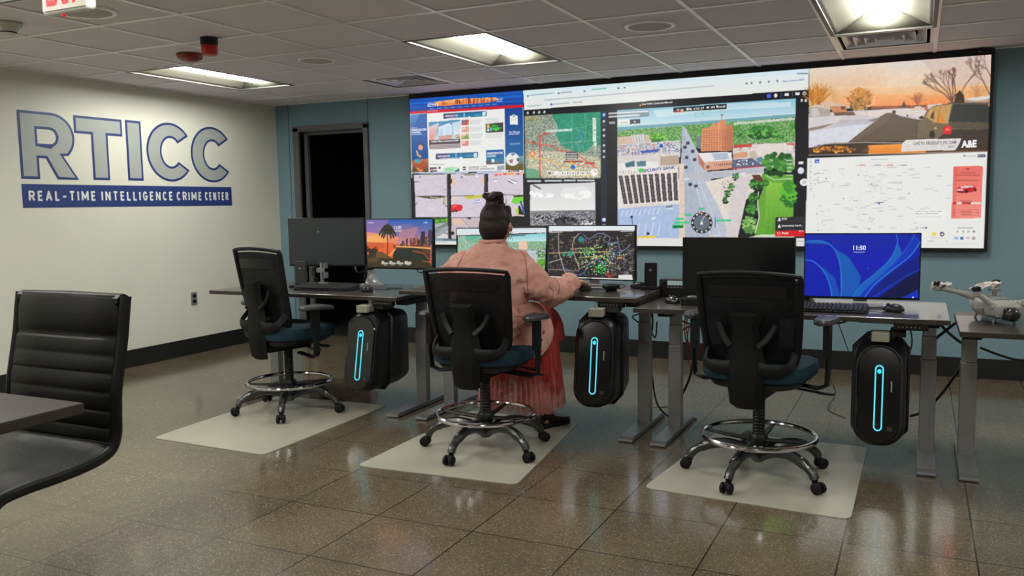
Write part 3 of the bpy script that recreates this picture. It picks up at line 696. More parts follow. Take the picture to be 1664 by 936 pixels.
def cameras(c):
    c.view(660, 270, 7.2); G = (204, 194, 206)
    c.rect(70, 88, 1400, 960, (14, 14, 18))
    cells = [((92, 100), (478, 95), (480, 345), (106, 348)), ((524, 92), (914, 90), (916, 335), (526, 345)), ((960, 88), (1368, 72), (1372, 328), (960, 332)),
             ((108, 356), (482, 350), (486, 592), (112, 598)), ((528, 352), (918, 340), (1160, 336), (1170, 590), (528, 598)), ((1172, 336), (1372, 330), (1378, 576), (1174, 590))]
    for q in cells: c.poly(q, G); c.speck(q, [(196, 186, 200), (212, 202, 212)], 3, .4, .6)
    c.rect(915, 336, 1172, 592, G)
    for pts in ([(100, 190), (480, 120)], [(110, 300), (300, 230), (478, 240)], [(120, 330), (470, 200)], [(180, 100), (330, 200), (480, 330)], [(530, 320), (760, 150), (910, 320)], [(600, 120), (760, 200), (870, 130)], [(640, 345), (840, 120)], [(965, 150), (1370, 180)], [(1000, 100), (1130, 250), (1370, 300)], [(540, 400), (900, 560)], [(560, 560), (820, 470), (910, 460)], [(120, 560), (300, 400), (470, 560)], [(1000, 520), (1170, 430)]):
        c.line(pts, 3, (178, 166, 184), .8)
    c.scribble(180, 100, 320, (150, 170, 120), 8); c.oval(166, 126, 9, 9, (80, 90, 110)); c.line([(96, 186), (140, 180)], 7, (80, 80, 90)); c.line([(440, 268), (478, 282)], 8, (150, 150, 160))
    c.poly([(524, 120), (560, 150), (578, 200), (524, 240)], (222, 190, 160)); c.rect(524, 150, 538, 200, (70, 50, 40)); c.poly([(880, 150), (914, 120), (914, 240), (880, 190)], (222, 190, 160)); c.scribble(690, 100, 800, (120, 120, 70), 14); c.oval(652, 130, 10, 10, (90, 80, 90)); c.oval(828, 122, 14, 12, (226, 226, 226))
    c.poly([(1200, 170), (1225, 150), (1305, 178), (1280, 214), (1240, 200)], (232, 234, 238)); c.poly([(1200, 168), (1262, 204), (1276, 216), (1200, 184)], (60, 60, 70)); c.line([(1224, 158), (1296, 182)], 7, (50, 60, 80)); c.oval(1044, 168, 20, 18, (226, 228, 232)); c.line([(1024, 158), (1060, 150)], 5, (60, 64, 80))
    c.poly([(1030, 76), (1370, 64), (1370, 112), (1200, 100), (1030, 120)], (224, 180, 170)); c.oval(1055, 104, 18, 12, (200, 80, 110)); c.oval(1100, 100, 16, 10, (206, 100, 120)); c.poly([(1180, 78), (1260, 74), (1262, 102), (1190, 100)], (226, 160, 100)); c.oval(1155, 92, 24, 10, (196, 90, 80)); c.oval(1310, 90, 22, 9, (90, 90, 110))
    c.poly([(130, 356), (470, 350), (440, 366), (312, 386), (210, 372)], (90, 84, 60)); c.speck([(190, 355), (410, 352), (400, 370), (312, 388), (220, 374)], [(30, 28, 24), (110, 100, 70), (200, 190, 180)], 2, .8); c.line([(448, 362), (438, 440), (484, 476)], 7, (60, 60, 50)); c.oval(455, 410, 14, 46, (190, 180, 130)); c.line([(112, 450), (132, 424)], 6, (50, 50, 50)); c.line([(252, 494), (340, 494)], 5, (226, 224, 230)); c.line([(262, 516), (330, 516)], 5, (226, 224, 230))
    c.poly([(676, 348), (900, 338), (900, 366), (820, 372), (740, 386), (706, 376)], (190, 190, 50)); c.poly([(530, 352), (620, 346), (560, 400), (530, 400)], (220, 200, 190))
    c.poly([(526, 452), (560, 446), (650, 450), (664, 480), (650, 520), (526, 540)], (214, 28, 46)); c.rect(560, 512, 600, 534, (80, 20, 26)); c.poly([(540, 460), (600, 456), (590, 478), (540, 480)], (236, 80, 90)); c.rect(530, 520, 560, 536, (60, 20, 26))
    c.poly([(786, 424), (812, 398), (868, 388), (884, 402), (878, 420), (800, 432)], (206, 222, 238)); c.line([(812, 404), (864, 396)], 7, (90, 110, 140)); c.line([(790, 430), (878, 424)], 4, (60, 70, 90))
    c.poly([(1250, 350), (1370, 338), (1372, 420), (1300, 444), (1210, 420)], (120, 200, 60)); c.poly([(1250, 340), (1372, 334), (1370, 356), (1262, 362)], (70, 60, 50)); c.poly([(1205, 425), (1250, 350), (1262, 350), (1222, 430)], (224, 216, 206)); c.poly([(1285, 490), (1345, 490), (1340, 570), (1284, 560)], (176, 200, 60)); c.poly([(1312, 460), (1330, 460), (1380, 570), (1320, 564)], (24, 22, 24)); c.poly([(1330, 410), (1352, 404), (1392, 556), (1372, 560)], (50, 90, 150)); c.line([(1168, 340), (1170, 590)], 3, (150, 140, 150)); c.line([(1250, 574), (1380, 580)], 10, (214, 200, 190))
    c.poly([(300, 606), (488, 600), (496, 850), (312, 850)], (120, 124, 124)); c.poly([(306, 606), (488, 600), (488, 652), (312, 680)], (84, 150, 50)); c.blob(400, 628, 76, 22, [(40, 80, 30), (110, 180, 60), (60, 120, 40)], 60); c.poly([(310, 682), (470, 655), (400, 700), (312, 730)], (170, 172, 174)); c.poly([(312, 800), (480, 690), (492, 700), (492, 830), (312, 842)], (150, 156, 158)); c.poly([(340, 842), (480, 760), (492, 842)], (206, 206, 210)); c.line([(312, 745), (480, 720)], 4, (190, 190, 196)); c.line([(450, 780), (500, 795)], 6, (20, 20, 20))
    c.poly([(530, 604), (920, 598), (1200, 598), (1200, 800), (532, 850)], (190, 176, 182)); c.poly([(540, 620), (640, 606), (700, 690), (560, 680)], (216, 184, 164)); c.line([(640, 605), (760, 720)], 4, (150, 130, 140)); c.poly([(700, 604), (765, 600), (750, 624)], (60, 50, 50)); c.oval(545, 782, 20, 22, (20, 18, 18)); c.line([(520, 800), (540, 790)], 6, (20, 18, 18)); c.line([(700, 716), (730, 716)], 6, (226, 220, 224))
    c.rect(1195, 598, 1398, 960, (16, 16, 18)); c.line([(1400, 330), (1402, 700)], 3, (190, 190, 196))
    c.rect(300, 846, 1402, 872, (90, 110, 130)); c.line([(316, 860), (430, 860)], 8, (150, 190, 210)); c.rect(80, 872, 1420, 960, (214, 214, 212))
    for k in range(6): c.oval(330+k*28, 888, 7, 6, random.choice([(190, 150, 150), (140, 160, 190), (180, 190, 160)]))
    c.line([(488, 90), (500, 850)], 3, (150, 150, 156)); c.line([(930, 84), (938, 330)], 3, (150, 150, 156))
cameras(cv)
def flight(c):
    c.view(0, 0, 1)
    c.poly([(850, 145), (1313, 105), (1309, 404), (853.5, 400)], (17, 19, 25))
    c.grad([(850, 140), (1314, 100), (1314, 146), (852, 179)], (214, 226, 228), (224, 224, 220))
    c.poly([(850, 140), (1314, 100), (1314, 118), (850, 153)], (206, 222, 228))
    for x in (858, 908, 950, 1005, 1015): c.oval(x, 157-(x-850)*.086, 1.8, 1.5, (90, 110, 120))
    c.scribble(862, 155, 900, (120, 160, 180), 1.6, -.086); c.scribble(912, 151, 930, (130, 140, 150), 1.6, -.086); c.scribble(962, 146, 985, (90, 180, 140), 1.8, -.086)
    c.scribble(885, 163, 1160, (168, 176, 178), 1.7, -.084, .15, .8); c.scribble(858, 173, 880, (150, 170, 180), 1.6, -.08); c.scribble(896, 170, 925, (150, 160, 180), 1.6, -.08); c.scribble(932, 167, 946, (150, 150, 150), 1.6, -.08); c.oval(896, 170, 1.8, 1.8, (90, 90, 180))
    for x in (1213, 1221, 1235, 1249, 1263): c.oval(x, 136-(x-1213)*.08, 1.8, 1.8, (120, 124, 128))
    c.text('New Chrome available', (1272, 134), (1307, 130.5), 3.4, (90, 130, 190)); c.scribble(1296, 120, 1312, (90, 110, 120), 2)
    # satellite map
    c.view(845, 160, 3.903); MAP = [(30, 112), (512, 85), (512, 512), (35, 505)]
    c.poly(MAP, (120, 136, 120)); c.speck(MAP, [(84, 110, 96), (196, 196, 180), (150, 150, 124), (70, 96, 84), (210, 206, 196)], 1, .8)
    c.poly([(200, 100), (512, 86), (512, 300), (470, 290), (410, 345), (330, 330), (262, 300), (230, 230), (240, 180)], (28, 138, 108), .82); c.speck([(380, 95), (512, 88), (512, 320), (400, 260)], [(60, 160, 120), (20, 110, 84)], 2, .5, .6)
    for pts in ([(330, 95), (330, 330)], [(414, 92), (414, 250)], [(240, 120), (330, 190), (512, 250)], [(250, 200), (420, 180), (512, 130)], [(330, 140), (400, 260)]): c.line(pts, 2.5, (120, 200, 160), .7)
    c.line([(345, 300), (388, 215), (398, 240)], 4, (40, 110, 190)); c.line([(380, 220), (376, 330)], 3, (60, 130, 200))
    c.blob(80, 130, 44, 18, [(170, 156, 110), (120, 130, 100)], 40, .12); c.speck([(60, 330), (300, 340), (510, 380), (510, 510), (40, 505)], [(216, 206, 180), (226, 190, 150), (150, 170, 130), (236, 228, 214)], 1, .6)
    c.poly([(36, 440), (110, 450), (150, 505), (36, 505)], (70, 150, 110), .7); c.blob(300, 100, 10, 10, [(90, 120, 100)], 4)
    c.line([(182, 214), (160, 226), (132, 238), (126, 270), (127, 505)], 9, (216, 60, 52), .85); c.line([(36, 272), (130, 292), (205, 300), (250, 330), (340, 345), (430, 400), (470, 432)], 7, (220, 70, 64), .8)
    c.line([(36, 368), (140, 384), (210, 396), (280, 440), (330, 440), (400, 490), (470, 490)], 6, (228, 176, 84), .9); c.line([(300, 350), (350, 420), (490, 440)], 5, (222, 90, 90), .7)
    for k in range(9): c.line([(random.uniform(40, 500), random.uniform(250, 500)), (random.uniform(40, 500), random.uniform(250, 500))], 2.5, (226, 200, 190), .6)
    c.oval(80, 352, 18, 18, (226, 110, 60)); c.oval(80, 352, 11, 11, (236, 180, 150)); c.poly([(292, 338), (366, 334), (368, 384), (292, 388)], (60, 60, 66), .85)
    for y in (350, 366, 380): c.scribble(298, y, 360, (220, 220, 222), 7)
    c.scribble(284, 400, 398, (150, 60, 70), 11); c.oval(328, 412, 12, 10, (236, 190, 40)); c.poly([(318, 440), (335, 415), (356, 440), (335, 450)], (30, 110, 190)); c.scribble(415, 410, 470, (200, 50, 50), 12)
    c.scribble(172, 208, 326, (214, 224, 218), 14, -.05)
    c.rect(462, 125, 484, 275, (206, 216, 206)); c.rect(466, 280, 486, 302, (214, 220, 210)); c.rect(464, 198, 482, 206, (120, 150, 130))
    c.oval(188, 474, 16, 15, (224, 224, 220)); c.oval(188, 474, 10, 9, (96, 110, 96)); c.rect(212, 462, 256, 488, (224, 224, 218))
    for x in (271, 304, 337, 368, 399, 429): c.rect(x-14, 462, x+13, 487, (226, 226, 220)); c.oval(x, 474, 6, 6, (130, 130, 126))
    c.oval(470, 467, 24, 24, (226, 226, 222)); c.line([(470, 455), (484, 470)], 4, (200, 120, 110))
    c.poly([(36, 505), (512, 506), (512, 528), (36, 530)], (26, 34, 38), .9); c.scribble(50, 524, 130, (230, 230, 230), 11); c.scribble(160, 522, 262, (230, 230, 230), 10); c.scribble(282, 520, 350, (230, 230, 230), 10); c.scribble(366, 520, 470, (230, 230, 230), 10)
    for x in (50, 88, 122, 156): c.oval(x, 93-(x-50)*.05, 7, 9, (226, 226, 228)); c.oval(x, 95-(x-50)*.05, 3, 4, (40, 44, 50))
    c.grain(MAP, .03, 4)
    # infrared view
    IR = [(64, 545), (478, 531), (480, 804), (66, 806)]
    c.grad(IR, (206, 205, 206), (232, 232, 230)); c.blob(110, 596, 40, 24, [(214, 214, 214), (240, 240, 240)], 26, .35); c.blob(185, 614, 26, 14, [(226, 226, 226), (240, 240, 240)], 14, .35); c.blob(350, 600, 90, 30, [(220, 220, 220), (234, 234, 232)], 24, .3)
    c.poly([(66, 720), (480, 713), (480, 804), (66, 806)], (116, 114, 118)); c.speck([(66, 726), (480, 718), (480, 804), (66, 806)], [(70, 68, 74), (136, 134, 138), (90, 88, 94), (190, 188, 190)], 2, .75)
    c.blob(150, 760, 60, 18, [(40, 38, 44), (190, 190, 190), (80, 78, 84)], 50, .12); c.blob(290, 780, 70, 26, [(24, 22, 28), (60, 58, 62)], 60, .14); c.blob(430, 780, 46, 22, [(40, 38, 44), (220, 220, 220)], 30, .14); c.line([(66, 716), (480, 710)], 4, (70, 70, 76)); c.line([(84, 548), (130, 572)], 7, (60, 56, 60))
    c.poly([(512, 85), (548, 84), (550, 804), (514, 806)], (30, 36, 52)); c.rect(519, 92, 546, 120, (30, 90, 170))
    for y in (105, 145, 200, 237, 298, 335, 372): c.oval(533, y, 7, 8, (226, 228, 232)); c.oval(536, y+2, 2.5, 3, (30, 40, 70))
    for y in (170, 268): c.line([(525, y), (542, y)], 2, (150, 150, 160))
    c.oval(533, 768, 12, 12, (206, 220, 236)); c.rect(517, 756, 524, 780, (40, 110, 190)); c.line([(525, 798), (542, 798)], 3, (220, 220, 220))
    # wide drone view of the town
    c.view(960, 100, 3.019); V = [(131, 240), (1005, 181), (994, 866), (130, 866)]
    c.grad([(131, 240), (1005, 181), (1003, 272), (131, 332)], (128, 184, 204), (206, 222, 226)); c.poly([(300, 240), (700, 205), (980, 200), (980, 222), (640, 240), (330, 276)], (214, 226, 230), .6); c.poly([(560, 222), (900, 192), (900, 202), (600, 236)], (170, 206, 216), .7)
    c.poly([(131, 328), (560, 296), (1002, 262), (1001, 400), (131, 440)], (74, 134, 62)); c.poly([(131, 322), (560, 292), (1003, 258), (1003, 276), (131, 340)], (110, 160, 170))
    c.speck([(131, 340), (560, 305), (1002, 272), (1001, 400), (131, 440)], [(60, 128, 48), (110, 176, 74), (40, 96, 44), (206, 204, 190), (96, 160, 66)], 1, .85)
    c.poly([(700, 300), (1002, 276), (1002, 286), (700, 312)], (214, 216, 210), .8); c.blob(320, 375, 50, 22, [(70, 150, 40), (130, 196, 60), (50, 110, 40)], 90, .14); c.blob(840, 348, 70, 30, [(50, 120, 50), (100, 176, 70), (30, 84, 40)], 110, .14); c.blob(720, 360, 20, 14, [(40, 100, 46)], 20); c.blob(920, 378, 40, 14, [(50, 110, 50), (120, 170, 80)], 30)
    c.poly([(131, 372), (280, 358), (300, 400), (131, 420)], (200, 176, 160)); c.poly([(196, 362), (262, 356), (272, 404), (212, 410)], (206, 202, 200))
    for k in range(5): c.line([(206+k*14, 362), (218+k*13, 408)], 3, (150, 146, 150))
    c.poly([(131, 408), (440, 386), (440, 470), (131, 480)], (196, 196, 200)); c.speck([(131, 412), (440, 392), (440, 452), (131, 462)], [(170, 176, 190), (220, 216, 214), (196, 90, 80), (80, 120, 180), (140, 146, 150)], 2, .5); c.poly([(240, 440), (340, 428), (330, 442), (250, 450)], (50, 80, 170)); c.oval(346, 414, 9, 10, (30, 70, 170))
    c.poly([(696, 412), (1001, 396), (1000, 520), (700, 530)], (206, 200, 198)); c.speck([(696, 418), (1001, 400), (1000, 500), (700, 520)], [(220, 212, 208), (180, 170, 168), (226, 224, 222), (190, 110, 100)], 3, .5, .8)
    c.poly([(700, 410), (790, 402), (790, 418), (700, 426)], (190, 70, 66)); c.poly([(960, 402), (1000, 400), (1000, 412), (960, 412)], (200, 90, 80)); c.poly([(775, 444), (850, 400), (990, 410), (990, 440), (860, 470), (840, 510), (790, 490)], (216, 206, 200)); c.poly([(776, 446), (800, 436), (846, 500), (790, 488)], (190, 176, 160)); c.poly([(810, 476), (840, 466), (846, 498), (820, 492)], (70, 130, 170))
    # street and squares
    c.poly([(446, 318), (458, 318), (540, 470), (720, 866), (432, 866), (436, 560), (446, 440)], (178, 184, 196)); c.poly([(446, 318), (456, 318), (480, 440), (600, 866), (460, 866), (452, 560)], (166, 174, 190)); c.poly([(432, 500), (458, 500), (462, 866), (434, 866)], (214, 196, 178))
    c.line([(500, 560), (590, 860)], 3, (220, 222, 226)); c.line([(520, 560), (640, 860)], 2.5, (220, 222, 226), .8); c.poly([(452, 548), (850, 520), (850, 548), (452, 590)], (178, 180, 188)); c.poly([(560, 590), (700, 560), (850, 545), (800, 640), (740, 700), (716, 866), (690, 866), (620, 700)], (216, 206, 198)); c.poly([(700, 570), (790, 556), (770, 640), (720, 866), (660, 866), (680, 700)], (204, 196, 196))
    for x, y in ((466, 518), (488, 602), (516, 610), (470, 470), (500, 440), (510, 480), (462, 420), (476, 400)): c.poly([(x-8, y-6), (x+8, y-7), (x+8, y+7), (x-8, y+8)], (50, 50, 60))
    c.poly([(456, 572), (480, 570), (480, 580), (456, 582)], (206, 220, 236)); c.line([(730, 552), (760, 548)], 8, (214, 218, 224)); c.speck([(630, 590), (700, 575), (690, 640), (650, 680)], [(190, 170, 160), (226, 216, 210), (120, 130, 120)], 2, .35)
    for x, y in ((660, 680), (672, 648), (690, 615), (712, 566)): c.blob(x, y, 15, 18, [(40, 90, 40), (70, 130, 56), (26, 60, 30)], 26, .28)
    # hotel tower
    c.poly([(540, 440), (546, 330), (592, 320), (594, 306), (628, 300), (630, 288), (662, 288), (664, 312), (690, 314), (700, 330), (694, 438)], (210, 138, 96)); c.poly([(664, 312), (692, 314), (700, 332), (694, 438), (652, 436)], (188, 118, 84))
    for r in range(9):
        for q in range(11): c.rect(552+q*13, 340+r*11-(q*.4), 557+q*13, 345+r*11-(q*.4), (130, 82, 66), .85)
    c.line([(628, 300), (626, 436)], 4, (226, 160, 120)); c.line([(652, 300), (650, 436)], 3, (170, 104, 76)); c.line([(643, 288), (643, 262)], 4, (150, 140, 140)); c.oval(643, 262, 5, 6, (120, 130, 140)); c.poly([(516, 372), (542, 366), (540, 430), (522, 424)], (110, 120, 130)); c.poly([(700, 452), (770, 440), (770, 470), (700, 476)], (206, 150, 120))
    c.poly([(524, 450), (690, 444), (694, 486), (556, 496)], (222, 218, 218)); c.poly([(590, 452), (670, 448), (680, 478), (610, 484)], (170, 180, 196)); c.poly([(524, 450), (556, 494), (558, 534), (530, 502)], (176, 120, 100)); c.poly([(556, 494), (694, 484), (695, 524), (560, 536)], (206, 152, 128))
    for q in range(9): c.rect(604+q*10, 503-q*.6, 608+q*10, 512-q*.6, (110, 72, 66)); 
    c.oval(574, 514, 9, 12, (120, 80, 72)); c.oval(573, 505, 14, 6, (222, 180, 156), .7); c.poly([(694, 482), (790, 474), (850, 512), (690, 524)], (90, 96, 120)); c.line([(690, 526), (856, 512)], 6, (170, 50, 56)); c.speck([(710, 486), (790, 480), (810, 505), (710, 514)], [(220, 224, 230), (120, 130, 150), (60, 70, 96)], 3, .5)
    # bank
    c.poly([(131, 470), (340, 452), (432, 446), (432, 520), (131, 540)], (206, 200, 196)); c.poly([(340, 466), (430, 460), (430, 505), (342, 510)], (176, 156, 140)); c.poly([(131, 500), (330, 490), (332, 520), (131, 530)], (224, 222, 220)); c.poly([(168, 500), (214, 486), (216, 514), (172, 520)], (60, 104, 120)); c.poly([(224, 492), (270, 486), (272, 512), (228, 516)], (80, 120, 134))
    c.poly([(131, 530), (250, 522), (428, 512), (436, 690), (131, 712)], (222, 214, 208))
    for k in range(10):
        x = 136+k*29.6; dx = 26-k*2.1; c.poly([(x, 560-k*1.5), (x+19, 559-k*1.5), (x+19+dx, 698-k*2), (x+dx, 700-k*2)], (56, 50, 58))
        for r in range(4): c.line([(x+r*dx*.25+4, 575+r*34-k*1.6), (x+r*dx*.25+20, 574+r*34-k*1.6)], 3, (112, 100, 106))
        c.line([(x+9, 560-k*1.5), (x+9+dx, 698-k*2)], 2.5, (128, 116, 120))
    for k in range(9): c.rect(142+k*14, 536, 146+k*14, 550, (176, 160, 156))
    c.poly([(232, 526), (256, 524), (258, 540), (236, 544)], (60, 190, 90)); c.text('SECURITY BANK', (256, 544), (414, 526), 15, (44, 70, 160), .03)
    c.poly([(131, 708), (434, 688), (434, 866), (131, 866)], (164, 182, 212)); c.poly([(131, 708), (434, 688), (434, 698), (131, 722)], (214, 204, 196))
    for k in range(9): c.line([(160+k*22, 732-k*1.5), (150+k*22, 758-k*1.5)], 3, (226, 228, 232))
    for k in range(4): c.line([(240+k*34, 790), (228+k*34, 850)], 3, (226, 226, 230))
    c.poly([(366, 690), (402, 682), (404, 726), (364, 722)], (206, 212, 220)); c.poly([(366, 708), (402, 702), (402, 714), (366, 718)], (110, 120, 136)); c.line([(200, 764), (206, 800)], 3, (60, 60, 80)); c.oval(201, 762, 7, 6, (40, 44, 80)); c.line([(278, 845), (268, 866)], 3, (60, 60, 80)); c.oval(281, 843, 7, 7, (40, 44, 80)); c.poly([(131, 860), (330, 852), (300, 866), (131, 870)], (226, 190, 70)); c.line([(300, 770), (318, 766)], 7, (230, 234, 236))
    # park
    c.poly([(838, 550), (994, 556), (993, 866), (800, 866), (826, 760), (818, 690), (846, 620)], (96, 158, 52)); c.grad([(860, 590), (990, 600), (990, 850), (850, 850)], (150, 196, 70), (70, 140, 40), .7); c.line([(822, 640), (818, 700), (826, 760), (806, 840)], 6, (206, 200, 190)); c.line([(862, 560), (900, 580), (960, 575)], 4, (200, 206, 190))
    for q in range(5): c.line([(870+q*22, 620), (856+q*24, 850)], 8, (120, 180, 60), .35)
    for x, y, rx, ry, pal in ((920, 505, 74, 58, 0), (970, 650, 36, 62, 1), (812, 600, 34, 28, 0), (800, 668, 24, 26, 0), (788, 722, 24, 34, 0), (778, 800, 32, 42, 2), (855, 596, 18, 14, 0)):
        c.blob(x, y, rx, ry, [[(34, 84, 34), (54, 120, 46), (84, 150, 60), (24, 60, 28)], [(60, 140, 40), (90, 180, 50), (40, 110, 36)], [(110, 160, 80), (150, 190, 110), (80, 130, 60)]][pal], 90, .2)
    c.poly([(790, 556), (830, 556), (850, 590), (800, 580)], (96, 50, 44)); c.poly([(748, 866), (840, 846), (1000, 850), (1000, 868), (748, 868)], (214, 214, 210), .8)
    for k in range(6): c.scribble(962, 485+k*18, 986, (220, 230, 214), 5)
    c.grain([(131, 340), (1002, 272), (994, 866), (130, 866)], .014, 5)
    # head-up display
    c.poly([(404, 228), (665, 208), (666, 232), (405, 250)], (24, 24, 26)); c.text('43 ms', (420, 243), (456, 240), 10, (230, 230, 230), .02); c.text('RTK 27', (505, 238), (557, 233), 10, (230, 230, 230), .02); c.text('80%', (590, 230), (610, 228), 10, (230, 230, 230), .02); c.text('14:43', (630, 228), (660, 225), 10, (230, 230, 230), .02)
    c.rect(468, 228, 480, 240, (220, 220, 220)); c.rect(484, 230, 494, 238, (220, 220, 220)); c.poly([(408, 247), (440, 244), (440, 250), (408, 252)], (220, 40, 40)); c.oval(447, 246, 6, 5, (236, 180, 40)); c.rect(568, 222, 580, 232, (220, 220, 220)); c.oval(621, 222, 6, 6, (220, 220, 220))
    c.line([(512, 250), (586, 245), (586, 266), (512, 272), (512, 250)], 2.5, (120, 200, 180)); c.oval(549, 258, 6, 5, (120, 200, 180))
    c.poly([(131, 246), (285, 236), (286, 270), (132, 280)], (120, 130, 140), .85); c.scribble(90, 256, 280, (236, 236, 236), 8, -.06); c.scribble(90, 272, 240, (236, 236, 236), 8, -.06); c.poly([(134, 286), (188, 284), (188, 306), (134, 310)], (224, 228, 226)); c.scribble(146, 300, 180, (190, 180, 120), 6); c.poly([(192, 286), (242, 282), (242, 304), (192, 308)], (60, 60, 66)); c.text('IR', (212, 300), (222, 299), 9, (220, 220, 220))
    c.text('WIDE', (90, 308), (120, 306), 12, (220, 222, 226), .02)
    c.oval(544, 790, 53, 53, (46, 46, 50)); c.oval(544, 790, 37, 37, (112, 120, 132)); c.oval(544, 790, 34, 34, (96, 104, 118))
    for k in range(12): c.oval(544+45*math.cos(k*math.pi/6), 790+45*math.sin(k*math.pi/6), 4.5, 4.5, (224, 224, 220))
    c.poly([(544, 776), (552, 802), (544, 797), (536, 802)], (232, 234, 234)); c.line([(548, 776), (560, 754)], 2.5, (232, 234, 234)); c.poly([(528, 738), (540, 738), (534, 750)], (236, 170, 40)); c.rect(607, 762, 612, 812, (90, 110, 150))
    for x, y, x2 in ((464, 752, 494), (420, 772, 455), (412, 790, 480), (534, 722, 552), (618, 780, 684)): c.scribble(x, y, x2, (40, 190, 110), 10, -.02)
    c.poly([(400, 800), (454, 798), (454, 816), (400, 818)], (24, 170, 90)); c.scribble(404, 810, 450, (10, 60, 40), 7); c.oval(590, 852, 6, 5, (236, 190, 50)); c.text('364.5 ft', (600, 857), (632, 856), 8, (236, 236, 236))
    # strip and panels
    c.poly([(225, 866), (458, 866), (458, 908), (225, 904)], (216, 216, 212)); c.rect(458, 862, 1008, 935, (14, 16, 20)); c.rect(131, 866, 225, 904, (16, 18, 22)); c.rect(1008, 866, 1048, 906, (214, 214, 210)); c.scribble(1016, 880, 1040, (160, 160, 160), 5)
    c.poly([(906, 764), (1050, 758), (1050, 826), (904, 830)], (40, 40, 44)); c.line([(906, 798), (1050, 792)], 3, (20, 20, 24)); c.poly([(903, 830), (1046, 826), (1046, 858), (903, 858)], (206, 20, 34))
    c.text('RTH', (938, 778), (962, 777), 11, (226, 226, 228), .02); c.text('Emergency Land...', (938, 813), (1038, 810), 12, (226, 226, 228), .02); c.text('Pause', (938, 848), (970, 847), 12, (240, 226, 226), .02); c.text('Space', (1020, 836), (1044, 835), 8, (240, 226, 226), .02)
    for y in (774, 808): c.poly([(924, y-10), (932, y), (928, y+4), (918, y+2)], (226, 226, 228)); c.oval(924, y+5, 8, 3, (226, 226, 228))
    c.oval(922, 843, 8, 8, (240, 220, 220)); c.oval(922, 843, 5, 5, (206, 20, 34))
    c.rect(1018, 490, 1042, 504, (220, 222, 224)); c.oval(1030, 535, 16, 16, (206, 214, 224)); c.oval(1046, 592, 21, 18, (226, 228, 228)); c.rect(1038, 584, 1056, 600, (180, 184, 186))
    c.oval(873, 170, 11, 11, (70, 90, 200)); c.oval(907, 168, 8, 10, (224, 224, 226)); c.line([(934, 158), (934, 176)], 2, (160, 160, 164)); c.rect(950, 156, 972, 170, (224, 224, 226)); c.line([(988, 152), (988, 172)], 2, (160, 160, 164)); c.rect(1004, 152, 1024, 166, (220, 220, 222)); c.oval(1047, 157, 9, 9, (224, 224, 226)); c.oval(1047, 157, 4, 4, (30, 30, 34)); c.rect(1028, 186, 1040, 198, (200, 200, 204)); c.oval(1054, 192, 7, 7, (200, 200, 204))
    c.oval(243, 214, 4, 4, (240, 170, 40)); c.text('Live Flight Controls-Manual', (252, 217), (400, 206), 12, (236, 236, 238), .02)
flight(cv)
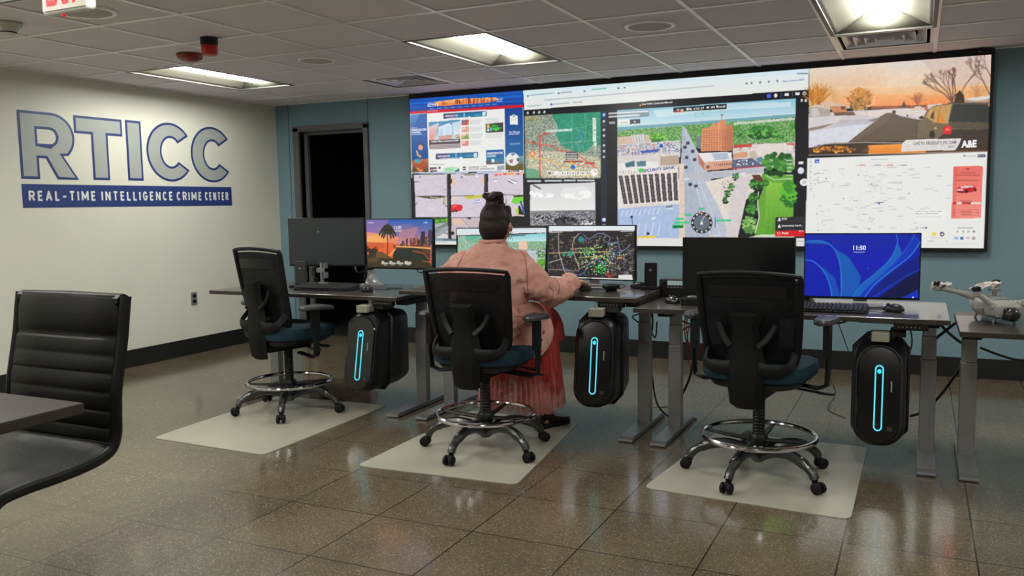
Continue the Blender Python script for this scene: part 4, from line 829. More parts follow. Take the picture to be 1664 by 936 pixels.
def dashcam(c):
    c.view(1310, 80, 5.368)
    c.grad([(26, 170), (1622, 30), (1602, 330), (24, 360)], (214, 206, 198), (226, 190, 150)); c.grad([(24, 350), (1602, 318), (1602, 500), (24, 500)], (226, 190, 150), (230, 150, 84)); c.grad([(24, 120), (700, 90), (700, 330), (24, 330)], (222, 206, 190), (226, 178, 128), .6); c.poly([(1000, 90), (1620, 30), (1610, 300), (1200, 330)], (200, 176, 168), .55); c.grad([(600, 400), (1250, 400), (1250, 500), (600, 500)], (230, 166, 100), (224, 120, 60), .8)
    def tree(x, y, w, h, cols, n=70, lw=3):
        for _ in range(n):
            a = random.gauss(0, .42); L = h*random.uniform(.5, 1.0); x2 = x+w/2*math.sin(a)*1.6*random.uniform(.5, 1.1); y2 = y-L*math.cos(a*.8)
            xm, ym = (x+x2)/2+random.uniform(-.08, .08)*w-(x2-x)*.15, (y+y2)/2
            c.line([(x+random.uniform(-.06, .06)*w, y), (xm, ym), (x2, y2)], lw, random.choice(cols), random.uniform(.5, .9))
    gold = [(206, 140, 60), (176, 104, 40), (226, 170, 90), (150, 84, 36)]
    tree(110, 490, 230, 200, gold, 130, 4); tree(60, 490, 160, 190, gold, 70, 4); tree(240, 490, 130, 170, [(222, 180, 130), (206, 150, 96)], 50, 3)
    c.blob(470, 440, 110, 100, gold, 170, .1); tree(470, 545, 240, 210, gold, 140, 4); c.blob(455, 490, 70, 70, [(110, 84, 46), (150, 110, 60), (190, 150, 90)], 90, .12)
    tree(970, 490, 130, 120, [(150, 84, 50), (190, 110, 60)], 80, 3); tree(1490, 440, 180, 150, [(206, 150, 100), (190, 130, 84)], 60, 3)
    c.poly([(560, 500), (1000, 488), (1260, 480), (1260, 520), (560, 524)], (140, 74, 46)); c.speck([(560, 498), (1250, 488), (1250, 510), (560, 516)], [(160, 84, 50), (110, 60, 44)], 2, .5)
    # bare tree on the right
    def branch(x, y, a, L, w, d):
        x2, y2 = x+L*math.sin(a), y-L*math.cos(a); c.line([(x, y), (x2, y2)], w, (96, 68, 60), .95)
        if d > 0:
            for k in range(2 if d > 1 else 3): branch(x2, y2, a+random.uniform(-.55, .55), L*random.uniform(.62, .82), max(2.2, w*.68), d-1)
    for a in (-.75, -.45, -.2, .05, .3): branch(1272, 465, a, 110*random.uniform(.9, 1.15), 10, 4)
    branch(1340, 400, .5, 110, 8, 4); branch(1600, 400, -.45, 130, 9, 4); branch(1620, 260, -.5, 90, 7, 3)
    c.poly([(1285, 470), (1300, 400), (1336, 360), (1372, 400), (1384, 470)], (60, 44, 34)); c.poly([(820, 545), (836, 480), (852, 455), (868, 490), (880, 545)], (90, 54, 40))
    # snow, houses, road
    c.poly([(20, 560), (340, 545), (760, 520), (1050, 510), (1590, 480), (1590, 640), (1000, 620), (640, 600), (340, 830), (20, 860)], (196, 190, 192)); c.poly([(420, 552), (1000, 515), (1050, 540), (1030, 600), (800, 570), (560, 590)], (212, 200, 192))
    c.poly([(1380, 466), (1380, 440), (1600, 400), (1600, 470)], (176, 150, 130)); c.poly([(1370, 440), (1440, 424), (1600, 405), (1600, 430), (1500, 452)], (214, 206, 200)); c.poly([(1020, 520), (1060, 484), (1180, 474), (1180, 500), (1080, 520)], (206, 190, 178)); c.rect(1030, 500, 1060, 536, (180, 96, 60)); c.poly([(905, 540), (950, 500), (1000, 498), (1010, 530)], (206, 184, 160)); c.oval(764, 548, 17, 15, (70, 50, 46))
    c.poly([(118, 474), (190, 458), (350, 492), (380, 500), (380, 520), (200, 520)], (206, 178, 160)); c.poly([(200, 500), (350, 496), (350, 545), (236, 560)], (196, 130, 90)); c.poly([(22, 500), (110, 484), (236, 524), (30, 520)], (204, 190, 182)); c.poly([(22, 506), (120, 510), (210, 524), (210, 580), (24, 600)], (170, 160, 148)); c.poly([(40, 520), (100, 516), (120, 584), (48, 594)], (196, 190, 186)); c.rect(300, 500, 340, 526, (110, 70, 56)); c.poly([(236, 552), (410, 545), (430, 575), (250, 582)], (110, 84, 66)); c.line([(524, 468), (524, 585)], 6, (190, 170, 160)); c.oval(880, 580, 8, 10, (110, 80, 76))
    c.poly([(20, 600), (330, 585), (250, 640), (20, 690)], (206, 200, 200)); c.poly([(20, 690), (250, 645), (140, 690), (20, 716)], (140, 124, 112)); c.poly([(20, 720), (560, 640), (375, 806), (180, 815), (20, 860)], (206, 206, 214)); c.grad([(300, 620), (640, 600), (560, 650), (200, 690)], (170, 166, 172), (190, 188, 196), .8)
    c.poly([(640, 590), (700, 556), (760, 560), (820, 585), (980, 615), (985, 800), (375, 806), (580, 650)], (92, 78, 64)); c.poly([(640, 590), (700, 556), (740, 556), (700, 640), (420, 806), (375, 806), (580, 650)], (104, 88, 72)); c.poly([(540, 620), (640, 596), (600, 640)], (130, 116, 104))
    # vehicle ahead
    c.poly([(966, 640), (1010, 610), (1056, 530), (1110, 495), (1280, 470), (1590, 475), (1590, 800), (968, 780)], (110, 94, 74)); c.poly([(1280, 480), (1590, 482), (1588, 640), (1236, 636)], (50, 52, 50)); c.poly([(1040, 590), (1072, 530), (1112, 500), (1260, 484), (1226, 650), (1110, 640)], (190, 146, 84)); c.poly([(1078, 598), (1100, 545), (1118, 545), (1112, 612)], (84, 54, 34)); c.poly([(1140, 600), (1160, 560), (1200, 600), (1190, 650), (1140, 640)], (206, 130, 50)); c.line([(1120, 500), (1100, 640)], 5, (120, 96, 64)); c.line([(1170, 492), (1140, 645)], 5, (120, 96, 64)); c.line([(1262, 480), (1232, 650)], 10, (176, 150, 110))
    c.poly([(1240, 640), (1590, 640), (1590, 700), (1260, 690)], (84, 74, 62)); c.poly([(1260, 700), (1590, 700), (1590, 890), (1340, 880), (1120, 790)], (60, 52, 44)); c.poly([(1188, 690), (1216, 668), (1266, 672), (1262, 742), (1196, 740)], (206, 44, 38)); c.oval(1230, 700, 22, 16, (236, 90, 80)); c.oval(1096, 750, 24, 40, (40, 34, 30)); c.poly([(975, 600), (1010, 580), (1030, 600), (1000, 612)], (50, 40, 36)); c.line([(966, 625), (962, 740)], 6, (60, 48, 40)); c.line([(1240, 470), (1590, 470)], 8, (60, 54, 50)); c.oval(1125, 690, 14, 10, (190, 160, 100)); c.line([(972, 720), (1100, 775)], 5, (90, 80, 64))
    # bonnet with reflections
    c.poly([(20, 868), (100, 836), (250, 815), (600, 812), (850, 820), (1590, 830), (1590, 900), (16, 925)], (60, 46, 34)); c.grad([(540, 838), (850, 828), (1120, 860), (1100, 905), (540, 915)], (236, 150, 60), (214, 120, 30)); c.blob(250, 880, 190, 30, [(200, 120, 40), (110, 70, 30), (230, 150, 60), (60, 44, 30)], 160, .06); c.line([(60, 858), (160, 826), (480, 812), (850, 818)], 7, (196, 186, 176)); c.poly([(1040, 880), (1590, 880), (1590, 905), (1040, 912)], (90, 66, 50)); c.blob(520, 870, 30, 30, [(70, 50, 36), (120, 80, 40)], 20)
    c.grain([(26, 120), (1622, 20), (1602, 900), (16, 925)], .010, 7)
    c.poly([(836, 820), (870, 792), (1350, 776), (1340, 812), (1318, 852), (1300, 880), (826, 892)], (212, 208, 204)); c.speck([(836, 820), (870, 792), (1350, 776), (1300, 880), (826, 892)], [(226, 222, 218), (196, 192, 190)], 3, .3, .7)
    c.text('LIVE PD PRESENTS: PD CAM', (938, 838), (1306, 826), 28, (84, 80, 84), .01); c.text('NEXT', (1240, 862), (1298, 860), 22, (96, 92, 96), 0)
    c.text('A&E', (1352, 862), (1486, 856), 66, (236, 236, 236), .05)
    c.line([(20, 925), (1600, 895)], 5, (190, 186, 190))
dashcam(cv)
def webmap(c):
    c.view(1300, 240, 5.2); 
    c.poly([(62, 90), (1582, 36), (1550, 850), (40, 860)], (224, 225, 221)); rnd = random.Random(5)
    for _ in range(26):
        x, y = rnd.uniform(120, 1220), rnd.uniform(130, 800); c.line([(x, y), (x+rnd.uniform(-120, 120), y+rnd.uniform(-60, 60)), (x+rnd.uniform(-200, 200), y+rnd.uniform(-90, 90))], 2, (206, 208, 208), .8)
    for x in (510, 680, 860): c.line([(x, 160), (x-10, 800)], 2, (210, 212, 212))
    for _ in range(84):
        x, y = rnd.uniform(110, 1250), rnd.uniform(160, 700)
        if x > 960 and y > 520: continue
        c.scribble(x, y, x+rnd.uniform(25, 60), (160, 160, 162), 4.5)
    for _ in range(40):
        x, y = rnd.uniform(110, 1200), rnd.uniform(180, 700); c.oval(x, y, 5, 5, rnd.choice([(110, 110, 130), (170, 176, 170), (196, 186, 190)]))
    for x, y in ((690, 345), (430, 430), (440, 520), (120, 405), (590, 590)): c.line([(x, y-15), (x-6, y+16)], 4, (170, 180, 206))
    c.oval(666, 472, 7, 7, (60, 60, 140)); c.scribble(640, 461, 706, (60, 60, 110), 7)
    c.rect(126, 100, 160, 130, (40, 90, 180)); c.poly([(132, 122), (142, 110), (156, 124)], (226, 230, 236))
    for y in (115, 158, 206, 253, 300, 348): c.rect(83, y-6, 95, y+6, (170, 174, 170)); c.scribble(76, y+22, 100, (190, 190, 190), 4)
    for y in (212, 256, 292): c.oval(152, y, 4, 5, (120, 120, 126)); c.scribble(118, y+14, 136, (150, 150, 150), 5)
    c.scribble(600, 98, 740, (160, 162, 160), 6); c.line([(466, 130), (900, 126)], 3, (214, 190, 190))
    for x, cc in ((506, (206, 60, 60)), (636, (100, 100, 130)), (736, (206, 60, 70)), (856, (90, 100, 140))): c.scribble(x-36, 152, x-6, (170, 170, 170), 5); c.scribble(x, 148, x+44, cc, 8)
    c.rect(1498, 56, 1562, 82, (66, 44, 90)); c.text('Sign In', (1508, 76), (1556, 75), 12, (226, 222, 232), .02); c.oval(1386, 70, 8, 8, (80, 80, 90)); c.scribble(1400, 72, 1480, (150, 150, 156), 6)
    c.grad([(1294, 158), (1516, 152), (1544, 160), (1528, 594), (1276, 596)], (222, 104, 92), (232, 140, 126)); c.poly([(1294, 158), (1330, 156), (1310, 594), (1276, 596)], (218, 88, 78), .5)
    c.oval(1416, 181, 17, 6, (110, 24, 30)); c.line([(1404, 182), (1428, 180)], 2, (222, 110, 98))
    for y, x0, x1 in ((212, 1350, 1480), (232, 1312, 1515), (276, 1316, 1510), (450, 1352, 1450), (538, 1360, 1442), (562, 1360, 1442)): c.scribble(x0, y, x1, (140, 50, 48), 6)
    c.poly([(1316, 350), (1350, 326), (1400, 318), (1450, 316), (1482, 330), (1488, 354), (1460, 372), (1380, 384), (1326, 378)], (186, 26, 34)); c.poly([(1350, 330), (1400, 320), (1446, 318), (1470, 332), (1360, 342)], (230, 200, 204)); c.poly([(1316, 352), (1372, 342), (1380, 362), (1330, 366)], (230, 170, 176)); c.oval(1402, 368, 17, 16, (60, 24, 30)); c.oval(1478, 356, 10, 13, (60, 24, 30)); c.poly([(1320, 366), (1380, 366), (1376, 382), (1330, 378)], (110, 22, 30))
    for x, w, cc in ((1287, 34, (196, 30, 40)), (1322, 40, (222, 206, 196)), (1367, 34, (200, 36, 46)), (1404, 38, (150, 26, 36)), (1444, 84, (226, 216, 214))): c.rect(x, 459, x+w, 475, cc)
    c.line([(1296, 528), (1504, 524), (1504, 572), (1296, 576), (1296, 528)], 2.5, (150, 60, 54)); c.line([(1296, 551), (1504, 548)], 2.5, (150, 60, 54))
    c.rect(968, 520, 1230, 620, (228, 229, 226)); c.text('Volker West, Kansas City,', (978, 545), (1200, 543), 11, (110, 110, 116)); c.text('Missouri, United States', (978, 564), (1164, 562), 11, (110, 110, 116)); c.scribble(978, 584, 1200, (170, 170, 172), 4)
    c.line([(1282, 632), (1528, 628)], 2.5, (200, 202, 200)); c.scribble(1330, 676, 1460, (120, 120, 124), 6); c.oval(986, 676, 5, 5, (90, 90, 120)); c.scribble(1012, 676, 1050, (150, 150, 150), 6); c.oval(1064, 675, 8, 8, (80, 70, 130))
    c.oval(998, 728, 18, 18, (150, 206, 176)); c.oval(1060, 726, 12, 14, (232, 226, 190)); c.oval(1131, 728, 19, 19, (226, 206, 96)); c.oval(1198, 728, 19, 19, (80, 66, 90)); c.oval(1198, 730, 9, 9, (230, 230, 230)); c.scribble(1100, 760, 1220, (170, 170, 172), 4); c.scribble(1074, 788, 1130, (130, 130, 134), 5); c.line([(1236, 776), (1240, 800)], 4, (170, 170, 176))
    for x in (1329, 1376, 1421, 1466): c.oval(x, 708, 8, 7, (150, 150, 156) if x < 1460 else (70, 66, 90))
    c.rect(1300, 752, 1334, 772, (150, 180, 220)); c.rect(1352, 750, 1380, 774, (50, 90, 170)); c.text('WBD', (1396, 770), (1436, 769), 14, (196, 90, 90)); c.oval(1466, 762, 14, 12, (110, 90, 90)); c.oval(1466, 762, 7, 6, (220, 216, 214)); c.scribble(1282, 804, 1500, (186, 186, 188), 4); c.line([(1560, 110), (1548, 510)], 5, (200, 202, 208)); c.line([(1040, 818), (1548, 822)], 3, (206, 206, 206))
webmap(cv)
cv.build(vw, SCREEN)

# ================================================================== DESKS
def desk(x0, x1, yf, h, legs, label, depth=.762, panel=None, tray=True, name='standing_desk'):
    t = thing(name, label, 'desk', ((x0+x1)/2, yf+depth/2, 0), 0)
    cx, cy = (x0+x1)/2, yf+depth/2; W = x1-x0
    s = MB(); s.bb(-W/2, W/2, -depth/2, depth/2, h-.026, h); s.build('desktop', M['desktop'], t, bevel=.003, flat=True)
    s = MB(); s.bb(-W/2-.0006, W/2+.0006, -depth/2-.0006, depth/2+.0006, h-.024, h-.003); s.build('edge_band', M['deskedge'], t, flat=True)
    for lx in legs:
        X = lx-cx; Y = -2.235-cy+(yf+2.62)*.3
        s = MB(); s.bb(X-.0375, X+.0375, Y-.028, Y+.028, .028, .50); s.bb(X-.0345, X+.0345, Y-.025, Y+.025, .50, .62); s.bb(X-.0315, X+.0315, Y-.022, Y+.022, .62, h-.06)
        s.build('leg_column', M['silver'], t, bevel=.004, flat=True)
        f = MB(); z0 = .004
        prof = [(-.34, z0), (-.34, .018), (-.31, .030), (.31, .030), (.34, .018), (.34, z0)]
        f.prism([(X-.042, Y-.045+p, z) for p, z in prof], (.084, 0, 0)); f.build('foot', M['silver'], t, bevel=.003, flat=True)
        b = MB(); b.bb(X-.04, X+.04, Y-.24, Y+.30, h-.060, h-.026); b.build('top_bracket', M['darksteel'], t, flat=True)
    s = MB(); s.bb(legs[0]-cx, legs[-1]-cx, Y-.02, Y+.05, h-.058, h-.028) if len(legs) > 1 else s.bb(legs[0]-cx, W/2-.1, Y-.02, Y+.05, h-.058, h-.028)
    s.build('crossbar', M['darksteel'], t, flat=True)
    if panel is not None:
        s = MB(); s.bb(panel-cx-.075, panel-cx+.075, -depth/2+.006, -depth/2+.045, h-.058, h-.027); s.build('height_control', M['plastic'], t, bevel=.003)
        s = MB()
        for k in range(6): s.box((panel-cx-.052+k*.018, -depth/2+.005, h-.043), (.006, .003, .0035))
        s.build('control_buttons', M['beigebox'], t, flat=True)
    if tray:
        s = MB(); x_0, x_1 = W/2-.42, W/2-.02; yb = depth/2-.22
        for k in range(5): s.tube([(x_0, yb+k*.03, h-.10), (x_1, yb+k*.03, h-.10)], .002, 5)
        for k in range(9): s.tube([(x_0+k*.05, yb, h-.03), (x_0+k*.05, yb, h-.10), (x_0+k*.05, yb+.12, h-.10), (x_0+k*.05, yb+.12, h-.03)], .002, 5)
        for z in (.05, .075): s.tube([(x_0, yb, h-z), (x_1, yb, h-z)], .002, 5)
        s.build('wire_tray', M['cable'], t)
    return t
H1, H2, H3, H4 = .752, .795, .752, .708
desk(1.505, 3.045, -2.545, H1, (1.79, 3.02), 'leftmost dark topped standing desk with the sunset monitor, nearest the white wall', panel=2.93)
desk(3.055, 4.575, -2.53, H2, (3.225, 4.535), 'middle dark topped standing desk where the person in pink sits', panel=4.43)
desk(4.59, 6.112, -2.615, H3, (4.725, 6.03), 'right dark topped standing desk with the blue monitor', panel=5.945)
desk(6.150, 7.67, -2.66, H4, (6.21, 7.55), 'pinkish lit dark desk at the right edge of the photo carrying the drone')

# ================================================================== MONITORS
def monitor(label, pL, pR, z0, z1, deskz, W=240, H=135, bg=(5, 6, 8), paint=None, stand=True, basey=.0, off=None, stand_x=0, chin=.012):
    L, Rr = Vector((*pL, 0)), Vector((*pR, 0)); w = (Rr-L).length; ang = math.atan2(Rr.y-L.y, Rr.x-L.x); c = (L+Rr)/2
    t = thing('monitor', label, 'monitor', (c.x, c.y, deskz), ang)
    a0, a1 = z0-deskz, z1-deskz
    s = MB(); s.bb(-w/2, w/2, .003, .022, a0, a1); s.build('bezel', M['plastic'], t, bevel=.003, flat=True)
    s = MB(); s.bb(-w/2+.05, w/2-.05, .022, .045, a0+.05, a1-.05); s.build('rear_housing', M['plastic'], t, bevel=.01, flat=True)
    bz = .006; u = (Rr-L).normalized()
    N = u.cross(Vector((0, 0, 1)))
    O = L + u*bz + Vector((0, 0, z0+chin)) + N*.0005 - Vector((0, 0, 0))
    if paint is None:
        s = MB(); s.quad((-w/2+bz, .0025, a0+chin), (w/2-bz, .0025, a0+chin), (w/2-bz, .0025, a1-bz), (-w/2+bz, .0025, a1-bz)); s.build('screen', mat('switched off screen', off or (30, 34, 34), .22, noise=(2, off or (28, 32, 32))), t)
    else:
        cv = Canvas(W, H, O, u*(w-2*bz), Vector((0, 0, z1-z0-chin-bz)), bg); paint(cv); cv.build(t, SCREEN, soften=1)
    if stand:
        s = MB(); s.bb(stand_x-.035, stand_x+.035, .05, .065, .02, (a0+a1)/2+.04); s.bb(stand_x-.04, stand_x+.04, .03, .06, (a0+a1)/2-.04, (a0+a1)/2+.04); s.build('stand_neck', M['silver'], t, bevel=.004, flat=True)
        s = MB(); s.bb(stand_x-.11, stand_x+.11, -.06+basey, .12+basey, 0, .014); s.build('stand_base', M['silver'], t, bevel=.006, flat=True)
    return t
def sunset(c):
    c.view(440, 340, 5.2); Q = [(815, 78), (1366, 78), (1355, 500), (798, 490)]
    c.grad(Q, (30, 84, 170), (226, 110, 60)); c.grad([(800, 80), (1366, 78), (1360, 300), (800, 300)], (36, 86, 168), (196, 128, 150)); c.poly([(800, 80), (1000, 80), (960, 180), (800, 230)], (150, 104, 160), .65)
    c.grad([(800, 190), (1090, 230), (1060, 330), (798, 330)], (226, 150, 120), (236, 120, 60), .85); c.poly([(800, 230), (950, 210), (1000, 280), (798, 300)], (236, 170, 90), .8); c.poly([(980, 150), (1180, 120), (1270, 190), (1090, 250)], (120, 104, 160), .6); c.poly([(1080, 180), (1250, 150), (1200, 260), (1090, 270)], (206, 130, 120), .5)
    c.poly([(798, 290), (1000, 280), (1090, 300), (1060, 420), (798, 420)], (222, 96, 52)); c.poly([(798, 275), (960, 285), (960, 330), (798, 330)], (196, 84, 50), .8)
    c.poly([(1030, 300), (1345, 300), (1350, 345), (1040, 330)], (150, 70, 50)); c.line([(1060, 312), (1350, 330)], 7, (236, 190, 110)); c.line([(1110, 300), (1340, 306)], 3, (230, 150, 90))
    for k in range(26):
        x = random.uniform(1080, 1345); h = random.uniform(10, 60)+max(0, (x-1120)*.22); w = random.uniform(8, 20)
        c.rect(x, 310-h, x+w, 312, random.choice([(150, 76, 60), (190, 104, 70), (110, 56, 54), (80, 50, 60)]))
    c.rect(1268, 190, 1302, 304, (44, 40, 56)); c.rect(1330, 175, 1362, 300, (60, 52, 74)); c.line([(1228, 225), (1228, 300)], 8, (170, 90, 60))
    for k in range(50): c.rect(*(lambda x, y: (x, y, x+4, y+4))(random.uniform(1090, 1345), random.uniform(250, 305)), (236, 190, 110), .8)
    c.poly([(1040, 330), (1200, 325), (1345, 345), (1345, 440), (1160, 430), (1030, 420)], (38, 46, 36)); c.poly([(1010, 400), (1060, 335), (1046, 330), (1000, 390)], (236, 150, 80)); c.line([(1200, 352), (1290, 370), (1345, 430)], 10, (150, 70, 44)); c.poly([(1270, 345), (1350, 345), (1350, 400)], (110, 56, 44), .8)
    c.poly([(798, 400), (860, 350), (940, 360), (1020, 410), (1200, 425), (1350, 450), (1355, 500), (798, 492)], (52, 44, 28)); c.poly([(900, 350), (980, 380), (1010, 420), (880, 400)], (110, 84, 40), .8); c.poly([(800, 420), (930, 400), (900, 440), (800, 450)], (92, 76, 40), .7)
    c.blob(850, 352, 44, 24, [(34, 30, 20), (50, 40, 24)], 40, .2); c.blob(890, 336, 18, 20, [(34, 30, 20)], 20, .3); c.blob(815, 330, 14, 20, [(34, 26, 20)], 14, .3); c.line([(838, 410), (846, 350)], 6, (34, 26, 18)); c.line([(880, 400), (888, 340)], 6, (34, 26, 18))
    c.line([(986, 384), (988, 300), (984, 190)], 7, (70, 40, 34))
    for a, L in ((-100, 66), (-70, 60), (-40, 58), (-12, 60), (15, 62), (45, 62), (75, 60), (105, 70), (130, 66), (-130, 60), (150, 60), (-150, 60)):
        q = R_(a); x1, y1 = 986+L*math.sin(q)*.6, 182-L*math.cos(q)*.62-12; x2, y2 = 986+L*math.sin(q)*1.05, 182-L*math.cos(q)*.6+26
        c.line([(986, 182), (x1, y1), (x2, y2)], 12, (38, 34, 28)); c.line([(x1, y1), (x2, y2+8)], 7, (52, 46, 32))
    c.blob(995, 190, 36, 26, [(40, 34, 26), (60, 50, 34)], 30, .25)
    c.text('11:51', (1048, 170), (1104, 168), 28, (232, 226, 232), .03); c.scribble(1050, 184, 1106, (220, 210, 220), 7); c.scribble(826, 116, 870, (226, 200, 206), 6); c.scribble(1290, 116, 1326, (210, 220, 236), 5); c.oval(1310, 106, 4, 4, (210, 220, 236))
    for x in (940, 1004, 1068, 1134): c.scribble(x, 442, x+20, (226, 226, 220), 8); c.scribble(x, 456, x+46, (214, 210, 204), 12); c.scribble(x+18, 470, x+40, (150, 160, 170), 6)
    c.rect(1134, 440, 1190, 466, (200, 200, 196), .6)
def miniflight(c):
    c.view(740, 300, 4.256); S = [(8, 300), (645, 285), (632, 640), (10, 640)]
    c.poly(S, (22, 24, 30)); c.grad([(8, 300), (648, 284), (645, 332), (8, 352)], (206, 220, 226), (216, 220, 220)); c.poly([(18, 358), (200, 350), (260, 350), (260, 640), (18, 640)], (150, 186, 164)); c.speck([(18, 358), (260, 350), (260, 640), (18, 640)], [(80, 170, 140), (206, 190, 170), (196, 206, 196), (60, 140, 110)], 1, .7)
    c.poly([(60, 356), (200, 350), (200, 400), (90, 400)], (70, 170, 140), .7); c.line([(30, 420), (140, 380), (200, 350)], 3, (226, 170, 140))
    c.grad([(350, 350), (632, 338), (626, 400), (350, 400)], (120, 200, 206), (196, 222, 222)); c.poly([(350, 396), (626, 392), (624, 440), (350, 450)], (96, 150, 100)); c.speck([(350, 396), (626, 392), (622, 470), (350, 470)], [(70, 140, 80), (206, 210, 206), (110, 160, 100), (170, 190, 196)], 1, .8)
    c.poly([(350, 460), (622, 452), (615, 600), (350, 620)], (176, 196, 206)); c.speck([(350, 460), (622, 452), (615, 520), (350, 540)], [(206, 216, 220), (130, 150, 160), (196, 180, 170)], 1, .6); c.poly([(436, 405), (450, 390), (494, 395), (500, 450), (440, 450)], (226, 190, 166)); c.blob(590, 480, 30, 24, [(50, 100, 50), (80, 140, 60)], 40, .2); c.poly([(560, 520), (618, 510), (612, 600), (570, 590)], (110, 170, 60)); c.blob(600, 540, 20, 26, [(90, 160, 60), (60, 120, 50)], 20, .3)
    for x in (24, 38, 52, 66): c.oval(x, 355, 3, 3, (210, 216, 220))
    c.scribble(370, 356, 480, (60, 80, 90), 7, -.04); c.rect(628, 340, 640, 352, (220, 220, 224))
    for x in (565, 578, 590, 622, 634): c.oval(x, 337, 4, 4, (206, 210, 214))
def darkmap(c):
    c.view(860, 420-70, 1); c.view(660, 300, 3.9)
    c.poly([(906, 262), (1452, 250), (1440, 618), (880, 612)], (34, 32, 34)); c.grad([(906, 258), (1454, 248), (1452, 290), (904, 298)], (214, 226, 230), (220, 222, 220)); rnd = random.Random(11)
    c.poly([(888, 580), (1345, 594), (1345, 570), (1430, 572), (1436, 610), (884, 602)], (222, 222, 218))
    for _ in range(260):
        x, y = rnd.uniform(905, 1430), rnd.uniform(305, 575); L = rnd.uniform(5, 26); c.line([(x, y), (x+L, y-L*.02)] if rnd.random() < .5 else [(x, y), (x, y+L)], 2.6, rnd.choice([(176, 170, 166), (140, 132, 130), (206, 200, 196), (170, 150, 110)]), .85)
    for _ in range(170):
        x, y = rnd.uniform(1280, 1435), rnd.uniform(400, 580); L = rnd.uniform(5, 22); c.line([(x, y), (x+L, y)] if rnd.random() < .5 else [(x, y), (x, y+L)], 2.4, rnd.choice([(196, 190, 186), (150, 120, 100), (90, 110, 140)]), .8)
    c.line(spline2([(1125, 316), (1160, 345), (1220, 310), (1290, 335), (1280, 380), (1340, 372), (1360, 420), (1400, 400), (1420, 380)]), 5, (110, 120, 150)); c.line(spline2([(970, 540), (1010, 530), (1050, 560), (1110, 570), (1150, 520), (1200, 480), (1260, 500), (1330, 440)]), 7, (60, 84, 130)); c.line(spline2([(1260, 330), (1250, 350), (1290, 370), (1350, 360)]), 5, (96, 110, 130))
    c.line(spline2([(1095, 310), (1060, 360), (1058, 420), (1080, 480), (1096, 530)]), 4, (206, 180, 150)); c.line([(966, 310), (968, 430), (990, 500), (1010, 560)], 4, (196, 190, 180)); c.line([(905, 434), (1100, 430), (1300, 425)], 4, (206, 180, 120)); c.line([(900, 495), (990, 470)], 4, (190, 186, 180)); c.line([(1070, 405), (1240, 400)], 4, (176, 150, 80)); c.line([(1120, 460), (1240, 452), (1300, 500)], 5, (206, 160, 90)); c.line([(895, 535), (1080, 545), (1200, 480), (1330, 390)], 4, (150, 140, 120))
    c.poly([(1086, 350), (1105, 325), (1135, 345), (1110, 372)], (50, 120, 130)); c.oval(1040, 436, 20, 16, (60, 140, 120)); c.oval(1000, 445, 10, 10, (50, 130, 100)); c.blob(1330, 420, 20, 14, [(50, 60, 110)], 8, .4); c.blob(1290, 570, 26, 14, [(120, 50, 36), (160, 70, 44)], 14, .3); c.oval(1355, 464, 16, 8, (190, 120, 84))
    for _ in range(170):
        x, y = rnd.gauss(1210, 75), rnd.gauss(460, 50)
        if 905 < x < 1430 and 310 < y < 570: c.oval(x, y, 3.4, 3.4, rnd.choice([(60, 190, 100), (206, 236, 190), (90, 220, 130), (226, 206, 140), (214, 220, 214)]))
    for _ in range(40): c.oval(rnd.gauss(1245, 26), rnd.gauss(530, 18), 3.4, 3.4, (60, 220, 90))
    for _ in range(30): c.oval(rnd.gauss(1150, 24), rnd.gauss(425, 14), 3.4, 3.4, (90, 200, 110))
    for x, y in ((1195, 500), (1192, 552), (1278, 552)): c.oval(x, y, 5, 5, (226, 160, 180))
    c.scribble(910, 304, 990, (210, 210, 210), 6, -.03); c.scribble(1360, 296, 1440, (210, 210, 210), 8, -.02); c.scribble(1148, 592, 1175, (120, 120, 120), 6); c.rect(1346, 572, 1430, 600, (216, 216, 212))
def spline2(pts): return [(p.x, p.y) for p in spline([(a, b, 0) for a, b in pts], 8)]
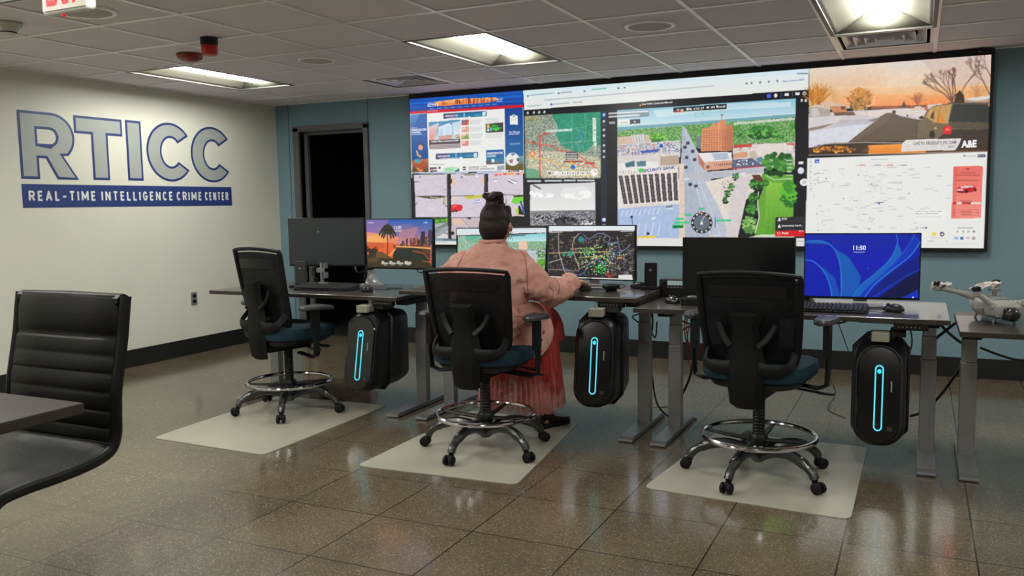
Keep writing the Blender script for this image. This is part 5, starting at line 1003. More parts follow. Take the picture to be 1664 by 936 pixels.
def bloom(c):
    c.view(1280, 370, 4.333); B = [(118, 32), (945, 48), (925, 530), (98, 475)]
    c.poly([(60, 0), (980, 0), (980, 560), (60, 560)], (8, 26, 160)); c.grad([(100, 30), (950, 40), (930, 300), (100, 250)], (8, 34, 150), (6, 20, 176), .8); c.poly([(620, 500), (940, 280), (930, 560), (600, 540)], (6, 12, 60)); c.poly([(560, 500), (935, 300), (940, 180), (700, 330)], (6, 24, 120))
    c.grad(spline2([(110, 110), (220, 92), (300, 120), (345, 180), (372, 280), (378, 480)])+[(500, 490), (520, 420)]+spline2([(500, 330), (430, 210), (350, 160), (300, 120)]), (14, 84, 170), (10, 50, 176))
    c.poly(spline2([(345, 180), (374, 290), (376, 480)])+[(470, 480), (520, 350), (430, 210)], (16, 90, 170), .75); c.line(spline2([(116, 105), (160, 95), (240, 96), (300, 122), (345, 180), (372, 280), (378, 400), (376, 485)]), 7, (34, 120, 196))
    c.poly(spline2([(115, 225), (190, 245), (250, 300), (290, 380), (312, 480)])+[(372, 480), (330, 350), (250, 280), (180, 240)], (14, 84, 176), .8); c.line(spline2([(112, 226), (180, 238), (245, 295), (290, 380), (312, 480)]), 7, (34, 120, 200))
    c.poly(spline2([(760, 44), (770, 110), (720, 220), (620, 320), (520, 400), (455, 485)])+[(500, 490)]+spline2([(560, 420), (680, 330), (790, 210), (800, 170), (775, 110)]), (18, 96, 180), .9)
    c.line(spline2([(762, 44), (770, 110), (722, 218), (620, 318), (520, 400), (456, 486)]), 6, (30, 116, 190)); c.line(spline2([(890, 50), (840, 140), (740, 250), (640, 340), (560, 410), (500, 488)]), 6, (24, 104, 196)); c.poly(spline2([(890, 50), (840, 140), (740, 250), (640, 340), (560, 410), (500, 488)])+[(540, 490)]+spline2([(600, 420), (720, 320), (860, 200), (935, 100)]), (10, 60, 180), .7)
    c.line(spline2([(936, 96), (860, 200), (720, 310), (610, 400), (540, 490)]), 7, (40, 130, 200)); c.line(spline2([(930, 290), (800, 360), (700, 420), (600, 492)]), 5, (20, 70, 170)); c.line(spline2([(915, 440), (840, 480), (770, 506)]), 6, (20, 96, 200)); c.poly([(915, 440), (840, 480), (770, 506), (920, 524)], (10, 40, 190), .9)
    c.text('11:50', (461, 157), (550, 157), 32, (226, 232, 240), .03); c.text('Wednesday, April 9', (463, 177), (546, 177), 9, (206, 216, 230), .01); c.oval(562, 286, 4, 4, (150, 180, 220)); c.oval(881, 490, 6, 6, (226, 236, 240))
def offdot(c):
    c.view(440, 340, 5.2); c.poly([(100, 50), (820, 60), (820, 520), (100, 520)], (26, 31, 32)); c.oval(400, 190, 4, 4, (220, 224, 220)); c.oval(392, 206, 3, 3, (90, 96, 96))
monitor('dark switched off looking monitor with a tiny white dot, in front of the doorway', (1.845, -2.10), (2.440, -2.0), .895, 1.240, H1, paint=offdot, W=120, H=68, stand=False)
monitor('monitor showing a palm tree, sunset city and the time 11:51', (2.452, -2.0), (3.002, -2.0), .880, 1.230, H1, paint=sunset, stand=False)
monitor('monitor half hidden behind the person, showing map and drone view', (3.262, -2.16), (3.842, -2.02), .835, 1.170, H2, paint=miniflight)
monitor('monitor showing a dark city map with green dots, right of the person', (3.850, -2.03), (4.440, -2.08), .845, 1.182, H2, paint=darkmap, chin=.008)
monitor('black switched off monitor behind the empty chair on the right', (4.752, -2.2), (5.368, -2.2), .780, 1.114, H3, off=(15, 18, 22))
monitor('monitor with a bright blue swirl wallpaper and the time 11:50', (5.413, -2.2), (5.981, -2.16), .790, 1.138, H3, paint=bloom, W=260, H=150)

# dual arm that carries the two left monitors
t = thing('monitor_mount', 'silver clamp mount holding the two left monitors above the desk', 'monitor arm', (2.44, -1.93, H1))
s = MB(); s.lathe([(.085, 0), (.085, .012), (.06, .02), (.035, .05), (.026, .09), (.022, .32), (.001, .32)]); s.build('post', M['silver'], t)
s = MB()
for p in (((0, 0, .30), (-.14, -.03, .31), (-.29, -.075, .31)), ((0, 0, .30), (.14, -.01, .31), (.28, -.05, .31))): s.tube(p, .014, 10)
s.build('arm', M['silver'], t)
s = MB(); s.tube(spline([(-.12, -.03, .15), (-.06, -.08, .10), (0, -.06, .12), (.06, -.06, .13), (.14, -.05, .17)], 6), .006, 6); s.tube(spline([(.02, -.03, .25), (.0, -.07, .12), (-.02, -.06, .02)], 6), .007, 6); s.build('arm_cables', M['cable'], t)

# ================================================================== COMPUTERS UNDER THE DESKS
def tower():
    t = thing('desktop_computer', '', 'computer')
    def cap(w, h, y, n=14, zc=0, k=1.0):
        r = w/2; pts = []
        for a in range(n+1): q = math.pi*a/n; pts.append((r*math.cos(q), y, zc+h/2-r*k+r*k*math.sin(q)))
        for a in range(n+1): q = math.pi+math.pi*a/n; pts.append((r*math.cos(q), y, zc-h/2+r*k+r*k*math.sin(q)))
        return pts
    def shell(w, h, y, c=.045):
        pts = []
        for sx, sz in ((1, 1), (-1, 1), (-1, -1), (1, -1)):
            X, Z = w/2, h/2; n = 8
            for a in range(n):
                q = (a/(n-1))*math.pi/2
                base = {(1, 1): 0, (-1, 1): math.pi/2, (-1, -1): math.pi, (1, -1): 1.5*math.pi}[(sx, sz)]
                pts.append((sx*(X-c)+c*math.cos(base+q), y, sz*(Z-c)+c*math.sin(base+q)))
        return pts
    s = MB(); s.loft([shell(.205, .455, -.222, .098), shell(.228, .482, -.205, .098), shell(.236, .492, -.15, .085), shell(.236, .492, .10, .07), shell(.215, .46, .20, .06), shell(.13, .34, .23, .05)]); s.build('case', M['towerbody'], t)
    for y in (-.06, .07):
        s = MB(); s.loft([shell(.2378, .4938, y-.002, .078), shell(.2378, .4938, y+.002, .078)]); s.build('case_seam', M['greyplastic'], t)
    s = MB(); s.loft([cap(.196, .452, -.214), cap(.196, .452, -.226), cap(.184, .44, -.231)]); s.build('front_panel', M['gloss'], t)
    # light loop
    r, h = .0165, .30; pts = [(r*math.cos(math.pi*a/10), -.2325, .135-r+r*math.sin(math.pi*a/10)) for a in range(11)] + [(r*math.cos(math.pi+math.pi*a/10), -.2325, .135-h+r+r*math.sin(math.pi+math.pi*a/10)) for a in range(11)]
    s = MB(); s.tube(pts+[pts[0]], .0034, 8); s.build('light_loop', M['led'], t)
    s = MB(); s.tube(pts+[pts[0]], .0018, 6); 
    for v in s.bm.verts: v.co.y -= .0028
    s.build('light_core', M['ledcore'], t)
    s = MB(); s.ell((0, -.233, .108), (.0095, .004, .0115), 12); s.build('power_button', M['led'], t)
    s = MB(); s.box((.052, -.2315, -.155), (.022, .002, .018)); s.build('badge', M['greyplastic'], t, flat=True)
    s = MB(); s.box((.055, -.2315, .04), (.007, .002, .05)); s.build('port_slot', M['silver'], t, bevel=.003)
    s = MB(); s.bb(-.04, .04, -.19, -.10, .246, .292); s.build('bracket_block', M['beigebox'], t, bevel=.005, flat=True)
    s = MB(); s.bb(-.055, .055, -.13, .12, .24, .262); s.bb(.04, .11, -.16, -.02, .262, .296); s.build('hanger', M['plastic'], t, bevel=.004, flat=True)
    s = MB(); s.tube([(-.121, -.05, -.2), (-.122, -.05, .2), (-.06, -.05, .262), (.06, -.05, .262), (.122, -.05, .2), (.121, -.05, -.2), (.08, -.05, -.249), (-.08, -.05, -.249), (-.121, -.05, -.2)], (.012), 6); s.build('strap', M['cable'], t)
    for o in t.children:
        for v in o.data.vertices:
            k = min(1, max(0, (.06-v.co.y)/.27)); v.co.y += .22*v.co.z*k if o.name.split('.')[0] != 'bracket_block' else 0
    return t
tw0 = tower()
for k, (x, y, z, a, lb) in enumerate(((2.815, -2.42, .408, 3, 'black computer with cyan light loop hung under the leftmost desk'), (4.355, -2.43, .447, 6, 'black computer with cyan light loop hung under the middle desk, beside the person'), (5.815, -2.43, .388, 0, 'black computer with cyan light loop hung under the right desk, lowest of the three'))):
    o = tw0 if k == 0 else copy_tree(tw0)
    o.location = (x, y, z); o.rotation_euler = (0, 0, R_(a)); o['label'] = lb; o['group'] = 'black computers hung under the desks'

# ================================================================== DRAFTING CHAIRS
def drafting_chair():
    t = thing('drafting_chair', '', 'chair')
    for k in range(5):
        q = R_(k*72); c, s_ = math.cos(q), math.sin(q); P = lambda r, z: (r*c, r*s_, z)
        s = MB(); s.tube(spline([P(.02, .102), P(.09, .134), (P(.17, .142)), P(.24, .124), P(.295, .090), P(.314, .062)], 4), [.027]*8+[.025]*6+[.020]*7, 10); leg = s.build('base_leg', M['gunmetal'], t)
        s = MB(); R1 = .332
        s.cyl(P(.312, .078), P(.312, .045), .013); tx, ty = -s_, c
        px, py = (R1)*c, (R1)*s_
        for sg in (-1, 1):
            a = (px+tx*sg*.008, py+ty*sg*.008, .027); b = (px+tx*sg*.025, py+ty*sg*.025, .027); s.tube([a, (px+tx*sg*.010, py+ty*sg*.010, .027), (px+tx*sg*.022, py+ty*sg*.022, .027), b], [.021, .0255, .0255, .021], 18)
        s.ell((px-.008*c, py-.008*s_, .037), (.020, .020, .019), 12); s.build('caster', M['soft'], leg)
    s = MB(); s.lathe([(.020, .066), (.030, .075), (.034, .10), (.045, .118), (.042, .135), (.034, .150), (.001, .150)]); s.build('hub', M['gunmetal'], t)
    s = MB(); prof = [(.030, .14)]
    for k in range(16): prof += [(.0300, .16+k*.016), (.0272, .164+k*.016), (.0272, .170+k*.016)]
    prof += [(.026, .43), (.018, .43), (.018, .50), (.001, .50)]; s.lathe(prof, seg=20); s.build('gas_column', M['plastic'], t)
    s = MB(); s.torus((0, 0, .195), .264, .012); s.build('foot_ring', M['chrome'], t)
    s = MB()
    for k in range(4):
        q = R_(25+k*90); s.tube([(.03*math.cos(q), .03*math.sin(q), .175), (.15*math.cos(q), .15*math.sin(q), .180), (.258*math.cos(q), .258*math.sin(q), .190)], [(.022, .011), (.016, .009), (.009, .007)], 8, flat=(-math.sin(q), math.cos(q), 0))
    s.lathe([(.04, .155), (.045, .165), (.045, .19), (.036, .205)], seg=20); s.build('ring_bracket', M['plastic'], t)
    # seat
    def se(w, d, z, p=3.2, n=36, yo=0): return [(w/2*math.copysign(abs(math.cos(a))**(2/p), math.cos(a)), yo+d/2*math.copysign(abs(math.sin(a))**(2/p), math.sin(a)), z(math.copysign(abs(math.sin(a))**(2/p), math.sin(a))) if callable(z) else z) for a in [k*2*math.pi/n for k in range(n)]]
    zf = lambda z: (lambda v: z-.022*max(0, v-.3)**1.5)
    s = MB(); s.loft([se(.44, .44, zf(.522), yo=.02), se(.49, .49, zf(.540), yo=.02), se(.505, .50, zf(.572), yo=.02), se(.49, .485, zf(.602), yo=.02), se(.42, .42, zf(.616), yo=.02), se(.2, .2, zf(.612), yo=.02), se(.02, .02, zf(.610), yo=.02)]); s.build('seat', M['teal'], t)
    s = MB(); s.loft([se(.24, .30, .480), se(.40, .42, .498, yo=.01), se(.45, .46, .524, yo=.02)]); s.bb(-.08, .08, -.20, .12, .455, .495); s.build('seat_pan', M['plastic'], t)
    s = MB(); s.tube([(.10, .02, .485), (.24, .0, .475), (.30, -.01, .472)], .006, 8); s.box((.31, -.012, .472), (.07, .022, .008)); s.tube([(.10, .10, .485), (.22, .11, .474)], .007, 8); s.box((.245, .11, .474), (.05, .03, .012)); s.build('tilt_lever', M['plastic'], t)
    # back: curved mesh panel in a frame
    def bp(u, v):       # u in -1..1, v in 0..1
        hw = .212+.020*v-.02*(1-v)**4*1.2; z = .530+.460*v - .014*u*u*(v**3)
        if v < .15: hw *= .80+.20*math.sqrt(max(0, v/.15))
        y = -.235-.015*math.sin(v*math.pi)+.0-.075*v**1.4 + .045*u*u*(1-.35*v)
        return Vector((u*hw, y, z))
    n, m = 14, 14; s = MB()
    s.loft([[bp(-.93+1.86*i/n, .04+.92*j/m) for i in range(n+1)] for j in range(m+1)], cap=False, closed=False); s.build('mesh_back', M['mesh'], t)
    path = [bp(u, 1) for u in np.linspace(-1, 1, 15)] + [bp(1, v) for v in np.linspace(.95, .05, 14)] + [bp(u, 0) for u in np.linspace(.96, -.96, 13)] + [bp(-1, v) for v in np.linspace(.05, .95, 14)]
    s = MB(); P = path+[path[0]]; s.tube(P, [(.011, .017) if k < 15 else (.020, .015) for k in range(len(P))], 8, cap=False, flat=(0, 0, 1)); s.build('back_frame', M['soft'], t)
    s = MB(); s.loft([[bp(-.78+1.56*i/10, .76+.12*j) + Vector((0, -.006, 0)) for i in range(11)] for j in range(2)], cap=False, closed=False); s.build('upper_band', M['plastic'], t)
    # spine bracket: broad lower shell with two arms reaching to the frame
    sp = MB()
    def sec(w, y, z, th=.03): return [(-w/2, y+th*.6, z), (-w*.32, y-th*.5, z), (0, y-th*.75, z), (w*.32, y-th*.5, z), (w/2, y+th*.6, z), (0, y+th, z)]
    sp.loft([sec(.115, -.285, .370), sec(.150, -.30, .385), sec(.165, -.315, .47), sec(.19, -.315, .56), sec(.15, -.31, .64), sec(.12, -.32, .74), sec(.16, -.335, .80), sec(.20, -.325, .815, .015)]); sp.build('spine', M['soft'], t)
    sp = MB()
    for sx in (-1, 1):
        sp.tube(spline([(sx*.05, -.315, .565), (sx*.12, -.31, .555), (sx*.19, -.285, .57), bp(sx*.98, .20)+Vector((0, -.01, 0))], 5), [(.030, .010)]*8+[(.022, .010)]*8, 8, flat=(0, 0, 1))
        sp.tube(spline([(sx*.06, -.325, .66), (sx*.10, -.30, .70), (sx*.13, -.29, .76)], 4), [(.016, .007)]*9, 8, flat=(1, 0, 0))
    sp.tube([(0, -.29, .40), (0, -.20, .455), (0, -.06, .475)], [(.055, .02), (.05, .018), (.05, .015)], 8, flat=(1, 0, 0)); sp.build('spine_arm', M['soft'], t)
    s = MB(); s.loft([[bp(-.62+1.24*i/10, .16+.2*j) + Vector((0, .022-.01*abs(i-5)/5, 0)) for i in range(11)] for j in range(3)], cap=False, closed=False)
    o = s.build('lumbar_pad', M['soft'], t); o.modifiers.new('th', 'SOLIDIFY').thickness = .012
    for o_ in t.children:
        if o_.name.split('.')[0] in ('mesh_back', 'back_frame', 'upper_band', 'spine', 'spine_arm', 'lumbar_pad'): o_.data.transform(Matrix.Translation((0, .075, 0)))
    for o_ in t.children:
        if o_.name.split('.')[0] in ('seat', 'seat_pan', 'tilt_lever'): o_.data.transform(Matrix.Translation((0, 0, -.042)))
    for sx in (-1, 1):
        s = MB(); s.tube([(sx*.12, .0, .465), (sx*.27, -.01, .452), (sx*.312, -.015, .47), (sx*.318, -.018, .56), (sx*.312, -.02, .755)], [(.022, .009), (.022, .010), (.024, .011), (.024, .012), (.020, .010)], 10, flat=(0, 1, 0)); s.bb(sx*.312-.014, sx*.312+.014, -.05, .01, .60, .745); arm = s.build('armrest', M['plastic'], t)
        s = MB(); q = lambda w, d, z: [(sx*.305+w/2*math.copysign(abs(math.cos(a))**.7, math.cos(a)), .0+d/2*math.copysign(abs(math.sin(a))**.7, math.sin(a)), z-.012*(math.sin(a) > .3)*math.sin(a)) for a in [k*2*math.pi/28 for k in range(28)]]
        s.loft([q(.07, .22, .752), q(.092, .245, .758), q(.096, .25, .770), q(.088, .24, .780), q(.05, .2, .784)]); s.build('arm_pad', M['padgrey'], arm)
    return t
ch0 = drafting_chair()
CHAIRS = ((2.30, -2.69, -14, 'black mesh drafting chair with teal seat, turned sideways at the leftmost desk', 12), (3.885, -3.0, 1, 'black mesh drafting chair on which the person in pink sits', -24), (5.30, -2.90, -7, 'empty black mesh drafting chair in front of the black monitor on the right', -32))
for k, (x, y, a, lb, ba) in enumerate(CHAIRS):
    o = ch0 if k == 0 else copy_tree(ch0)
    o.location = (x, y, .0045); o.rotation_euler = (0, 0, R_(a)); o['label'] = lb; o['group'] = 'black drafting chairs at the desks'
    for c in o.children:            # the star base swivels apart from the seat
        if c.name.split('.')[0] in ('base_leg', 'ring_bracket'): c.rotation_euler = (0, 0, R_(ba-a))
        if c.name.split('.')[0] == 'armrest': c.location.z = (-.072, -.035, 0)[k]
        if c.name.split('.')[0] in ('mesh_back', 'back_frame', 'upper_band', 'spine', 'spine_arm', 'lumbar_pad'): q_ = 1.12 if k == 0 else 1.0; c.scale.z = q_; c.location.z = .37*(1-q_)
        if c.name.split('.')[0] == 'base_leg': c.scale = (1.04, 1.04, 1)

# chair mats
def chair_mat(pts, label):
    t = thing('chair_mat', label, 'chair mat', (sum(p[0] for p in pts)/4, sum(p[1] for p in pts)/4, 0)); cx, cy = t.location.x, t.location.y; out = []; r = .05
    for i in range(4):
        p, a, b = Vector(pts[i]), Vector(pts[i-1]), Vector(pts[(i+1) % 4]); d1, d2 = (a-p).normalized(), (b-p).normalized()
        for k in range(7):
            q = k/6; out.append((p+d1*r*(1-q)**2+d2*r*q**2))
    s = MB(); s.prism([(p.x-cx, p.y-cy, .0005) for p in out], (0, 0, .003)); s.build('mat_sheet', M['chairmat'], t)
chair_mat([(1.985, -3.525), (2.83, -3.55), (2.815, -2.33), (1.93, -2.38)], 'frosted floor mat under the chair at the leftmost desk')
chair_mat([(3.405, -3.515), (4.285, -3.475), (4.145, -2.27), (3.40, -2.25)], 'frosted floor mat under the person in pink')
chair_mat([(4.845, -3.285), (5.745, -3.35), (5.750, -2.205), (4.955, -2.17)], 'frosted floor mat under the empty chair on the right')

# ================================================================== THINGS ON THE DESKS
def keyboard(x, y, z, a, label, m=None):
    t = thing('keyboard', label, 'keyboard', (x, y, z), R_(a))
    s = MB(); s.loft([[(-.22, -.068, 0), (.22, -.068, 0), (.22, .068, 0), (-.22, .068, 0)], [(-.22, -.070, .012), (.22, -.070, .012), (.22, .070, .026), (-.22, .070, .026)]]); s.build('keyboard_body', M['plastic'], t, bevel=.003, flat=True)
    s = MB()
    for r in range(6):
        yy = -.056+r*.0225
        for c in range(21):
            xx = -.207+c*.0207
            if r == 0 and 4 <= c <= 8 and c != 4: continue
            w = .10 if (r == 0 and c == 4) else .0178
            s.box((xx+(w-.0178)/2, yy, .020+(yy+.07)*.1), (w, .0185, .008), taper=.86)
    s.build('keys', m or M['greyplastic'], t, flat=True)
keyboard(2.30, -2.27, H1, 5, 'black keyboard on the leftmost desk, under the dark monitor')
keyboard(5.53, -2.44, H3, -1, 'blue lit black keyboard in front of the blue monitor')
def mouse(x, y, z, a, label, m='plastic', cable=None):
    t = thing('computer_mouse', label, 'mouse', (x, y, z), R_(a)); s = MB()
    R0 = [(.6, 0), (1, .004), (1.02, .010), (.92, .022), (.66, .032), (.25, .037), (.02, .038)]
    s.loft([[(.032*k*math.cos(q)*(1-.12*math.sin(q)), .056*k*math.sin(q), zz*(1-.10*math.sin(q))) for q in [i*math.pi/12 for i in range(24)]] for k, zz in R0]); s.build('mouse_body', M[m], t)
    s = MB(); s.cyl((-.004, .028, .032), (.004, .028, .032), .009, seg=14); s.build('scroll_wheel', M['greyplastic'], t)
    s = MB(); s.tube([(0, .052, .02), (0, .02, .0355), (0, -.004, .0385)], .0012, 5); s.build('button_seam', M['cable'], t)
    if cable:
        s = MB(); s.tube(spline([(0, .055, .01)]+cable, 6), .0022, 6); s.build('mouse_cable', M['cable'], t)
mouse(2.655, -2.29, H1, 10, 'black mouse on the leftmost desk, in front of the sunset monitor', cable=[(.03, .10, .004), (.10, .13, .004), (.06, .19, .004), (.16, .21, .004)])
mouse(4.165, -2.21, H2, -12, 'black mouse under the hand of the person in pink')
mouse(4.725, -2.32, H3, 50, 'shiny grey mouse at the left end of the right desk', 'gunmetal')
mouse(5.862, -2.36, H3, 60, 'black mouse beside the keyboard under the blue monitor', cable=[(-.05, .10, .004), (-.12, .13, .004), (-.13, .2, .004)])
# pucks on the middle desk
def puck(x, y, label, r=.048):
    t = thing('speakerphone', label, 'speakerphone', (x, y, H2)); s = MB(); s.lathe([(r*.8, 0), (r, .006), (r, .016), (r*.9, .026), (r*.5, .029), (.001, .029)]); s.build('puck_body', M['soft'], t)
    s = MB(); s.lathe([(r*.62, .0285), (r*.60, .031), (.001, .031)]); s.build('puck_top', M['plastic'], t)
t = thing('docking_hub', 'small black round hub under the dark map monitor', 'hub', (4.325, -2.20, H2)); s = MB(); s.lathe([(.03, 0), (.034, .012), (.052, .02), (.054, .034), (.046, .040), (.001, .040)]); s.build('hub_body', M['soft'], t)
s = MB(); s.tube(spline([(.03, .04, .01), (.06, .09, .02), (.02, .12, .03), (-.03, .13, .01)], 6), .0025, 6); s.build('hub_cable', M['cable'], t)
mouse(4.43, -1.99, H2, 80, 'black mouse lying at the right end of the middle desk')
t = thing('desk_phone_stand', 'upright slim black device with a round badge on the right end of the middle desk', 'stand', (4.515, -2.03, H2), R_(8))
s = MB(); s.box((0, 0, .01), (.105, .09, .02)); s.build('stand_foot', M['plastic'], t, bevel=.004); s = MB(); s.box((0, .02, .085), (.075, .022, .145), (Vector((1, 0, 0)), -.10)); s.build('upright_slab', M['soft'], t, bevel=.005)
s = MB(); s.lathe([(.008, 0), (.008, .002), (.001, .0025)]); o = s.build('badge_dot', M['silver'], t); o.rotation_euler = (R_(90), 0, 0); o.location = (0, .001, .115)
# switch box on the right desk
t = thing('network_box', 'black box with pale display and row of ports at the left of the right desk', 'network box', (4.655, -1.98, H3))
s = MB(); s.bb(-.085, .085, -.05, .06, 0, .105); s.build('box_body', M['plastic'], t, bevel=.004, flat=True); s = MB(); s.bb(-.035, .08, -.052, -.05, .070, .098); s.build('display_strip', mat('pale lit strip', (150, 160, 160), .3, emit=(120, 135, 135), es=.7), t, flat=True)
s = MB()
for k in range(6): s.box((-.03+k*.02, -.052, .058), (.012, .003, .007))
s.build('ports', M['silver'], t, flat=True)
s = MB(); s.torus((-.06, -.052, .09), .012, .004, 20, 6); s.build('coiled_lead', M['greyplastic'], t)
t = thing('card_reader', 'flat dark box with a silver top on the right desk, left of the black monitor', 'box', (4.85, -2.33, H3), R_(5))
s = MB(); s.box((0, 0, .018), (.12, .16, .036)); s.build('box_body', M['plastic'], t, bevel=.004, flat=True); s = MB(); s.box((0, .02, .038), (.07, .07, .006)); s.build('silver_top', M['silver'], t, bevel=.002)
t = thing('charging_dock', 'small white and grey hub behind the keyboard, left of the blue monitor stand', 'hub', (5.40, -2.0, H3), R_(-5))
s = MB(); s.box((0, 0, .015), (.10, .06, .03)); s.build('dock_body', M['whiteplastic'], t, bevel=.006); s = MB(); s.box((0, -.031, .015), (.06, .003, .012)); s.build('port_slot', M['plastic'], t, flat=True)
# phone dock cluster left desk
t = thing('tablet_mount', 'dark upright box with a white dot behind the leftmost chair', 'device', (2.00, -2.17, H1), R_(5))
s = MB(); s.box((0, 0, .008), (.13, .10, .016)); s.build('mount_foot', M['soft'], t, bevel=.004); s = MB(); s.box((0, .01, .10), (.085, .03, .17)); s.build('upright_slab', M['greyplastic'], t, bevel=.004); s = MB(); s.ell((.0, -.006, .135), (.006, .003, .006), 10); s.build('status_light', M['signwhite'], t)
t = thing('clamp_bracket', 'grey metal clamp and cables beside the dark upright box on the leftmost desk', 'clamp', (2.13, -2.08, H1))
s = MB(); s.bb(-.03, .03, -.02, .02, 0, .03); s.bb(-.02, .0, -.01, .01, .03, .17); s.bb(-.045, .03, -.02, .02, .10, .135); s.bb(.02, .03, -.02, .02, .06, .17); s.build('clamp_body', M['silver'], t, bevel=.003, flat=True)
s = MB(); s.tube(spline([(-.04, -.02, .15), (-.07, -.04, .10), (-.03, -.03, .05), (-.06, -.02, .01)], 6), .004, 6); s.build('clamp_cable', M['cable'], t)
# power strip standing on the rear of the middle desk
t = thing('power_strip', 'putty coloured outlet block on the rear left of the middle desk, beside the pink back', 'power strip', (3.115, -2.02, H2))
s = MB(); s.box((0, 0, .03), (.26, .045, .06)); s.build('strip_body', M['whiteplastic'], t, bevel=.005)
for k in range(4):
    s = MB()
    for dx in (-.006, .006): s.box((-.095+k*.055+dx, -.0228, .038), (.0025, .002, .010))
    s.box((-.095+k*.055, -.0228, .024), (.005, .002, .005)); s.build('socket_slots', M['plastic'], t, flat=True)
s = MB(); s.box((.05, .004, .072), (.10, .04, .03)); s.build('plug_adapter', M['whiteplastic'], t, bevel=.004)
t = thing('tape_wedge', 'small black triangular stand in front of the putty outlet block', 'stand', (3.150, -2.27, H2))
s = MB(); s.prism([(-.045, -.02, 0), (.06, -.02, 0), (.03, -.005, .055), (.012, -.004, .058)], (0, .06, 0)); s.build('wedge_body', M['soft'], t, bevel=.003); s = MB(); s.box((.018, -.016, .034), (.012, .003, .02), (Vector((1, 0, 0)), -.2)); s.build('wedge_badge', M['silver'], t)
t = thing('small_camera', 'small dark gadget behind the left shoulder of the person', 'device', (3.40, -2.02, H2)); s = MB(); s.bb(-.03, .03, -.02, .03, 0, .07); s.box((.0, 0, .085), (.075, .04, .03), (Vector((0, 1, 0)), -.2)); s.build('gadget_body', M['plastic'], t, bevel=.004, flat=True); s = MB(); s.ell((.01, -.022, .085), (.012, .004, .010), 10); s.build('gadget_lens', M['gloss'], t)

# ================================================================== CABLES
def cable(label, pts, r=.004, m='cable', name='cable'):
    o = MB().tube(spline(pts, 7), r, 7).build(name, M[m]); return tag(o, label, 'cable')
cable('thin black cable looping between the feet of the middle and right desks', [(4.56, -2.15, .30), (4.575, -2.10, .12), (4.64, -2.06, .03), (4.70, -2.0, .006), (4.78, -1.95, .006)], .005)
cable('black cable drooping to the right of the middle desk leg', [(4.60, -2.05, .70), (4.66, -1.9, .60), (4.76, -1.8, .56), (4.86, -1.75, .64), (4.92, -1.8, .70)], .006)
cable('thick black cord hanging straight down behind the left leg of the right desk', [(4.765, -1.96, .71), (4.77, -1.95, .55), (4.76, -1.94, .40), (4.73, -1.92, .25), (4.66, -1.9, .10), (4.60, -1.88, .008)], .007)
for lb, dx, dz in (('red network cable in an outer loop under the right desk', 0, 0), ('red network cable in an inner loop under the right desk', .012, .03)):
    cable(lb, [(4.72+dx, -1.90, .69), (4.69+dx, -1.89, .58), (4.70+dx, -1.88, .46), (4.76, -1.88, .38+dz), (4.815-dx, -1.89, .46), (4.80-dx, -1.9, .57), (4.75, -1.9, .62), (4.71, -1.9, .50), (4.72, -1.89, .33), (4.77, -1.87, .27+dz)], .0035, 'redcable')
cable('bundle of black cables sagging behind the empty chair on the right', [(4.73, -1.96, .71), (4.78, -1.93, .665), (4.86, -1.9, .63), (4.96, -1.9, .59), (5.2, -1.92, .62), (5.38, -1.92, .70)], .010)
cable('black lead crossing under the left end of the right desk', [(4.62, -1.9, .50), (4.78, -1.85, .60), (4.92, -1.85, .69)], .005)
for k, lb in enumerate(('upper slack cable to the left of the rightmost computer', 'lower slack cable to the left of the rightmost computer')):
    cable(lb, [(5.38, -2.0, .71), (5.46, -1.99, .68-.03*k), (5.58, -1.98, .66-.03*k), (5.70, -1.99, .69)], .005)
cable('thin wire dropping to the floor left of the rightmost computer', [(5.50, -1.95, .69), (5.49, -1.7, .5), (5.45, -1.3, .25), (5.50, -1.1, .05), (5.48, -1.4, .006), (5.60, -1.6, .006)], .0025)
cable('thin wire hanging beside the rightmost computer', [(5.55, -1.95, .69), (5.60, -1.8, .5), (5.66, -1.5, .2), (5.62, -1.35, .006)], .0025)
cable('cable curling right of the rightmost computer behind the leg', [(5.92, -1.98, .69), (5.95, -1.95, .55), (5.93, -1.9, .45), (5.88, -1.85, .38)], .004)
cable('thick black cord swinging from the right desk down to the floor', [(6.05, -1.98, .69), (6.12, -1.92, .60), (6.20, -1.88, .53), (6.24, -1.87, .50), (6.18, -1.86, .38), (6.10, -1.85, .24), (6.02, -1.84, .14), (5.95, -1.82, .10)], .008)
cable('second black cord crossing under the wire tray of the right desk', [(6.02, -1.96, .52), (6.08, -1.95, .58), (6.16, -1.97, .66), (6.20, -1.98, .69)], .008)
cable('cord lying slack in front of the wall under the drone desk', [(6.28, -1.9, .52), (6.40, -1.85, .47), (6.50, -1.83, .455), (6.68, -1.82, .50), (6.85, -1.82, .56)], .007)
cable('tangled black cables above the computer under the middle desk', [(4.40, -2.05, .73), (4.47, -2.1, .66), (4.40, -2.02, .62), (4.50, -2.06, .58), (4.52, -2.0, .68), (4.44, -1.98, .72), (4.53, -2.0, .50), (4.56, -2.04, .60)], .0045)
cable('long loop of cable hanging between the middle computer and the desk leg', [(4.50, -2.05, .74), (4.46, -2.03, .60), (4.48, -2.01, .47), (4.52, -2.0, .55), (4.52, -2.02, .74)], .005)
cable('thin cable trailing from the middle computer to the floor', [(4.46, -2.05, .5), (4.49, -1.9, .30), (4.40, -1.8, .10), (4.42, -1.75, .006), (4.55, -1.7, .006)], .003)
for k, lb in enumerate(('leftmost of the leads running down behind the bracket of the middle computer', 'second of the leads running down behind the bracket of the middle computer', 'third lead, paler, behind the bracket of the middle computer')):
    cable(lb, [(4.12+k*.035, -1.96, .76), (4.18+k*.03, -1.98, .69), (4.26+k*.02, -2.0, .60)], .004)
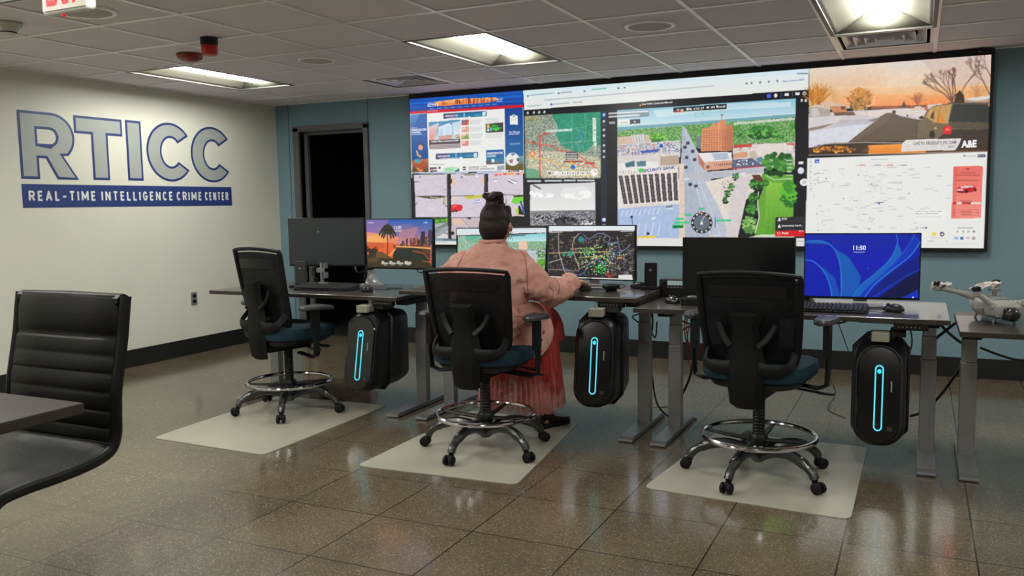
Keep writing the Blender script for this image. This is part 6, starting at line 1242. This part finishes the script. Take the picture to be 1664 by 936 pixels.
cable('black cable crossing behind the right leg of the leftmost desk', [(2.93, -1.98, .72), (2.99, -1.97, .62), (3.02, -1.96, .50), (2.98, -1.95, .40)], .005)
cable('black cable in a loop above the foot of the middle desk', [(3.18, -2.05, .45), (3.16, -2.0, .25), (3.20, -1.95, .10), (3.32, -1.9, .03), (3.24, -1.86, .008)], .005)
cable('curled lead under the sunset monitor', [(2.84, -1.97, .884), (2.86, -1.97, .86), (2.90, -1.97, .862), (2.91, -1.96, .89)], .004)

# ================================================================== DRONE
def drone():
    t = thing('drone', 'light grey quadcopter drone with paper wrapped rotors on the right desk edge', 'drone', (6.325, -2.20, H4), R_(18)); G = M['drone']
    def sect(w, y, z0, z1, n=16, p=3.0):
        return [(w/2*math.copysign(abs(math.cos(a))**(2/p), math.cos(a)), y, (z0+z1)/2+(z1-z0)/2*math.copysign(abs(math.sin(a))**(2/p), math.sin(a))) for a in [k*2*math.pi/n for k in range(n)]]
    s = MB(); s.loft([sect(.07, .20, .045, .085), sect(.13, .17, .025, .102), sect(.165, .08, .018, .112), sect(.172, 0, .018, .112), sect(.16, -.09, .018, .106), (sect(.13, -.135, .025, .096)), sect(.07, -.15, .045, .085)]); s.build('body', G, t)
    s = MB(); s.loft([sect(.06, .13, .104, .114), sect(.095, .04, .106, .121), sect(.08, -.06, .102, .112)]); s.build('battery_cover', M['silver'], t)
    s = MB(); s.bb(-.03, .03, -.175, -.13, .02, .078); s.build('gimbal_bay', M['gloss'], t, bevel=.006)
    s = MB(); s.ell((.0, -.178, .047), (.034, .026, .032), 16); s.build('gimbal_camera', M['towerbody'], t); s = MB(); s.tube([(0, -.20, .047), (0, -.208, .047)], [.014, .013], 14); s.build('camera_lens', M['gloss'], t)
    s = MB(); s.bb(-.090, -.076, -.06, .05, .045, .062); s.bb(-.092, -.076, -.06, -.045, .040, .068); s.build('side_latch', M['silver'], t, bevel=.002, flat=True)
    for sx in (-1, 1):
        s = MB(); s.tube([(sx*.04, .12, .03), (sx*.05, .13, .0)], [.008, .006], 8); s.tube([(sx*.04, -.09, .03), (sx*.05, -.09, .0)], [.008, .006], 8); s.build('landing_foot', G, t)
    mot = ((-.235, .13, .150), (-.135, -.10, .145), (.075, .20, .150), (.24, -.12, .135))
    root = ((-.05, .10, .10), (-.055, -.11, .08), (.045, .14, .10), (.05, -.10, .09))
    for k, (m_, r_) in enumerate(zip(mot, root)):
        mid = ((m_[0]+r_[0])/2, (m_[1]+r_[1])/2, (m_[2]+r_[2])/2+.004)
        s = MB(); s.tube([r_, mid, m_], [(.020, .017), (.013, .012), (.012, .011)], 10); s.ell(r_, (.026, .026, .022), 12); s.lathe([(.014, -.018), (.019, -.012), (.019, .008), (.014, .012)], m_, 16); arm = s.build('rotor_arm', G, t)
        s = MB(); s.lathe([(.019, .010), (.020, .014), (.019, .030), (.012, .034), (.001, .034)], m_, 18); s.build('motor', M['plastic'], arm)
    def wrap(a, b, w, seed):
        rnd = random.Random(seed); a, b = Vector(a), Vector(b); n = 10; s = MB(); side = (b-a).cross(Vector((0, 0, 1))).normalized()
        up, lo = [], []
        for i in range(n+1):
            p = a.lerp(b, i/n); j = lambda q: rnd.uniform(-q, q)
            up.append([p+side*w*(-1+2*k/4)+Vector((j(.006), j(.006), .034-abs(k-2)*.012*rnd.uniform(.3, 1.5)+j(.006))) for k in range(5)])
        s.loft(up, cap=False, closed=False); o = s.build('rotor_wrap', M['paper'], t, smooth_angle=15); o.modifiers.new('th', 'SOLIDIFY').thickness = .0015
    wrap((-.255, .15, .147), (-.185, .08, .147), .018, 1); wrap((-.155, -.10, .147), (.09, .21, .150), .020, 2); wrap((.16, -.04, .142), (.30, -.16, .137), .018, 3)
    s = MB(); s.cyl((.0, .03, .11), (.0, .03, .145), .012); s.box((.0, .03, .148), (.05, .03, .012)); s.build('beacon_module', M['silver'], t)
    s = MB(); s.cyl((-.15, .115, .125), (-.15, .115, .150), .004, seg=8); s.build('antenna_pin', G, t)
drone()

# ================================================================== CONFERENCE TABLE AND CHAIR IN THE FOREGROUND
t = thing('conference_table', 'corner of a dark wood conference table at the left edge of the photo', 'table', (2.70, -6.1, 0))
s = MB(); s.bb(-1.3, 1.0, -.81, .81, .708, .742); s.build('tabletop', M['tabledark'], t, bevel=.004, flat=True)
s = MB(); s.bb(-1.3005, 1.0005, -.8105, .8105, .711, .738); s.build('edge_band', M['deskedge'], t, flat=True)
for dx in (-.9, .3):
    s = MB(); s.bb(dx-.05, dx+.05, -.30, .30, .03, .708); s.bb(dx-.06, dx+.06, -.55, .45, .0, .03); s.build('pedestal_leg', M['darksteel'], t, bevel=.004, flat=True)
t = thing('office_chair', 'black ribbed leather office chair at the left edge of the photo, behind the table corner', 'chair', (3.155, -5.08, 0))
prof = [(.205, 1.012), (.196, .96), (.180, .86), (.158, .76), (.142, .68), (.136, .60), (.130, .53), (.105, .478), (.055, .452), (-.02, .440), (-.12, .434), (-.22, .432), (-.30, .424), (-.335, .405)]
P2 = [(p.x, p.y) for p in spline([(a, b_, 0) for a, b_ in prof], 16)]
def off(i, d):
    a, b_ = Vector(P2[max(i-1, 0)]), Vector(P2[min(i+1, len(P2)-1)]); tt = (b_-a).normalized(); return Vector(P2[i])+Vector((tt.y, -tt.x))*d
L_ = 0; S_ = [0]
for i in range(1, len(P2)): L_ += (Vector(P2[i])-Vector(P2[i-1])).length; S_.append(L_)
def rib(sv):       # cushion height along the profile: a plain head roll, then ribs
    if sv < .155: return .030*max(0.25, math.sin(min(1, (sv+.012)/.165)*math.pi))**.35
    return (.020+.009*abs(math.sin((sv-.155)/.062*math.pi))**.28) if sv < .527 else .028
rings = []; W2 = .268
for i in range(len(P2)):
    f = rib(S_[i]); base = off(i, .012); nrm = (off(i, 1)-off(i, 0))
    ring = []
    for x in (-W2, -W2*.9, -W2*.45, 0, W2*.45, W2*.9, W2): p = base + nrm*(f+.004)*(1 if abs(x) < W2 else .45); ring.append((x, p.x, p.y))
    for x in (W2, 0, -W2): p = base - nrm*.014; ring.append((x, p.x, p.y))
    rings.append(ring)
s = MB(); s.loft(rings); s.build('cushion', M['leather'], t, smooth_angle=50)
for sx in (-1, 1):
    s = MB(); s.tube([(sx*(W2+.010), (off(i, .014)).x, (off(i, .014)).y) for i in range(len(P2))], (.020), 10); s.build('side_rail', M['leather'], t)
s = MB(); s.tube([(-W2, .190, .995), (0, .192, .998), (W2, .190, .995)], .028, 10); s.build('top_roll', M['leather'], t)
s = MB(); s.bb(-.10, .10, -.48, -.12, .385, .41); s.build('seat_plate', M['darksteel'], t, bevel=.004, flat=True)
s = MB(); s.lathe([(.03, .08), (.03, .25), (.022, .25), (.022, .39)], (0, -.40, 0)); s.build('gas_column', M['plastic'], t)
for k in range(5):
    q = R_(198+k*72); c, s_ = math.cos(q), math.sin(q); s = MB(); s.tube([(0, -.40, .09), (c*.13, -.40+s_*.13, .085), (c*.25, -.40+s_*.25, .065)], [(.02, .015), (.018, .013), (.014, .01)], 8); s.cyl((c*.25, -.40+s_*.25, .07), (c*.25, -.40+s_*.25, .045), .01)
    s.tube([(c*.25-s_*.018, -.40+s_*.25+c*.018, .025), (c*.25+s_*.018, -.40+s_*.25-c*.018, .025)], .025, 16); s.build('base_leg', M['plastic'], t)

# ================================================================== THE PERSON
person = thing('person', 'person with dark hair in a bun and pink cardigan, seated with back to the camera', 'person', (3.90, -2.75, 0))
PL = Vector((3.90, -2.75, 0))
W_ = lambda p: Vector(p)-PL
def ring(c, rx, ry, n=20, ax=None):
    c = W_(c); return [c+Vector((rx*math.cos(k*2*math.pi/n), ry*math.sin(k*2*math.pi/n), 0)) for k in range(n)]
def limb(mb, pts, rs, seg=14): mb.tube([W_(p) for p in spline(pts, 4)], [rs[min(len(rs)-1, i//4)]*(1-(i % 4)/4)+rs[min(len(rs)-1, i//4+1)]*((i % 4)/4) for i in range((len(pts)-1)*4+1)], seg)
HD = Vector((3.862, -2.775, 1.215))       # head centre
b = MB()
b.loft([ring((3.87, -2.93, .60), .19, .15), ring((3.87, -2.93, .72), .20, .16), ring((3.87, -2.91, .82), .17, .13), ring((3.865, -2.88, .94), .175, .12), ring((3.86, -2.86, 1.02), .165, .10), ring((3.858, -2.84, 1.07), .10, .07), ring((3.858, -2.82, 1.10), .055, .055)])
limb(b, [(3.858, -2.825, 1.06), (3.858, -2.80, 1.13), (3.86, -2.78, 1.18)], [.055, .052, .055])
b.ell(W_(HD+Vector((0, 0, .025))), (.074, .092, .088), 24); b.ell(W_(HD+Vector((0, .035, -.045))), (.055, .056, .062), 18)      # cranium and jaw
b.ell(W_(HD+Vector((0, .062, -.075))), (.030, .026, .026), 12); b.ell(W_(HD+Vector((0, .094, -.010))), (.010, .014, .020), 10); b.ell(W_(HD+Vector((0, .092, -.020))), (.015, .013, .009), 10); b.ell(W_(HD+Vector((0, .084, -.052))), (.024, .012, .010), 10)
for sx in (-1, 1): b.ell(W_(HD+Vector((sx*.040, .060, -.028))), (.026, .026, .026), 10); b.ell(W_(HD+Vector((sx*.028, .076, .030))), (.024, .012, .010), 10)  # nose, lips
for sx in (-1, 1): b.ell(W_(HD+Vector((sx*.074, .0, -.005))), (.010, .020, .030), 10)
# right arm and hand on the mouse
limb(b, [(4.02, -2.85, 1.01), (4.12, -2.86, .92), (4.185, -2.83, .845), (4.175, -2.62, .85), (4.15, -2.45, .855), (4.150, -2.36, .853)], [.058, .050, .044, .040, .031, .027])
limb(b, [(3.70, -2.85, 1.01), (3.60, -2.84, .92), (3.56, -2.76, .85), (3.62, -2.58, .845), (3.68, -2.42, .842), (3.695, -2.36, .838)], [.058, .050, .044, .040, .031, .027])
def hand(mb, w, d, up, side, curl, spread=1):
    """w wrist, d direction, side towards the thumb"""
    w, d, up, side = Vector(w), Vector(d).normalized(), Vector(up), Vector(side).normalized()
    mb.tube([W_(w), W_(w+d*.03), W_(w+d*.065), W_(w+d*.085)], [(.026, .018), (.036, .018), (.041, .016), (.036, .012)], 14, flat=side)
    for k, (o, L, r) in enumerate(((.030, .070, .0088), (.010, .079, .0090), (-.010, .073, .0086), (-.029, .057, .0078))):
        b0 = w+d*.072+side*o; q1, q2, q3 = curl*.35, curl*.9, curl*1.4; dd = lambda a: d*math.cos(a)-up*math.sin(a)
        fan = side*o*.25*spread
        p1 = b0+dd(q1)*L*.45+fan; p2 = p1+dd(q2)*L*.32; p3 = p2+dd(q3)*L*.25; mb.tube([W_(b0-d*.02), W_(b0), W_(p1), W_(p2), W_(p3)], [r*1.15, r*1.1, r, r*.93, r*.72], 10)
    b0 = w+d*.022+side*.026; p1 = b0+d*.030+side*.026-up*.006; p2 = p1+d*.030+side*.006-up*.010; mb.tube([W_(b0), W_(p1), W_(p2), W_(p2+d*.012-up*.003)], [.0145, .0118, .0102, .0076], 10)
hand(b, (4.150, -2.35, .858), (.10, 1, -.10), (0, 0, 1), (-1, .05, 0), .62)
hand(b, (3.695, -2.35, .842), (.05, 1, -.12), (0, 0, 1), (1, .05, 0), .5)
# legs: right foot on the floor, left foot on the ring of the chair
limb(b, [(3.95, -2.90, .67), (4.00, -2.68, .665), (4.02, -2.48, .63), (4.01, -2.45, .38), (4.0, -2.46, .12), (4.0, -2.46, .075)], [.092, .082, .062, .055, .038, .036])
limb(b, [(3.79, -2.90, .67), (3.75, -2.68, .665), (3.73, -2.47, .63), (3.74, -2.52, .45), (3.76, -2.60, .29), (3.765, -2.62, .265)], [.092, .082, .062, .054, .040, .036])
b.ell(W_((4.005, -2.42, .05)), (.038, .10, .038), 14); b.ell(W_((3.765, -2.60, .235)), (.036, .09, .032), 14)
body = remeshed('body', b, M['skin'], person, .0045, 2)
# eyes and mouth
s = MB()
for sx in (-1, 1): s.ell(W_(HD+Vector((sx*.028, .084, .012))), (.009, .006, .005), 10)
s.build('eye', M['sock'], person)
s = MB(); s.tube([W_(HD+Vector(p_)) for p_ in ((-.022, .088, -.052), (0, .096, -.050), (.022, .088, -.052))], [.003, .0055, .003], 8); s.build('lips', mat('lips', (170, 92, 84), .5, noise=(30, (160, 84, 78))), person)
for sx in (-1, 1): s = MB(); s.tube([W_(HD+Vector((sx*p_[0], p_[1], p_[2]))) for p_ in ((.014, .091, .034), (.030, .087, .040), (.045, .075, .035))], .0028, 6); s.build('eyebrow', M['hair'], person)
# dark tights on the shins
s = MB()
limb(s, [(4.02, -2.47, .62), (4.01, -2.45, .38), (4.0, -2.46, .12), (4.0, -2.46, .085)], [.068, .060, .043, .042]); s.build('tights', M['sock'], person)
s = MB(); limb(s, [(3.73, -2.46, .62), (3.74, -2.52, .45), (3.76, -2.60, .29)], [.067, .058, .045]); s.build('tights', M['sock'], person)
def shoe(hx, hy, hz, a):
    s = MB(); c, q = math.cos(a), math.sin(a)
    T = lambda x, y, z: W_((hx+x*c-y*q, hy+x*q+y*c, hz+z))
    S = []
    for y, w, z0, z1 in ((-.055, .020, .022, .06), (-.05, .030, .020, .095), (-.02, .036, .018, .105), (.03, .036, .018, .092), (.08, .043, .018, .068), (.13, .046, .018, .058), (.175, .036, .018, .048), (.195, .016, .022, .036)):
        S.append([T(w*math.copysign(abs(math.cos(t_))**.75, math.cos(t_)), y, (z0+z1)/2+(z1-z0)/2*math.copysign(abs(math.sin(t_))**.75, math.sin(t_))) for t_ in [k*math.pi/8 for k in range(16)]])
    s.loft(S); up = s.build('shoe', M['shoe'], person)
    s = MB(); o = [(-.058, .022), (-.05, .036), (.03, .037), (.08, .046), (.13, .049), (.18, .036), (.20, .012)]; pts = [(w, y) for y, w in o]+[(-w, y) for y, w in reversed(o)]
    s.prism([T(x, y, .0) for x, y in pts], (0, 0, .022)); s.build('shoe_sole', M['plastic'], up)
    s = MB(); s.tube([T(-.036, .04, .07), T(-.02, .045, .09), T(.02, .045, .09), T(.036, .04, .07)], (.007), 6); s.build('shoe_strap', M['shoe'], up)
shoe(4.0, -2.47, .0045, R_(-24)); shoe(3.765, -2.64, .208, R_(0))
# skirt: lining over hips and thighs, tulle tiers below
s = MB(); s.loft([ring((3.87, -2.93, .61), .205, .16), ring((3.87, -2.93, .70), .215, .172), ring((3.87, -2.92, .78), .19, .15)])
limb(s, [(3.95, -2.88, .675), (4.00, -2.66, .67), (4.02, -2.47, .64), (4.02, -2.43, .52)], [.105, .10, .085, .10]); limb(s, [(3.79, -2.88, .675), (3.75, -2.66, .67), (3.73, -2.47, .64), (3.74, -2.43, .52)], [.105, .10, .085, .10])
s.ell(W_((3.88, -2.62, .655)), (.20, .22, .075), 18)
remeshed('skirt', s, M['skirt'], person, .010, 6)
def tier(name, z0, z1, r0, r1, cx, cy, n, amp, m, seed, rag=.02, sy=1.0):
    rnd = random.Random(seed); N = n*6; ph = [rnd.uniform(.7, 1.3) for _ in range(n)]; rings = []
    for j in range(7):
        v = j/6; row = []
        for k in range(N):
            a = k*2*math.pi/N; pl = math.sin(k*2*math.pi/6)*amp*1.5*(v**.8)*ph[(k//6) % n]
            r = (r0+(r1-r0)*v)+pl; z = z0+(z1-z0)*v - (rag*ph[(k//6) % n]*v if j == 6 else 0)
            row.append(W_((cx+r*math.cos(a), cy+r*sy*math.sin(a), z)))
        rings.append(row)
    q = MB(); q.loft(rings, cap=False); o = q.build(name, m, person); o.modifiers.new('th', 'SOLIDIFY').thickness = .001
tier('tulle_tier', .64, .36, .17, .195, 3.89, -2.60, 34, .018, M['tulle'], 1, .04, .75)
tier('tulle_tier', .47, .20, .17, .20, 3.87, -2.60, 40, .022, M['tullepink'], 2, .06, .72)
tier('tulle_tier', .60, .30, .095, .115, 4.01, -2.54, 18, .014, M['tulle'], 3, .05, 1.0)
tier('tulle_tier', .42, .20, .105, .125, 4.005, -2.52, 22, .018, M['tullepink'], 4, .05, 1.0)
# cardigan
s = MB()
s.loft([ring((3.87, -2.925, .575), .222, .185, 28), ring((3.87, -2.93, .70), .230, .190, 28), ring((3.868, -2.92, .82), .212, .168, 28), ring((3.865, -2.895, .94), .215, .155, 28), ring((3.862, -2.87, 1.01), .212, .135, 28), ring((3.86, -2.855, 1.055), .165, .105, 28), ring((3.858, -2.845, 1.088), .105, .080, 28), ring((3.858, -2.83, 1.118), .068, .066, 28)])
limb(s, [(3.98, -2.85, .985), (4.09, -2.855, .92), (4.175, -2.83, .855), (4.185, -2.70, .838), (4.175, -2.56, .850), (4.155, -2.43, .862)], [.098, .086, .078, .070, .055, .050], 18)
limb(s, [(3.74, -2.85, .985), (3.62, -2.845, .92), (3.555, -2.77, .855), (3.60, -2.62, .848), (3.66, -2.48, .85), (3.68, -2.41, .85)], [.098, .086, .076, .064, .052, .048], 18)
# rucked folds and rolled cuffs
def fold(c, d, R1, r): 
    d = Vector(d).normalized(); a = d.orthogonal().normalized(); e = d.cross(a); s.tube([W_(Vector(c)+a*R1*math.cos(k*math.pi/10)+e*R1*math.sin(k*math.pi/10)) for k in range(21)], r, 8)
fold((4.153, -2.42, .862), (-.1, 1, .02), .042, .013); fold((4.165, -2.47, .86), (-.2, 1, .06), .046, .011); fold((4.183, -2.60, .846), (.1, 1, .15), .056, .010); fold((4.187, -2.69, .840), (.1, 1, .1), .066, .010); fold((3.68, -2.41, .85), (.2, 1, 0), .042, .012)
for a0, z0 in ((.3, 1.0), (-.2, .92)): pass
s.tube([W_(p) for p in spline([(3.99, -2.97, 1.03), (4.025, -2.955, .94), (4.03, -2.97, .84), (4.04, -3.0, .74)], 5)], [.010]*16, 6)
card = remeshed('cardigan', s, M['knit'], person, .009, 5)
tx = bpy.data.textures.new('knit folds', 'CLOUDS'); tx.noise_scale = .085; tx.noise_depth = 2
md = card.modifiers.new('folds', 'DISPLACE'); md.texture = tx; md.strength = .050; md.mid_level = .5; md.texture_coords = 'LOCAL'
tx2 = bpy.data.textures.new('knit creases', 'CLOUDS'); tx2.noise_scale = .038; tx2.noise_depth = 2
md = card.modifiers.new('creases', 'DISPLACE'); md.texture = tx2; md.strength = .018; md.mid_level = .5; md.texture_coords = 'LOCAL'
s = MB(); s.torus(W_((3.858, -2.832, 1.118)), .066, .010, 32, 8); s.build('collar_band', M['knit'], person)
# hanging front panels and hem on the right hip
def sheet(name, rows, m, th=.006, parent=person):
    q = MB(); q.loft([[W_(p) for p in r] for r in rows], cap=False, closed=False); o = q.build(name, m, parent); o.modifiers.new('th', 'SOLIDIFY').thickness = th; o.modifiers.new('sb', 'SUBSURF').levels = 1; return o
hem = sheet('cardigan_hem', [[(4.03, -3.02, .80), (4.085, -2.95, .80), (4.10, -2.86, .80), (4.105, -2.76, .80)], [(4.045, -3.03, .70), (4.11, -2.95, .70), (4.13, -2.84, .70), (4.14, -2.70, .71)], [(4.04, -3.03, .60), (4.12, -2.94, .58), (4.15, -2.82, .58), (4.17, -2.68, .64)], [(4.03, -3.02, .55), (4.12, -2.93, .50), (4.14, -2.81, .47), (4.16, -2.69, .56)]], M['knit'], .008)
# work the folds into the knit, then lay seams, piping and applique on its surface
from mathutils.bvhtree import BVHTree
def bake(o):
    dg = bpy.context.evaluated_depsgraph_get(); me = bpy.data.meshes.new_from_object(o.evaluated_get(dg)); o.modifiers.clear(); old = o.data; o.data = me; bpy.data.meshes.remove(old)
    return BVHTree.FromPolygons([v.co.copy() for v in me.vertices], [list(p_.vertices) for p_ in me.polygons])
trees = {'card': bake(card), 'hem': bake(hem)}
def lay(pts, lift=.002, which='card'):
    """points (side, height) looked up on the garment from behind"""
    out = []
    for u, v in pts:
        d = plane_pt(u, v, Vector((0, -2.9, 0)), Vector((0, 1, 0)))-CAM; h_, n_, _, _ = trees[which].ray_cast(W_(CAM), d.normalized())
        if h_ is not None: out.append(h_+n_*lift)
    return out
def seam(pts, r, m, name='seam', which='card'):
    q = lay([(p_.x, p_.y) for p_ in spline([(a, b_, 0) for a, b_ in pts], 5)], .001, which)
    if len(q) > 2: s = MB(); s.tube(q, r, 6); s.build(name, m, person)
def appl(cu, cv_, w, h, shape, which='card', m=None):
    c = lay([(cu, cv_)], .002, which); ring_ = lay([(cu+a*w, cv_+b_*h) for a, b_ in shape], .002, which)
    if len(c) == 1 and len(ring_) == len(shape):
        s = MB(); vc = s.bm.verts.new(c[0]); vs = [s.bm.verts.new(p_) for p_ in ring_]
        for i in range(len(vs)): s._f([vc, vs[i-1], vs[i]])
        o = s.build('applique', m or M['knitred'], person); o.modifiers.new('th', 'SOLIDIFY').thickness = .0015
dark = mat('darker knit seam', (150, 102, 94), .95, spec=.1, noise=(20, (140, 92, 86)))  # seams in a darker tone of the knit
blobs = [(math.cos(k*math.pi/6)*(1+.25*math.cos(k*1.9)), math.sin(k*math.pi/6)*(1+.2*math.sin(k*2.3))) for k in range(12)]
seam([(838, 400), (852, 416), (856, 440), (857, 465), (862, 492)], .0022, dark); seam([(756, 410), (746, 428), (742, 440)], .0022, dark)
seam([(858, 478), (852, 492), (856, 505), (849, 513), (836, 515)], .0028, M['knitred'], 'red_piping')
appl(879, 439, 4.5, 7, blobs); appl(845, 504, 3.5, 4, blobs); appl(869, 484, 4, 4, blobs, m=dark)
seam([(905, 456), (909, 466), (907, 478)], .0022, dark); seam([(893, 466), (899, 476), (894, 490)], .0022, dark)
for u, v in ((876, 541), (880, 552), (874, 562), (883, 540), (879, 570)): appl(u, v, 1.8, 3.2, blobs, 'hem')
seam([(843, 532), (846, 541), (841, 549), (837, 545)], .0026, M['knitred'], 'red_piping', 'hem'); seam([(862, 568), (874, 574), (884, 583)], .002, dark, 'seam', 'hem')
# hair
s = MB(); h = HD
s.ell(W_(h+Vector((0, -.012, .030))), (.088, .098, .092), 24); s.ell(W_(h+Vector((0, -.045, -.02))), (.086, .066, .094), 20); s.ell(W_(h+Vector((-.004, -.058, -.062))), (.060, .034, .050), 16)
s.tube([W_(h+Vector(p)) for p in ((0, -.02, .09), (.0, -.03, .125), (.002, -.035, .150))], [.060, .046, .036], 14)
for c, r in (((-.034, -.04, .150), (.032, .030, .022)), ((.026, -.045, .152), (.038, .032, .024)), ((.004, -.02, .158), (.036, .028, .018)), ((.046, -.04, .128), (.017, .020, .024)), ((-.040, -.03, .158), (.020, .018, .013)), ((-.006, -.06, .135), (.032, .018, .022)), ((.070, -.01, .07), (.020, .03, .03))):
    s.ell(W_(h+Vector(c)), r, 14)
s.torus(W_(h+Vector((.0, -.035, .138))), .036, .012, 24, 8)
remeshed('hair', s, M['hair'], person, .0055, 3)
s = MB(); rnd = random.Random(3)
for k in range(26):
    sx = rnd.choice((-1, 1, 1)); p0 = h+Vector((sx*.07*rnd.uniform(.5, 1.1), -.03+rnd.uniform(-.03, .06), rnd.uniform(-.06, .06))); s.tube([W_(q) for q in spline([p0, p0+Vector((sx*rnd.uniform(.005, .025), rnd.uniform(-.01, .03), -.03)), p0+Vector((sx*rnd.uniform(.0, .03), rnd.uniform(-.01, .04), -.07))], 4)], .0008, 4)
for k in range(20):
    x = rnd.uniform(-.055, .055); p0 = h+Vector((x, -.075, -.07)); s.tube([W_(q) for q in spline([p0, p0+Vector((rnd.uniform(-.01, .01), -.004, -.025)), p0+Vector((rnd.uniform(-.02, .02), .004, -.045))], 4)], .0011, 4)
s.build('loose_strands', M['hair'], person)
